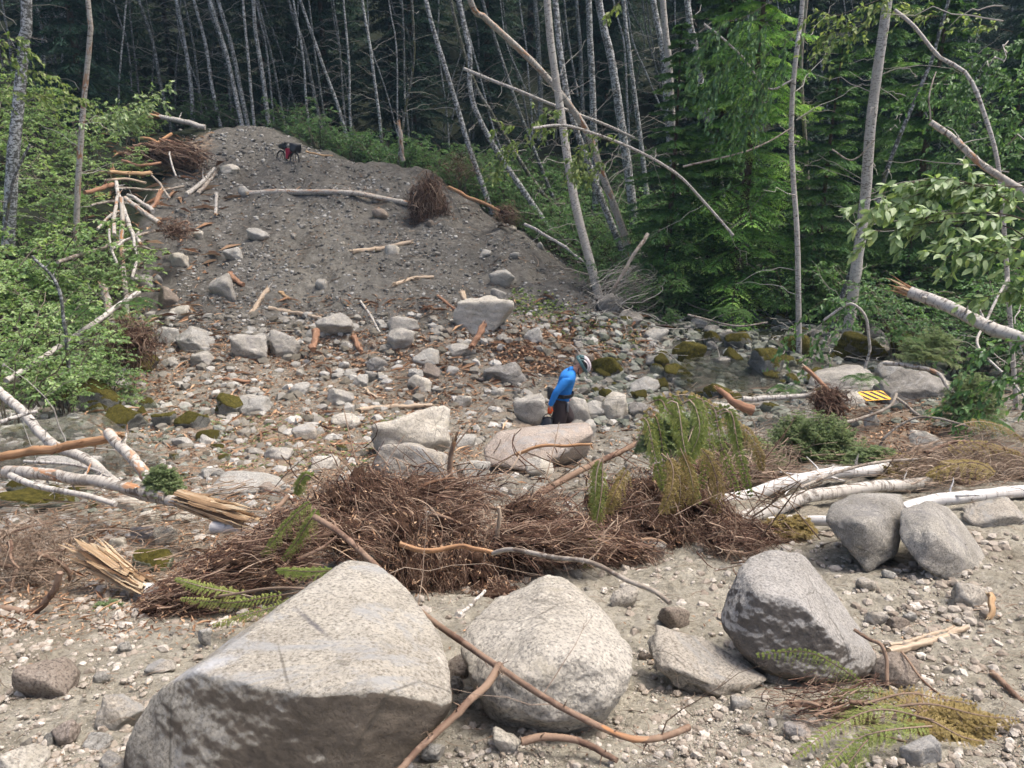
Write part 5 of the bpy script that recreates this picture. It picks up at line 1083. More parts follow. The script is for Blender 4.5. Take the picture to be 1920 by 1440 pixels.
# ------------------------------------------------------------------ leafy branches
def leafy(name, paths, D, nl, L, W, mat, label, seed, r=.006, wood='darktwig', fn=leaves, sub=3, sl=.25, hang=.3, cat='branch', group=None):
    g = np.random.default_rng(seed); lf, wd = MB(), MB(); Ps = []
    for p in paths: Ps.append(resample([pt(*(q if len(q) > 2 else (q[0], q[1], D))) for q in p], 14))
    Ps = np.array(Ps); o = Ps[0, 0].copy(); tubes(wd, Ps, r * np.linspace(1, .3, 14)[None] * np.ones((len(Ps), 1)), 5)
    m = len(Ps) * sub * 4; j = g.integers(0, len(Ps), m); i = g.integers(2, 14, m); st = Ps[j, i]; tn = nrm(np.gradient(Ps, axis=1))[j, i]; d = nrm(tn + nrm(g.normal(size=(m, 3))) * .9 - [0, 0, .25])
    ln = sl * g.uniform(.4, 1.1, m); tt = np.linspace(0, 1, 6); Q = st[:, None] + d[:, None] * (ln[:, None] * tt)[..., None]; Q[..., 2] -= ln[:, None] * tt ** 2 * hang
    tubes(wd, Q, r * .4 * np.linspace(1, .4, 6)[None] * np.ones((m, 1)), 3)
    u = g.uniform(.1, 1, (m, nl)); f = u * 4.999; ii = f.astype(int); w = (f - ii)[..., None]; rr = np.arange(m)[:, None]; c = (Q[rr, ii] * (1 - w) + Q[rr, np.minimum(ii + 1, 5)] * w).reshape(-1, 3)
    dd = np.repeat(d, nl, 0); ld = nrm(dd * .8 + g.normal(size=c.shape) * .55 - [0, 0, .35 + hang]); nn = nrm(g.normal(size=c.shape) * .5 + [0, -.35, 1]); s = g.uniform(.6, 1.15, len(c))
    fn(lf, c, ld, nn, L * s, W * s, g.random(len(c))); root = empty(name, o); T(root, label, cat, group)
    wd.obj('stem', M[wood], root, True, origin=o, loc=(0, 0, 0)); lf.obj('leaves', M[mat], root, True, origin=o, loc=(0, 0, 0)); return root
leafy('leafy_branch', [[(2000, 470), (1880, 370), (1760, 335), (1625, 372)], [(1960, 400), (1850, 350), (1720, 365), (1650, 385)], [(1990, 350), (1900, 350), (1800, 345), (1700, 350)]], 5.2, 14, .080, .036, 'leaf_near', 'upper branch of large pale leaves reaching in from the right edge', 1, fn=broad_leaves, sub=4, sl=.24)
leafy('leafy_branch', [[(2010, 520), (1900, 430), (1790, 415), (1650, 432)], [(1990, 450), (1900, 405), (1800, 400), (1720, 410)]], 5.0, 13, .080, .036, 'leaf_near', 'middle branch of large pale leaves at the right edge', 2, fn=broad_leaves, sub=3, sl=.22)
leafy('leafy_branch', [[(2010, 600), (1920, 500), (1850, 470), (1775, 482)], [(2010, 540), (1930, 480), (1860, 450), (1800, 450)], [(2000, 640), (1940, 570), (1900, 545), (1860, 555)]], 4.8, 13, .078, .035, 'leaf_near', 'lowest branch of large pale leaves at the right edge', 3, fn=broad_leaves, sub=3, sl=.2)
leafy('leafy_branch', [[(2000, 660), (1930, 640), (1860, 650), (1800, 700)], [(2000, 760), (1940, 720), (1870, 730), (1830, 770)], [(1990, 700), (1900, 690), (1850, 720), (1790, 760)]], 9.0, 10, .10, .05, 'leaf_shrub', 'shaded branch with round leaves beside the large dark rough boulder', 4, sub=5, sl=.4)
leafy('leafy_branch', [[(1620, 600), (1560, 560), (1500, 600), (1470, 650)], [(1700, 560), (1650, 545), (1580, 570), (1530, 620)], [(1640, 640), (1600, 600), (1560, 600), (1520, 670)]], 14.5, 9, .12, .06, 'leaf_shrub', 'thin sapling with green leaves hanging over the creek', 5, sub=5, sl=.55)
leafy('leafy_branch', [[(1100, 243), (1000, 238), (950, 235), (925, 245)], [(1110, 260), (1090, 280), (1085, 300), (1080, 320)], [(990, 260), (960, 275), (945, 290), (935, 308)]], 18.2, 9, .13, .07, 'leaf_yellow', 'small leafy twigs with pale leaves in front of the leaning birches', 6, sub=5, sl=.5)
leafy('leafy_branch', [[(1200, 285), (1150, 265), (1110, 265), (1080, 290)], [(1060, 200), (1040, 205), (1020, 210), (1010, 220)], [(1150, 300), (1120, 310), (1100, 330), (1085, 315)]], 18.6, 9, .13, .07, 'leaf_yellow', 'pale leafy twigs around the arching white branch', 7, sub=4, sl=.5)
leafy('leafy_branch', [[(1170, -10), (1160, 5), (1150, 15), (1140, 28)]], 10, 5, .09, .045, 'leaf_yellow', 'tiny bright yellow-green leaf sprig at the top centre', 8, sub=2, sl=.12)
leafy('leafy_branch', [[(1700, -20), (1620, 10), (1560, 30), (1500, 10)], [(1760, 30), (1700, 30), (1640, 20), (1600, 60)], [(1900, 60), (1820, 40), (1760, 20), (1700, 25)], [(1640, 60), (1600, 50), (1560, 60), (1540, 90)]], 16, 9, .12, .06, 'leaf_yellow', 'yellow-green alder twigs at the top right', 9, sub=5, sl=.6)
leafy('leafy_branch', [[(1960, 60), (1880, 90), (1800, 130), (1740, 160)], [(1960, 180), (1900, 150), (1850, 140), (1800, 170)], [(1980, 250), (1900, 220), (1840, 200), (1800, 230)], [(1980, 300), (1900, 280), (1850, 250), (1790, 290)]], 17, 16, .12, .06, 'leaf_shrub', 'layered green branches filling the upper right corner', 10, sub=10, sl=.9)
leafy('leafy_branch', [[(1460, 20), (1420, 60), (1370, 110), (1330, 160)], [(1500, 50), (1440, 100), (1400, 150), (1370, 220)], [(1450, 0), (1400, 30), (1350, 50), (1310, 110)], [(1480, 100), (1440, 150), (1420, 180), (1400, 240)]], 18, 12, .15, .06, 'leaf_dark', 'hanging alder foliage over the top of the bright hemlock', 11, sub=9, sl=.8, hang=.9)
leafy('leafy_branch', [[(170, 240), (220, 205), (260, 190), (310, 165)], [(180, 260), (215, 215), (240, 205), (268, 200)], [(130, 230), (180, 225), (220, 220), (250, 235)]], 20, 9, .13, .065, 'leaf_near', 'pale sunlit twig reaching right from the left thicket', 12, sub=5, sl=.5)
leafy('leafy_branch', [[(-40, 60), (0, 80), (30, 75), (60, 110)], [(-40, 120), (10, 110), (50, 130), (110, 150)], [(-40, 180), (30, 170), (80, 180), (150, 190)]], 13, 9, .09, .05, 'leaf_yellow', 'bright yellow-green sprig at the upper left edge', 13, sub=5, sl=.4)
# ------------------------------------------------------------------ cedar boughs, fir heaps, ferns
def bough(name, paths, side, nside, nleaf, lL, lW, mat, label, seed, droop=.5, wr=.006, up=(0, -.4, 1), cat='cedar branch', la=30, wood='twig', ang=55):
    Ps = np.array([resample([pt(*q) for q in p], 16) for p in paths]); o = Ps[0, 0].copy(); lf, wd = MB(), MB()
    sprays(lf, wd, Ps, side, nside, nleaf, lL, lW, droop, ang, seed, wr, up=up, la=la); root = empty(name, o); T(root, label, cat)
    wd.obj('stem', M[wood], root, True, origin=o, loc=(0, 0, 0)); lf.obj('fronds', M[mat], root, True, origin=o, loc=(0, 0, 0)); return root
_g = np.random.default_rng(9); _pp = []
for _i in range(11):
    _x = 1205 + _i * 17 + _g.uniform(-9, 9); _y = 830 - 85 * math.sin(min(1, (_i + 2) / 6) * 1.57) + max(0, _i - 6) * 8 + _g.uniform(-8, 14); _l = _g.uniform(45, 190); _d = 5.8 - .5 * _g.random()
    _pp.append([(_x - 22, _y + 6, _d + .05), (_x, _y, _d), (_x + 14, _y + _l * .45, _d - .08), (_x + 12 + _g.uniform(-34, 40), _y + _l, _d - .1)])
bough('cedar_bough', _pp, .075, 20, 9, .028, .011, 'cedar', 'green-gold cedar bough hanging in a curtain right of the person', 1, .5, up=(0, -1, .35))
bough('cedar_bough', [[(1190, 838, 5.9), (1230, 760, 5.85), (1300, 742, 5.8), (1395, 800, 5.75)], [(1240, 850, 5.5), (1270, 880, 5.45), (1275, 930, 5.4), (1262, 990, 5.35)], [(1300, 830, 5.5), (1330, 860, 5.45), (1345, 910, 5.4), (1340, 960, 5.35)], [(1330, 790, 6.2), (1390, 800, 6.1), (1420, 840, 6.0), (1430, 880, 6.0)]],
      .11, 22, 10, .028, .010, 'cedar_dry', 'golden cedar sprays arching over the hanging curtain', 12, .6, up=(0, -.8, .6))
bough('cedar_bough', [[(1130, 850, 5.0), (1128, 920, 4.9), (1112, 1010, 4.8), (1092, 1115, 4.7)], [(1132, 850, 5.0), (1120, 880, 4.95), (1116, 930, 4.9), (1120, 985, 4.85)]], .075, 34, 8, .024, .009, 'cedar', 'long narrow cedar spray hanging down beside the pale boulder', 2, .9, up=(0, -1, .2))
bough('cedar_bough', [[(1250, 850, 5.2), (1262, 880, 5.1), (1258, 920, 5.0), (1240, 960, 4.95)], [(1275, 840, 5.2), (1292, 880, 5.1), (1300, 920, 5.0), (1296, 945, 5.0)], [(1180, 870, 5.2), (1165, 900, 5.1), (1150, 930, 5), (1140, 960, 5)]], .09, 20, 9, .026, .010, 'cedar_dry', 'yellowed cedar fronds hanging over the brown root mass', 3, .8, up=(0, -1, .3))
bough('cedar_bough', [[(600, 935, 4.1), (570, 950, 4.05), (530, 990, 4.0), (492, 1040, 3.95)], [(600, 945, 4.1), (585, 970, 4.0), (560, 1010, 4.0), (530, 1050, 3.95)], [(590, 900, 4.3), (575, 890, 4.3), (562, 905, 4.3), (556, 925, 4.3)]], .06, 26, 8, .018, .007, 'cedar', 'cedar fronds drooping on the left hump of roots', 4, .7, up=(0, -1, .5))
bough('cedar_bough', [[(640, 1068, 3.2), (590, 1072, 3.2), (550, 1070, 3.25), (520, 1068, 3.3)], [(560, 1110, 3.3), (500, 1120, 3.3), (430, 1130, 3.35), (340, 1122, 3.5)], [(600, 1100, 3.2), (540, 1130, 3.2), (470, 1150, 3.25), (400, 1172, 3.3)], [(480, 1120, 3.4), (430, 1110, 3.4), (380, 1100, 3.4), (330, 1085, 3.5)]],
      .05, 30, 8, .016, .006, 'cedar', 'yellow-green cedar fronds lying behind the huge boulder', 5, .3, up=(0, -.6, 1))
bough('cedar_bough', [[(1640, 1300, 2.5), (1580, 1255, 2.45), (1510, 1222, 2.4), (1420, 1228, 2.35)]], .045, 26, 8, .012, .0045, 'cedar', 'thin cedar frond arching in front of the dark leaning boulder', 6, 1.0, wr=.003, up=(0, -.8, .6))
bough('cedar_bough', [[(1750, 1350, 2.2), (1650, 1330, 2.2), (1570, 1360, 2.15), (1490, 1420, 2.05)], [(1760, 1360, 2.2), (1660, 1370, 2.1), (1600, 1390, 2.1), (1540, 1450, 2.0)], [(1720, 1330, 2.3), (1650, 1300, 2.35), (1580, 1300, 2.4), (1520, 1330, 2.4)],
                      [(1700, 1390, 2.1), (1640, 1380, 2.1), (1600, 1420, 2.05), (1560, 1470, 2.0)]], .055, 26, 9, .013, .0048, 'cedar', 'half-green cedar branch lying at the bottom right', 7, .25, up=(0, -.2, 1))
bough('cedar_bough', [[(1650, 1330, 2.25), (1740, 1320, 2.25), (1830, 1340, 2.25), (1910, 1350, 2.25)], [(1660, 1340, 2.2), (1740, 1350, 2.2), (1800, 1380, 2.15), (1840, 1390, 2.15)], [(1620, 1320, 2.3), (1700, 1300, 2.35), (1760, 1310, 2.35), (1830, 1320, 2.3)]], .055, 24, 9, .013, .0045, 'cedar_dry', 'dry tan cedar litter right of the half-green branch', 8, .2)
bough('cedar_bough', [[(1790, 800, 8), (1830, 790, 8), (1880, 800, 8), (1930, 830, 8)], [(1760, 860, 7), (1820, 830, 7), (1880, 840, 7), (1940, 860, 7)], [(1880, 900, 6.3), (1840, 870, 6.4), (1790, 870, 6.4), (1740, 890, 6.4)]], .16, 22, 9, .035, .012, 'cedar_dry', 'dry cedar boughs above the brown tangle at the right edge', 9, .6)
def heap(name, cx, cy, w, h, D, n, side, mat, label, seed, lL=.035, lW=.012, cat='cut foliage', nleaf=8, nside=14):
    g = np.random.default_rng(seed); s = D / FPX * 1.04; b = pt(cx, cy + h / 2, D); a = g.uniform(0, 6.28, n); rr = g.uniform(.2, 1, n); el = g.uniform(.15, 1.35, n)
    end = np.stack([np.cos(a) * w * s / 2 * np.cos(el), np.sin(a) * w * s * .35 * np.cos(el), h * s * np.sin(el) * .95], -1); ts = np.linspace(0, 1, 10)[None, :, None]
    st = end * g.uniform(0, .45, (n, 1)); P = b + st[:, None] + (end - st)[:, None] * ts; P[..., 2] -= (h * s * .25 * ts[..., 0] ** 2 * g.uniform(0, 1, (n, 1)))
    P += g.normal(size=P.shape) * .01; lf, wd = MB(), MB(); sprays(lf, wd, P, side, nside, nleaf, lL, lW, .3, 52, seed, .003); root = empty(name, b); T(root, label, cat)
    wd.obj('stem', M['twig'], root, True, origin=b, loc=(0, 0, 0)); lf.obj('fronds', M[mat], root, True, origin=b, loc=(0, 0, 0)); return root
heap('foliage_heap', 1515, 822, 250, 150, 8.6, 420, .13, 'fir_cut', 'grey-green dome of cut foliage left of the brown litter', 11)
heap('foliage_heap', 1385, 845, 190, 90, 7.6, 170, .14, 'fir_cut', 'flattened dull green foliage between cedar bough and white log', 12)
heap('foliage_heap', 308, 890, 84, 60, 5.6, 120, .06, 'fir_cut', 'green tuft of cedar behind the short brown log', 13, .02, .008)
heap('foliage_heap', 1260, 800, 150, 90, 7.2, 130, .13, 'fir_cut', 'dull green cedar foliage behind the hanging curtain', 19, .028, .010)
heap('foliage_heap', 1640, 850, 120, 40, 7.6, 60, .12, 'fir_cut', 'green-grey fir scraps over the far end of the upper white log', 21)
heap('foliage_heap', 1800, 1352, 230, 40, 2.3, 160, .045, 'cedar_dry', 'mat of dry brown cedar scraps at the bottom right', 22, .012, .0045)
heap('foliage_heap', 1600, 1345, 150, 50, 2.35, 90, .045, 'cedar', 'dull green cedar scraps under the half-green branch', 23, .012, .0045)
heap('foliage_heap', 205, 1135, 80, 40, 3.9, 40, .06, 'fir_cut', 'grey-green sprig below the orange splinters', 14, .018, .007)
heap('foliage_heap', 1700, 870, 180, 40, 7.4, 60, .14, 'cedar_dry', 'dry foliage along the upper white log', 15)
heap('foliage_heap', 1480, 980, 120, 40, 5.3, 50, .1, 'cedar_dry', 'dull dry foliage over the short white log end', 16, .025, .009)
heap('foliage_heap', 1820, 730, 130, 100, 10, 90, .2, 'fir_cut', 'grey-green foliage right of the large dark rough boulder', 17)
heap('foliage_heap', 1740, 640, 130, 70, 12.5, 60, .2, 'fir_cut', 'drooping dull foliage on the bright moss-covered mound', 18)
def fern(cx, cy, w, D, label, seed, mat='fern'):
    g = np.random.default_rng(seed); n = 12; b = pt(cx, cy, D); s = D / FPX; a = np.linspace(0, 6.28, n, endpoint=False) + g.normal(size=n) * .2; L = w * s / 2 * g.uniform(.7, 1.1, n); ts = np.linspace(0, 1, 12)[None]
    P = np.stack([np.cos(a)[:, None] * L[:, None] * ts, np.sin(a)[:, None] * L[:, None] * ts, L[:, None] * (1.1 * ts - 1.15 * ts ** 2)], -1) + b; lf, wd = MB(), MB()
    sprays(lf, wd, P, L * .28, 22, 5, w * s * .03, w * s * .014, .2, 75, seed, .003, la=35); root = empty('fern', b); T(root, label, 'fern')
    wd.obj('stem', M['darktwig'], root, True, origin=b, loc=(0, 0, 0)); lf.obj('fronds', M[mat], root, True, origin=b, loc=(0, 0, 0))
fern(1615, 715, 90, 12, 'small fern above the striped sign', 1); fern(1790, 790, 110, 10.2, 'green fern below the large dark rough boulder', 2); fern(1370, 590, 90, 19.6, 'dark fern under the hanging hemlock boughs', 3)
fern(255, 575, 90, 18, 'fern growing beside the snapped birch stub', 4); fern(1470, 735, 70, 12.5, 'small fern between the creek water and white log', 5); fern(1700, 640, 60, 13, 'fern fronds on the bright moss-covered mound', 6)
fern(150, 590, 110, 16, 'fern under the left thicket', 7); fern(1850, 800, 120, 9.5, 'fern at the right edge above the dry boughs', 8)

# ------------------------------------------------------------------ alders and birches
CRN = [shrub_arrays(400 + i, 8.0, 3.2, 11, 10, 22, .26, .16, twl=.26) for i in range(3)]
def deadtwigs_mesh(seed, H, r):
    g = np.random.default_rng(seed); n = 16; z = g.uniform(.08, .95, n) * H; a = g.uniform(0, 6.28, n); L = g.uniform(.5, 2.2, n); ts = np.linspace(0, 1, 8)
    P = np.stack([np.cos(a)[:, None] * L[:, None] * ts, np.sin(a)[:, None] * L[:, None] * ts, z[:, None] + L[:, None] * (.45 * ts - g.uniform(-.1, .6, (n, 1)) * ts ** 2)], -1); P += g.normal(size=P.shape) * .03 * (ts > 0)[None, :, None]
    mb = MB(); tubes(mb, P, .013 * np.linspace(1, .3, 8)[None] * np.ones((n, 1)), 3); return mb.mesh('dead_twigs')
DT = [deadtwigs_mesh(i, 7.5, .1) for i in range(6)]
def tree(pts, rpx, mat, label, D=None, cat='tree', name='birch_tree', group=None, crown=True, ext=9.0, twigs=True, crmat='leaf_shrub', wob=.10, seed=None):
    """pts run from the base to the last visible point at the top of the picture; beyond it the trunk goes on"""
    if D is None:
        H = hit1(pts[0][0], pts[0][1]); D = min(float(H[1]), 52)
    P = [pt(q[0], q[1], q[2] if len(q) > 2 else D) for q in pts]; b = P[0].copy(); gb = float(gz(b[0], b[1])); P = np.array(P)
    r = rpx * (.56 if group == AG else .5 if group == 'faint trunks deep in the forest' else .82) * D / FPX; seed = abs(int(pts[0][0] * 7 + pts[0][1])) if seed is None else seed
    if gb < b[2]:                                                   # run the trunk down to the ground
        d = nrm(P[0] - P[1]); t = (b[2] - gb + .15) / max(-d[2], .2); P = np.vstack([P[0] + d * min(t, 4), P])
    else: P[0, 2] = b[2] - .1
    o = P[0].copy()
    if ext: d = nrm(P[-1] - P[-2] + np.array([0, 0, .5])); P = np.vstack([P, P[-1] + d * ext])
    root = empty(name, o); T(root, label, cat, group); L = np.linalg.norm(np.diff(P, axis=0), axis=1).sum()
    limb('trunk', P, r * 1.25, r * (.55 if ext else .8), mat, root, o, int(np.clip(L * 5, 20, 70)), 10 if rpx > 4 else 7, .08, wob, seed)
    if twigs: c = link('dead_twigs', DT[seed % 6], M['greytwig'], root); c['kind'] = 'stuff'; tl = nrm(P[2 if len(P) > 2 else 1] - P[0]); c.rotation_euler = (-tl[1] * .0, tl[0] * .9, 0)
    if crown and ext:
        i = seed % 3; key = ('crown', i, crmat)
        if key not in PROTO: PROTO[key] = copymesh(CRN[i], (crmat, 'darktwig'))
        e = link('crown', PROTO[key][0], None, root); cs = .6 if group in ('birches right of the mound', 'trees over the right creek bank') else .75; e.scale = (cs, cs, cs); e.location = P[-1] - o - np.array([0, 0, 4.2 * cs]); e.rotation_euler = (0, 0, seed % 9)
    return root
AG = 'slender alders in the forest'
A1 = [ # behind and left of the mound, leftmost first: (base x, base y, top x, radius px, mat)
 (72, 190, 88, 3, 'alder_dark'), (111, 200, 121, 3, 'alder'), (153, 185, 144, 5.5, 'alder_dark'), (100, 150, 60, 3, 'alder_dark'), (210, 195, 190, 3, 'alder_dark'), (226, 200, 239, 2.6, 'alder'), (262, 185, 242, 3, 'alder_dark'), (312, 200, 260, 5, 'alder_dark'),
 (330, 190, 338, 3, 'alder_dark'), (364, 224, 331, 5.5, 'alder'), (380, 215, 345, 3.5, 'alder_dark'), (408, 216, 362, 5, 'alder'), (432, 210, 400, 4, 'alder_dark'), (449, 221, 391, 6, 'alder'), (462, 222, 408, 6, 'alder'), (474, 219, 457, 4, 'alder'), (500, 218, 473, 6, 'alder'),
 (531, 212, 483, 3.4, 'alder_dark'), (547, 178, 488, 3, 'alder_dark'), (578, 205, 548, 3.4, 'alder'), (585, 165, 540, 5.5, 'alder_dark'), (604, 190, 578, 3, 'alder_dark'), (636, 218, 560, 5, 'alder'), (660, 262, 640, 3.5, 'alder'), (640, 150, 625, 3, 'alder_dark'), (705, 195, 681, 4.5, 'alder'), (760, 120, 755, 3, 'alder_dark')]
ordw = ['first','second','third','fourth','fifth','sixth','seventh','eighth','ninth','tenth','eleventh','twelfth','thirteenth','fourteenth','fifteenth','sixteenth','seventeenth','eighteenth','nineteenth','twentieth','twenty-first','twenty-second','twenty-third','twenty-fourth','twenty-fifth','twenty-sixth','twenty-seventh','twenty-eighth','twenty-ninth','thirtieth']
for i, (bx, by, tx, rp, mt) in enumerate(sorted(A1)):
    mx = (bx + tx) / 2 + (bx - tx) * .08; tree([(bx, by), (mx, by / 2), (tx, -5)], rp, mt, 'slender %s alder behind the mound and left thicket, %s from the left' % ('pale' if mt == 'alder' else 'dark grey', ordw[i]), name='alder_tree', group=AG, D=42.5 + (i * 7 % 5) * .6 if mt == 'alder' else 44.5 + (i * 5 % 7) * .5)
tree([(30, 215, 24), (42, 80, 24), (50, -5, 24)], 11, 'alder', 'thickest pale alder trunk at the upper left edge', D=24, name='alder_tree', crmat='leaf_left')
tree([(150, 320, 24.5), (157, 180, 24.5), (172, 60, 24.5), (170, -5, 24.5)], 5.5, 'birch_torn', 'white forked birch with an orange scar above the left thicket', D=24.5)
tree([(172, 60, 24.5), (182, -5, 24.5)], 4, 'birch', 'thin white fork top beside the orange-scarred birch', D=24.5, crown=False, ext=3, twigs=False) if False else None
CG = 'birches right of the mound'
tree([(900, 332), (868, 230), (830, 110), (800, -5)], 5, 'alder', 'slim mottled trunk leaning left, just right of the mound crest', D=33, group=CG)
tree([(978, 346), (905, 235), (882, 170), (880, 100), (858, -5)], 5.5, 'alder', 'crooked mottled trunk with a bend, second right of the mound', D=32, group=CG)
tree([(990, 318), (920, 215), (885, 150), (845, -5)], 4, 'alder_moss', 'thin mossy trunk crossing the crooked one right of the mound', D=34, group=CG)
tree([(1012, 310), (965, 190), (925, 60), (905, -5)], 3.5, 'alder_dark', 'thin grey trunk leaning left behind the pale leafy twigs', D=36, group=CG)
tree([(1130, 335, 27), (1098, 250, 27), (1040, 170, 26.5), (960, 85, 26), (905, 30, 25.5), (880, -5, 25)], 7.5, 'birch_torn', 'birch leaning hard left with a torn orange upper side', D=26.5, group=CG, ext=5)
tree([(1105, 485, 23.5), (1085, 400, 23.5), (1068, 310, 23.7), (1052, 210, 24), (1040, 120, 24), (1030, -5, 24)], 8.5, 'birch', 'white birch with dark flecks rising in front of the leaning birches', D=23.8, group=CG)
tree([(1120, 345, 28), (1075, 225, 28), (1052, 120, 28), (1038, -5, 28)], 6.5, 'alder', 'mottled trunk just behind the flecked white birch', D=28, group=CG)
tree([(1112, 300), (1108, 150), (1103, -5)], 7, 'alder', 'straight pale trunk, left of two thick ones behind the leaning birches', D=36, group=CG)
tree([(1168, 258), (1145, 110), (1122, -5)], 8.5, 'alder', 'thick pale trunk curving left, right of two behind the leaning birches', D=35, group=CG)
tree([(1195, 225), (1180, 100), (1168, -5)], 4.5, 'alder', 'slim pale trunk right of the two thick ones', D=38, group=CG)
tree([(1090, 160), (1085, 60), (1082, -5)], 4, 'alder_dark', 'faint grey trunk left of the two thick pale ones', D=44, group=CG)
tree([(1248, 190), (1238, 90), (1227, -5)], 6.5, 'alder', 'pale trunk, left one of the touching pair above the hemlock', D=33, group=CG)
tree([(1263, 260), (1255, 110), (1243, -5)], 7, 'birch', 'brighter trunk, right one of the touching pair above the hemlock', D=31, group=CG)
tree([(1318, 170), (1302, 80), (1288, -5)], 6.5, 'alder', 'pale trunk disappearing into the top of the bright hemlock', D=30, group=CG)
tree([(1008, 120), (1005, 50), (1003, -5)], 5, 'alder_dark', 'faint grey trunk left of the flecked white birch', D=45, group=CG)
tree([(745, 300, 36), (770, 140, 36), (772, -5, 36)], 2.6, 'alder_moss', 'very thin upright sapling behind the short snapped birch', D=36, crown=False, group=CG)
RG = 'trees over the right creek bank'
tree([(1492, 470, 19), (1488, 300, 19), (1490, 160, 19), (1496, 60, 19), (1500, -5, 19)], 5.2, 'birch', 'straight slim white birch standing before the bright hemlock', D=19, group=RG)
tree([(1512, 240, 25), (1508, 120, 25), (1510, -5, 25)], 4, 'deadwood', 'brownish bare trunk behind the straight slim birch', D=25, group=RG)
tree([(1604, 500, 20), (1625, 340, 20), (1640, 200, 20), (1658, 80, 20), (1672, -5, 20)], 10.5, 'birch', 'thick white birch leaning right, tallest on the right', D=20, group=RG)
tree([(1645, 375, 20.5), (1690, 250, 20.5), (1730, 150, 20.5), (1752, 100, 20.5)], 5, 'alder_dark', 'slender dark trunk leaning right beside the thick birch', D=20.5, crown=False, ext=2.5, group=RG)
tree([(1890, 520, 12), (1875, 310, 12), (1840, 190, 12.2), (1808, 133, 12.4), (1760, 105, 12.6), (1715, 45, 12.8), (1680, 15, 13)], 4.6, 'birch', 'slim crooked birch bending left near the right edge', D=12.3, crown=False, ext=0, group=RG, wob=.03)
log('dead_branch', [(1745, 228, 11), (1800, 270, 10.8), (1850, 315, 10.6), (1960, 385, 10.2)], 7, 'birch_torn', 'thick bare branch slanting down to the right edge above the large leaves', 'branch', twigs=12, taper=1.3)
log('dead_branch', [(1745, 225, 11), (1742, 180, 11), (1755, 135, 11.2)], 2, 'deadwood', 'thin curved twig rising from the thick bare branch', 'branch')
log('dead_branch', [(1890, 520, 11.5), (1850, 600, 11), (1835, 650, 10.6), (1900, 720, 10), (1960, 790, 9.5)], 3.4, 'birch', 'thin crooked white branch below the snapped trunk', 'branch', twigs=5)
log('dead_branch', [(1320, 45, 19), (1385, 100, 19), (1440, 165, 19), (1487, 150, 19)], 2.6, 'birch', 'thin white branch slanting to the straight slim birch', 'branch')
log('dead_branch', [(870, 128, 29), (960, 165, 28), (1060, 205, 27.5), (1190, 258, 27)], 4, 'birch', 'broken pole resting across the leaning birches', 'branch')
log('dead_branch', [(1560, 280, 20), (1600, 300, 19.8), (1640, 262, 19.8)], 2, 'deadwood', 'bare twig crossing left of the thick leaning birch', 'branch', twigs=4)
log('dead_branch', [(130, 700, 13), (122, 620, 13), (110, 540, 13), (60, 480, 13)], 4.5, 'darktwig' if False else 'alder_dark', 'dark crooked stem rising from the mossy boulder at left', 'stem', twigs=10)
log('dead_branch', [(8, 430, 12), (25, 340, 12), (55, 270, 12)], 3.5, 'alder_dark', 'dark bare stem in the left thicket', 'stem', twigs=10)
# far trunks among the conifers
g = np.random.default_rng(77)
for i in range(70):
    px = g.uniform(-80, 1950); bx = px + g.uniform(-10, 40); tree([(bx, g.uniform(140, 200)), (px + g.uniform(-5, 15), 80), (px - g.uniform(0, 20), -5)], g.uniform(2.0, 3.6), 'alder' if i % 3 else 'alder_dark', 'faint thin trunk deep in the dark forest', D=g.uniform(44, 54), name='alder_tree', group='faint trunks deep in the forest', cat='tree', crmat='leaf_dark')
# ------------------------------------------------------------------ logs burst into slivers
def sliver_bundle(root, pts, rpx, mat, n=34, fan=.5, seed=1, name='splintered_wood', nx=14):
    P = path3(pts); o = np.array(root.location[:]); r = rpx * P[:, 1].mean() / FPX; Q = resample(P, 40); g = np.random.default_rng(seed); mb = MB()
    tn = nrm(np.gradient(Q, axis=0)); a = nrm(np.cross(tn, [0.1, .1, 1.0])); b = np.cross(tn, a)
    for i in range(n):
        t0 = g.uniform(0, .3); t1 = g.uniform(.4, 1.0); u = np.linspace(t0, t1, nx) * 39; k0 = u.astype(int).clip(0, 38); w = (u - k0)[:, None]
        c = Q[k0] * (1 - w) + Q[k0 + 1] * w; an = g.uniform(0, 6.28); rr = r * g.uniform(.3, .95); sp = 1 + fan * np.linspace(0, 1, nx) ** 2 * g.uniform(0, 1.6)
        c = c + (a[k0] * math.cos(an) + b[k0] * math.sin(an)) * (rr * sp)[:, None] + g.normal(size=3) * .03 * r + np.cumsum(g.normal(size=(nx, 3)), 0) * r * .035
        tubes(mb, c[None], (r * (g.uniform(.22, .42) if i % 5 == 0 else g.uniform(.05, .18)) * np.array([.8] + [1] * (nx - 4) + [.7, .4, .05]))[None], 4, g.random())
    mb.obj(name, M[mat], root, False, origin=o, loc=(0, 0, 0))
def burst(pts, rpx, mat, label, seed, fan=.5, n=36, bark=None, cat='log'):
    P = path3(pts); root = empty('splintered_log', P[0]); T(root, label, cat, LOGG); sliver_bundle(root, pts, rpx, mat, n * 2, fan, seed)
    if bark:
        Q = resample(P, 30)[:22]; r = rpx * P[:, 1].mean() / FPX
        limb('bark', Q - np.array([0, -.01, r * .45]), r * .8, r * .5, bark, root, P[0], 22, 12, .2, 0, seed)
burst([(330,934,5.4),(375,948,5.2),(430,965,5.0),(497,986,4.75)], 20, 'split', 'thick log burst into yellow splinters left of the root mass', 3, .45, 46)
burst([(283,1106,4.0),(235,1080,4.15),(180,1045,4.3),(128,1018,4.45)], 22, 'split', 'upturned log burst into orange splinters behind the root bundle', 5, .7, 46, 'birch_clean')
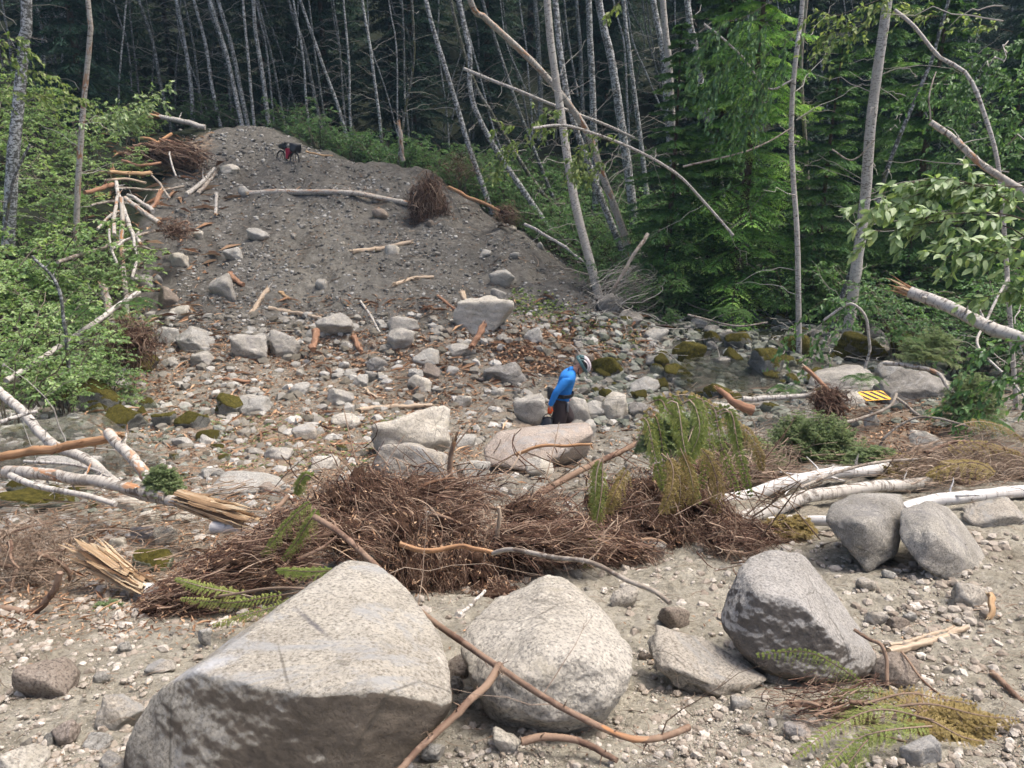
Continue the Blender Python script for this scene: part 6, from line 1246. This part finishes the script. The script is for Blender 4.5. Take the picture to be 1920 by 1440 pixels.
# ------------------------------------------------------------------ person
def skin(name, verts, edges, mat, parent, origin, lvl=2, root_i=0):
    me = bpy.data.meshes.new(name); me.from_pydata([tuple(np.array(v[0]) - origin) for v in verts], edges, []); o = link(name, me, None, parent)
    s = o.modifiers.new('Skin', 'SKIN'); s.use_smooth_shade = True
    for i, v in enumerate(verts):
        r = v[1]; me.skin_vertices[0].data[i].radius = (r, r) if np.ndim(r) == 0 else r; me.skin_vertices[0].data[i].use_root = (i == root_i)
    sb = o.modifiers.new('Sub', 'SUBSURF'); sb.levels = lvl; sb.render_levels = lvl
    dg = bpy.context.evaluated_depsgraph_get(); ev = o.evaluated_get(dg); m2 = bpy.data.meshes.new_from_object(ev); o.modifiers.clear(); o.data = m2; m2.name = name
    m2.materials.clear(); m2.materials.append(M[mat])
    for p in m2.polygons: p.use_smooth = True
    return o
def cloth(name, c, rough=.85, wr=25, st=.35):
    k = NB(name); k.col(k.mix(k.ramp(k.noise(k.coord(), 9, 4), [(.35, .35), (.65, 0.0)]), c, tuple(x * .7 for x in c))); k.rough(rough, .2)
    h = k.bump(k.noise(k.map(k.coord(), (1, 1, .45)), wr, 3, .5, .6), st, .02); k.bump(k.noise(k.coord(), 220, 2), .15, .002, h); return k.m
M['hoodie'] = cloth('bright_blue_fleece', (.035, .22, .62)); M['shorts'] = cloth('dark_brown_shorts', (.045, .035, .036)); M['skin'] = simple('skin', (.50, .27, .19), .55)
M['glove'] = simple('orange_glove', (.80, .13, .035), .7); M['black'] = simple('black_fabric', (.012, .012, .014), .5, .4); M['drybag'] = simple('black_coated_fabric', (.012, .013, .016), .32, .5)
M['teal'] = simple('grey_teal_shell', (.06, .13, .135), .35, .5); M['white'] = simple('pale_pink_white_shell', (.62, .56, .58), .35, .5); M['greyplastic'] = simple('grey_plastic', (.16, .17, .19), .4, .5); M['hair'] = simple('grey_hair', (.16, .13, .11), .8)
M['red'] = simple('magenta_red_fabric', (.35, .012, .05), .6); M['rubber'] = simple('tyre_rubber', (.02, .02, .022), .8); M['steel'] = simple('grey_steel', (.2, .2, .22), .35, .5, .8); M['shoe'] = simple('dark_shoe', (.06, .055, .05), .7)
DP = 12.0
def W(px, py, dy=0.0): return pt(px, py, DP) + np.array([0, dy, 0])
def build_person():
    gzp = float(gz(W(1052, 840)[0], DP)); foot = W(1050, 849); zf = foot[2]; base = np.array([W(1052, 800)[0], DP, zf]); root = empty('person', base)
    T(root, 'person in blue hooded top, dark shorts and bike helmet, head bowed, standing among the rocks', 'person')
    hip, waist, chest, sh, neck = W(1052, 757), W(1053, 744), W(1061, 716), W(1066, 702), W(1075, 693)
    headb, headt = W(1083, 693), W(1091, 682)
    sR, eR, wR, hR = W(1062, 704, -.20), W(1041, 727, -.25), W(1030, 754, -.22), W(1028, 763, -.22)
    sL, eL, wL, hL = W(1068, 704, .19), W(1062, 728, .24), W(1064, 748, .17), W(1065, 755, .16)
    kR, kL = W(1043, 798, -.12), W(1067, 796, .12); aR, aL = np.array([W(1040, 830)[0], DP - .11, zf + .09]), np.array([W(1062, 830)[0], DP + .12, zf + .09])
    hpR, hpL = hip + [0, -.10, -.02], hip + [0, .10, -.02]
    V = [(hip, .115), (waist, .095), (chest, .095), (sh, .06), (neck, .052), (headb, .072), (headt, .086), (W(1097, 684), .068), (W(1096.5, 694), .018),
         (sR, .042), (eR, .040), (wR, .03), (sL, .042), (eL, .040), (wL, .03), (hpR, .095), (kR, .062), (aR, .042), (aR + [.16, 0, -.05], .038), (hpL, .095), (kL, .062), (aL, .042), (aL + [.16, 0, -.05], .038), (W(1086, 702), .042), (W(1081, 684, -.085), .016)]
    E = [(0,1),(1,2),(2,3),(3,4),(4,5),(5,6),(6,7),(7,8),(3,9),(9,10),(10,11),(3,12),(12,13),(13,14),(0,15),(15,16),(16,17),(17,18),(0,19),(19,20),(20,21),(21,22),(5,23),(6,24)]
    for h, side in ((wR, -1), (wL, 1)):                                # palm, four curled fingers, thumb
        b = len(V); d = np.array([-.01, 0, -1.0]); V.append((h + d * .055, (.03, .022))); E.append((11 if side < 0 else 14, b))
        for f, (off, L) in enumerate(((-.026, .068), (-.009, .078), (.009, .074), (.026, .058))):
            q = h + d * .085 + np.array([off, 0, 0]); i = len(V); V += [(q, .0095), (q + [0, -side * .016, -L * .5], .0088), (q + [0, -side * .034, -L * .62], .008)]; E += [(b, i), (i, i + 1), (i + 1, i + 2)]
        i = len(V); V += [(h + d * .05 + [.036, 0, 0], .011), (h + d * .085 + [.048, -side * .012, 0], .0095)]; E += [(b, i), (i, i + 1)]
    skin('body', V, E, 'skin', root, base)
    H = [(hip + [0, 0, -.01], .150), (waist + [.01, 0, .03], .146), (chest + [.01, 0, 0], .152), (sh + [0, 0, -.03], .132), (neck + [-.012, 0, -.005], .098), (W(1064, 693), .085),
         (sR, .088), ((sR + eR) / 2, .074), (eR, .062), ((eR + wR) / 2, .054), (wR + [0, 0, .01], .045), (sL, .088), (eL, .062), (wL + [0, 0, .01], .045)]
    skin('hooded_top', H, [(0,1),(1,2),(2,3),(3,4),(4,5),(3,6),(6,7),(7,8),(8,9),(9,10),(3,11),(11,12),(12,13)], 'hoodie', root, base, 2)
    S = [(waist + [0, 0, .02], .13), (hip, .146), (hpR + [0, 0, -.06], .14), ((hpR + kR) / 2, .138), (kR + [-.01, 0, -.03], .135), (hpL + [0, 0, -.06], .14), ((hpL + kL) / 2, .138), (kL + [0.03, 0, -.02], .135)]
    skin('shorts', S, [(0,1),(1,2),(2,3),(3,4),(1,5),(5,6),(6,7)], 'shorts', root, base, 2)
    for nm, a in (('shoe', aR), ('shoe', aL)): skin(nm, [(a + [-.04, 0, -.03], .05), (a + [.06, 0, -.045], .05), (a + [.19, 0, -.05], .042)], [(0, 1), (1, 2)], 'shoe', root, base, 2)
    for h, side in ((wR, -1), (wL, 1)):                                # gloves with five fingers
        d = np.array([-.01, 0, -1.0]); G = [(h + [0, 0, .012], .037), (h + d * .055, (.042, .032))]; GE = [(0, 1)]
        for off, L in ((-.028, .068), (-.009, .080), (.010, .076), (.028, .060)):
            q = h + d * .088 + np.array([off, 0, 0]); i = len(G); G += [(q, .0125), (q + [0, -side * .018, -L * .5], .0115), (q + [0, -side * .038, -L * .6], .0105)]; GE += [(1, i), (i, i + 1), (i + 1, i + 2)]
        i = len(G); G += [(h + d * .05 + [.04, 0, 0], .014), (h + d * .09 + [.052, -side * .012, 0], .012)]; GE += [(1, i), (i, i + 1)]
        skin('glove', G, GE, 'glove', root, base, 2)
    # belt pack: strap round the waist with a pouch at the back
    ax = nrm(chest - waist); c = waist + ax * .06; a = nrm(np.cross(ax, [0, 1, 0])); b = np.array([0, 1.0, 0]); th = np.linspace(0, 2 * math.pi, 40); mb = MB()
    ring = c + a * (.172 * np.cos(th))[:, None] + b * (.185 * np.sin(th))[:, None] + ax * (-.035 * np.cos(th))[:, None]
    for k_ in np.linspace(-.022, .022, 4): tubes(mb, (ring + ax * k_)[None], np.full((1, 40), .011), 6)
    mb.obj('waist_strap', M['black'], root, origin=base, loc=(0, 0, 0))
    V_, F_ = rock_verts(5, (.05, .13, .085), 4, 3, 12, .02); link('waist_pouch', mesh('waist_pouch', V_ + (W(1032, 738, 0) - base), None, F_), M['black'], root)
    V_, F_ = rock_verts(6, (.018, .05, .09), 3, 3, 12, .02); link('hanging_strap', mesh('hanging_strap', V_ + (W(1063, 756, -.16) - base), None, F_), M['greyplastic'], root)
    # helmet
    C0 = W(1092, 683); fw = nrm(W(1101, 699) - W(1084, 670)); up = nrm(np.cross([0, 1, 0], fw)); up = up if up[2] > 0 else -up; sdv = np.array([0, 1.0, 0]); dm = MB(); rib = MB()
    nu, nv = 28, 14; u = np.linspace(0, 2 * math.pi, nu, endpoint=False); v = np.linspace(0, math.pi / 2 * 1.12, nv)
    g_ = lambda uu, vv, s=1.0: C0 + (fw * (.150 * s * np.sin(vv) * np.cos(uu))[..., None] + sdv * (.108 * s * np.sin(vv) * np.sin(uu))[..., None] + up * (.112 * s * np.cos(vv))[..., None])
    U, Vv = np.meshgrid(u, v); D_ = g_(U, Vv).reshape(-1, 3); idx = np.arange(nu * nv).reshape(nv, nu); nx = np.roll(idx, -1, 1)
    q = np.stack([idx[:-1], nx[:-1], nx[1:], idx[1:]], -1).reshape(-1, 4); hm = link('helmet', mesh('helmet', D_ - base, q), M['black'], root)
    m = MB(); us = np.linspace(0, 2 * math.pi, 48); 
    for k_ in (1.5, 1.62, 1.74): tubes(m, (C0 + fw * (.153 * np.sin(k_) * np.cos(us))[:, None] + sdv * (.110 * np.sin(k_) * np.sin(us))[:, None] + up * (.112 * math.cos(k_)))[None], np.full((1, 48), .014), 6)
    m.obj('helmet_rim', M['teal'], hm)
    hm.children[0].location = tuple(-base)
    for j, y0 in enumerate(np.linspace(-.085, .085, 6)):               # shell ribs front to back
        w = np.linspace(-1.35, 1.35, 22); sc = math.sqrt(max(0, 1 - (y0 / .112) ** 2)); c = C0 + fw * (.157 * sc * np.sin(w))[:, None] + up * (.121 * sc * np.cos(w))[:, None] + sdv * (y0 + .012 * np.cos(w * 1.5) * np.sign(y0))[:, None]
        m = MB(); tubes(m, c[None, 5:], np.full((1, 17), .013), 6); r_ = m.obj('shell_rib', M['white'], hm); r_.location = tuple(-base)
        m = MB(); tubes(m, c[None, :6], np.full((1, 6), .0125), 6); r_ = m.obj('rear_rib', M['teal'], hm); r_.location = tuple(-base)
    m = MB(); us = np.linspace(-1.0, 1.0, 16)
    for k_ in np.linspace(0, 1, 6): tubes(m, (C0 + fw * ((.148 + .055 * k_) * np.cos(us))[:, None] + sdv * (.105 * np.sin(us))[:, None] - up * (.012 + .01 * k_))[None], np.full((1, 16), .007), 5)
    r_ = m.obj('visor', M['greyplastic'], hm); r_.location = tuple(-base)
    for y0 in (-.078, .078):
        m = MB(); tubes(m, np.array([W(1085, 688, y0), W(1083, 696, y0 * .9), W(1086, 706, y0 * .3)])[None], np.full((1, 3), .008), 5); m.obj('chin_strap', M['black'], root, origin=base, loc=(0, 0, 0))
    for y0 in (-.032, .032): V_, F_ = ico(2); link('eye', mesh('eye', V_ * .011 + (W(1098.5, 691, y0) - base), None, F_), M['hair'], root)
    # dry bag hanging from the right hand: its own thing
    top = hR + np.array([-.02, -.01, -.115]); bb = top + np.array([-.03, 0, -.29]); rg = []; n = 26
    for t, wx, wy, dx in ((0, .075, .022, 0), (.06, .082, .03, 0), (.14, .088, .05, 0), (.35, .105, .085, -.01), (.6, .118, .1, -.015), (.85, .122, .105, -.02), (.96, .115, .098, -.02), (1.0, .09, .075, -.02)):
        an = np.arange(n) / n * 6.283; e = .55; cx = np.sign(np.cos(an)) * np.abs(np.cos(an)) ** e; cy = np.sign(np.sin(an)) * np.abs(np.sin(an)) ** e; p = top * (1 - t) + bb * t
        wr_ = 1 + .05 * np.sin(an * 5 + t * 9) * (1 - t); rg.append(np.stack([p[0] + dx + cx * wx * wr_, p[1] + cy * wy * wr_, np.full(n, p[2]) + .012 * np.sin(an * 3)], -1))
    rg = np.array(rg); idx = np.arange(8 * n).reshape(8, n); nx = np.roll(idx, -1, 1); q = np.stack([idx[:-1], nx[:-1], nx[1:], idx[1:]], -1).reshape(-1, 4)
    Vb = np.vstack([rg.reshape(-1, 3), rg[-1].mean(0)[None], rg[0].mean(0)[None]]); t_ = [(7 * n + i, 7 * n + (i + 1) % n, 8 * n) for i in range(n)] + [((i + 1) % n, i, 8 * n + 1) for i in range(n)]
    bg = empty('dry_bag', bb); T(bg, 'black roll-top dry bag held low in the orange-gloved hand', 'bag'); link('bag_body', mesh('bag_body', Vb - bb, q, t_), M['drybag'], bg)
    m = MB(); tubes(m, np.array([top + [-.085, 0, 0], top + [0, 0, .012], top + [.085, 0, 0]])[None], np.full((1, 3), .02), 8, cap=True); m.obj('rolled_top', M['black'], bg, origin=bb, loc=(0, 0, 0))
    m = MB(); w = np.linspace(0, math.pi, 14); tubes(m, (top + np.stack([.07 * np.cos(w), 0 * w, .075 * np.sin(w)], -1))[None], np.full((1, 14), .007), 5); m.obj('handle', M['black'], bg, origin=bb, loc=(0, 0, 0))
    m = MB(); tubes(m, np.array([bb + [-.09, -.107, .1], bb + [0, -.113, .095], bb + [.07, -.107, .075]])[None], np.full((1, 3), .0025), 4); m.obj('seam', M['greyplastic'], bg, origin=bb, loc=(0, 0, 0))
build_person()
# ------------------------------------------------------------------ bicycle
def build_bike():
    P = hit1(528, 313); b = np.array([P[0], 33.8, pt(528, 311, 33.8)[2]]); root = empty('bicycle', b - np.array([0, 0, .10]), R(-36)); root.rotation_euler = (R(-8), R(3), R(-44))
    T(root, 'loaded bicycle with black bags and a red frame bag standing on top of the mound', 'bicycle')
    def tb(name, pts, r, mat, par=root, k=8, n=None):
        m = MB(); p = np.array(pts, float); p = resample(p, n) if n else p; tubes(m, p[None], np.full((1, len(p)), r), k, cap=n is None and len(p) < 6); return m.obj(name, M[mat], par)
    th = np.linspace(0, 2 * math.pi, 49)
    for x in (-.55, .55):
        c = np.stack([x + .33 * np.cos(th), 0 * th, .36 + .33 * np.sin(th)], -1); m = MB(); tubes(m, c[None], np.full((1, 49), .03), 8, ref=np.array([0, 1.0, 0])); w = m.obj('wheel', M['rubber'], root)
        m = MB(); c2 = np.stack([x + .295 * np.cos(th), 0 * th, .36 + .295 * np.sin(th)], -1); tubes(m, c2[None], np.full((1, 49), .011), 6, ref=np.array([0, 1.0, 0])); m.obj('rim', M['steel'], w)
        m = MB(); a = np.linspace(0, 2 * math.pi, 24, endpoint=False); sp = np.stack([np.stack([x + .02 * np.cos(a), .02 * np.sign(np.sin(a * 7)), .36 + .02 * np.sin(a)], -1), np.stack([x + .29 * np.cos(a), 0 * a, .36 + .29 * np.sin(a)], -1)], 1); tubes(m, sp, np.full((24, 2), .0018), 3)
        tubes(m, np.array([[[x, -.05, .36], [x, .05, .36]]]), np.full((1, 2), .02), 8, cap=True); m.obj('spokes', M['steel'], w)
    HT, HB, ST, BB, RA, FA = [.36, 0, .92], [.40, 0, .76], [-.18, 0, .86], [-.08, 0, .33], [-.55, 0, .36], [.55, 0, .36]
    m = MB()
    for p, q in ((HT, HB), (HT, ST), (HB, BB), (ST, BB)): tubes(m, np.array([[p, q]], float), np.full((1, 2), .019), 8, cap=True)
    for s in (-.05, .05):
        for p, q in ((ST, RA), (BB, RA)): tubes(m, np.array([[p, [q[0], s, q[2]]]], float), np.full((1, 2), .010), 6)
    m.obj('frame', M['black'], root)
    m = MB()
    for s in (-.06, .06): tubes(m, np.array([[[.40, s, .74], [.47, s, .6], [.55, s, .36]]], float), np.full((1, 3), .014), 6)
    tubes(m, np.array([[[.40, -.07, .74], [.40, .07, .74]]], float), np.full((1, 2), .018), 6, cap=True); m.obj('fork', M['black'], root)
    tb('handlebar', [[.30, -.38, 1.03], [.36, -.2, 1.04], [.38, 0, 1.02], [.36, .2, 1.04], [.30, .38, 1.03]], .016, 'black', n=20); tb('stem', [HT, [.35, 0, 1.0], [.38, 0, 1.02]], .018, 'black')
    for dims, c, nm, mt, sd in (((.17, .25, .20), (.52, 0, .86), 'handlebar_bag', 'drybag', 3), ((.25, .09, .12), (-.46, 0, .86), 'saddle_bag', 'drybag', 4), ((.13, .07, .035), (-.2, 0, .99), 'saddle', 'black', 6), ((.08, .05, .07), (.28, .08, 1.0), 'stem_bag', 'black', 8)):
        V_, F_ = rock_verts(sd, dims, 4, 4, 7, .05); link(nm, mesh(nm, V_ + np.array(c), None, F_), M[mt], root)
    tri = np.array([[.36, .86], [-.15, .80], [-.06, .40], [.0, .38]]); V_ = [(x, s, z) for s in (-.055, .055) for x, z in tri]
    F_ = [(3, 2, 1, 0), (4, 5, 6, 7), (0, 1, 5, 4), (1, 2, 6, 5), (2, 3, 7, 6), (3, 0, 4, 7)]; link('frame_bag', mesh('frame_bag', V_, F_, None, False), M['red'], root)
    tb('seat_post', [ST, [-.2, 0, .97]], .014, 'steel'); tb('crank', [[-.08, -.07, .33], [.05, -.08, .22]], .010, 'steel'); tb('crank', [[-.08, .07, .33], [-.2, .08, .44]], .010, 'steel')
build_bike()
# ------------------------------------------------------------------ striped sign
def build_sign():
    O = pt(1607, 735, 11.35); u = pt(1653, 732.5, 11.5) - O; Wd = np.linalg.norm(u) * 1.02; u = nrm(u); v0 = pt(1618, 752, 11.12) - O; v = nrm(v0 - u * (v0 @ u)); Hh = np.linalg.norm(v0 - u * (v0 @ u)); nn = nrm(np.cross(v, u)); nn = nn if nn[1] < 0 else -nn
    k = NB('yellow_reflective_paint'); k.col((.85, .42, .01)); k.rough(.4, .5); M['signyellow'] = k.m; M['signblack'] = simple('black_sign_paint', (.012, .013, .015), .45); M['signback'] = simple('bare_aluminium', (.4, .4, .4), .4, .5, .9)
    root = empty('hazard_sign', O + v * Hh); T(root, 'yellow sign plate with slanting black stripes lying against a pale rock', 'sign'); loc = np.array(root.location[:])
    def plate(name, poly, z0, z1, mat):
        n = len(poly); f = lambda p, z: O + u * p[0] + v * p[1] + nn * z - loc
        bm = bmesh.new(); A = [bm.verts.new(f(p, z0)) for p in poly]; B = [bm.verts.new(f(p, z1)) for p in poly]; bm.faces.new(A); bm.faces.new(B[::-1])
        for i in range(n): bm.faces.new((A[i], A[(i + 1) % n], B[(i + 1) % n], B[i]))
        bmesh.ops.recalc_face_normals(bm, faces=bm.faces); me = bpy.data.meshes.new(name); bm.to_mesh(me); bm.free(); return link(name, me, M[mat], root)
    c = Hh * .12; Q = []
    for cx, cy, a0 in ((Wd - c, c, -90), (Wd - c, Hh - c, 0), (c, Hh - c, 90), (c, c, 180)): Q += [(cx + c * math.cos(R(a0 + t)), cy + c * math.sin(R(a0 + t))) for t in (0, 30, 60, 90)]
    plate('sign_plate', Q, 0, .003, 'signyellow'); plate('sign_back', [(x * .99 + Wd * .005, y * .99 + Hh * .005) for x, y in Q], -.002, -.0003, 'signback')
    m_ = .012; sh = Wd * .34; x0 = -.12 * Wd
    for s in range(-1, 4):
        a = x0 + s * Wd * .315 + Wd * .20; b = a + Wd * .155; poly = [(a, m_), (b, m_), (b + sh, Hh - m_), (a + sh, Hh - m_)]
        for lim, sg in ((m_, 1), (Wd - m_, -1)):                       # clip to the plate
            out = []
            for i in range(len(poly)):
                p, q = poly[i], poly[(i + 1) % len(poly)]; ip = (p[0] - lim) * sg >= 0; iq = (q[0] - lim) * sg >= 0
                if ip: out.append(p)
                if ip != iq: t = (lim - p[0]) / (q[0] - p[0]); out.append((lim, p[1] + t * (q[1] - p[1])))
            poly = out
            if len(poly) < 3: break
        if len(poly) >= 3: plate('stripe', poly, .0035, .0045, 'signblack')
build_sign()
# small red scrap on the moss mound
# ------------------------------------------------------------------ labels that tell look-alikes apart
def tell_apart():
    bpy.context.view_layer.update(); short = {}
    marks = [('huge wedge-shaped boulder', 560, 1260), ('rounded pale boulder with a hollow', 1030, 1220), ('dark leaning boulder', 1500, 1150), ('low tan boulder', 1320, 1262), ('angular slab at the left edge', 88, 1272), ('boulder pair below the white logs', 1690, 1010),
             ('short yellow splinter', 1858, 1138), ('weathered split plank', 1740, 1203), ('half-green cedar branch', 1590, 1370), ('dry cedar litter', 1780, 1350), ('root bundle', 405, 1078), ('central root mass', 850, 1010), ('splintered stump log', 200, 1060), ('hanging cedar spray', 1105, 1000),
             ('person', 1050, 740), ('broad pinkish boulder', 1003, 838), ('large dusty boulder', 770, 818), ('dark lens-shaped boulder', 951, 700), ('biggest slope boulder', 909, 594), ('egg-shaped slope boulder', 628, 612), ('mid-slope boulder pair', 755, 620), ('two matching round boulders', 502, 652),
             ('large smooth grey boulder', 372, 640), ('long flat grey slab', 468, 910), ('tan block in the litter', 572, 813), ('scuffed grey rock pair', 455, 764), ('big flat-topped mossy boulder', 170, 748), ('splintered yellow log', 410, 960), ('upright blunt boulder', 417, 539), ('long log on the mound', 620, 366),
             ('root plate on the mound', 802, 384), ('split plank on the slope', 715, 465), ('bicycle', 528, 290), ('flat grey boulder on the slope', 942, 523), ('yellow moss-capped creek boulder', 1435, 682), ('brown mossy boulder', 1613, 655), ('moss-covered mound', 1714, 652), ('large dark rough boulder', 1722, 728), ('striped sign', 1632, 742),
             ('whitish rounded rock', 1153, 762), ('flat grey rock uphill', 1208, 724), ('broken brown log end', 1378, 750), ('dark slanted slab', 1145, 572), ('long low grey boulder', 1575, 712), ('hemlock boughs', 1390, 600), ('greenish rock in the left pool', 80, 940), ('snapped white trunk', 1800, 590), ('white boulder', 785, 719), ('leaning birch pole', 100, 660),
             ('short snapped birch', 752, 265), ('pale forked birch', 156, 200), ('top of the mound', 440, 230), ('thick leaning birch', 1640, 250), ('straight slim birch', 1490, 300), ('flecked white birch', 1060, 300), ('bare branch at right', 1820, 290), ('arching white branch', 1200, 280), ('snapped birch stub', 200, 560), ('thick alder at the left edge', 40, 120)]
    rows = []; F = {}
    tone = {'grey_granite': 'grey', 'pale_dusty_stone': 'pale', 'speckled_grey_stone': 'speckled', 'brown_grey_stone': 'brown', 'dark_blue_grey_stone': 'dark', 'green_grey_creek_stone': 'greenish', 'mossy_stone': 'mossy', 'dusty_tan_stone': 'tan', 'pinkish_dusty_stone': 'pinkish'}
    for o in list(bpy.data.objects):
        if o.parent is None and o.get('category') in ('stone', 'cobble', 'shrub') and o.get('group') and o.get('auto', 1) and (o.type == 'EMPTY' or len(o.data.vertices) < 700) and o['group'] not in (G1, G2, G3, G4, G5):
            P = np.array(o.matrix_world.translation[:]); 
            if o['category'] == 'shrub': P = P + np.array([0, 0, 1.2 * o.scale[2]])
            px, py = proj(P[None])
            px, py = float(px[0]), float(py[0]); ds = [math.hypot(px - m[1], (py - m[2]) * 1.2) for m in marks]; order = np.argsort(ds); rows.append((ds[order[0]], o, px, py, order))
    used = set(); rows.sort(key=lambda r: r[0])
    for d, o, px, py, order in rows:
        sz = (o.dimensions.x * FPX / max(o.location.y, 1)) if o['category'] != 'shrub' else 0
        if o['category'] == 'shrub': t = {'bright': 'bright green', 'dark': 'dark', 'mid-green': 'mid-green', 'green': 'green', 'low': 'low green', 'leafy': 'leafy', 'shaded': 'shaded'}.get(o['label'].split()[0], 'leafy'); nm = t + ' shrub'
        else: nm = ('tiny ' if sz < 13 else 'small ' if sz < 22 else 'fist-sized ' if sz < 30 else 'larger ') + tone.get(o.data.materials[0].name, 'grey') + ' ' + o['category']
        for kk in order[:5]:
            m = marks[kk]; dx, dy = px - m[1], py - m[2]; dirs = 'right of' if dx > abs(dy) * 2 else 'left of' if dx < -abs(dy) * 2 else 'above' if dy < -abs(dx) * 2 else 'below' if dy > abs(dx) * 2 else ('above and ' if dy < 0 else 'below and ') + ('right of' if dx > 0 else 'left of')
            far = math.hypot(dx, dy); pre = 'close ' if far < 70 else 'a little ' if far < 130 else 'well '
            lab = f'{nm} {pre}{dirs} the {m[0]}'
            if lab not in used: break
        used.add(lab); o['label'] = lab
tell_apart()
# ------------------------------------------------------------------ haze volume added to lift the forest blacks like lens veil
def haze(density):
    V = [(x, y, z) for z in (-9, 60) for x, y in ((-340, -12), (340, -12), (340, 135), (-340, 135))]
    o = link('haze', mesh('haze', V, [(3, 2, 1, 0), (4, 5, 6, 7), (0, 1, 5, 4), (1, 2, 6, 5), (2, 3, 7, 6), (3, 0, 4, 7)], None, False)); m = bpy.data.materials.new('veil_haze'); m.use_nodes = True; t = m.node_tree; t.nodes.remove(t.nodes['Principled BSDF'])
    v = t.nodes.new('ShaderNodeVolumePrincipled'); v.inputs['Density'].default_value = density; v.inputs['Color'].default_value = (.5, .75, 1.0, 1); v.inputs['Anisotropy'].default_value = .2
    t.links.new(v.outputs[0], t.nodes['Material Output'].inputs['Volume']); o.data.materials.append(m); T(o, 'added thin haze lifting the dark forest like lens veil', None, kind='stuff')
haze(.0005)
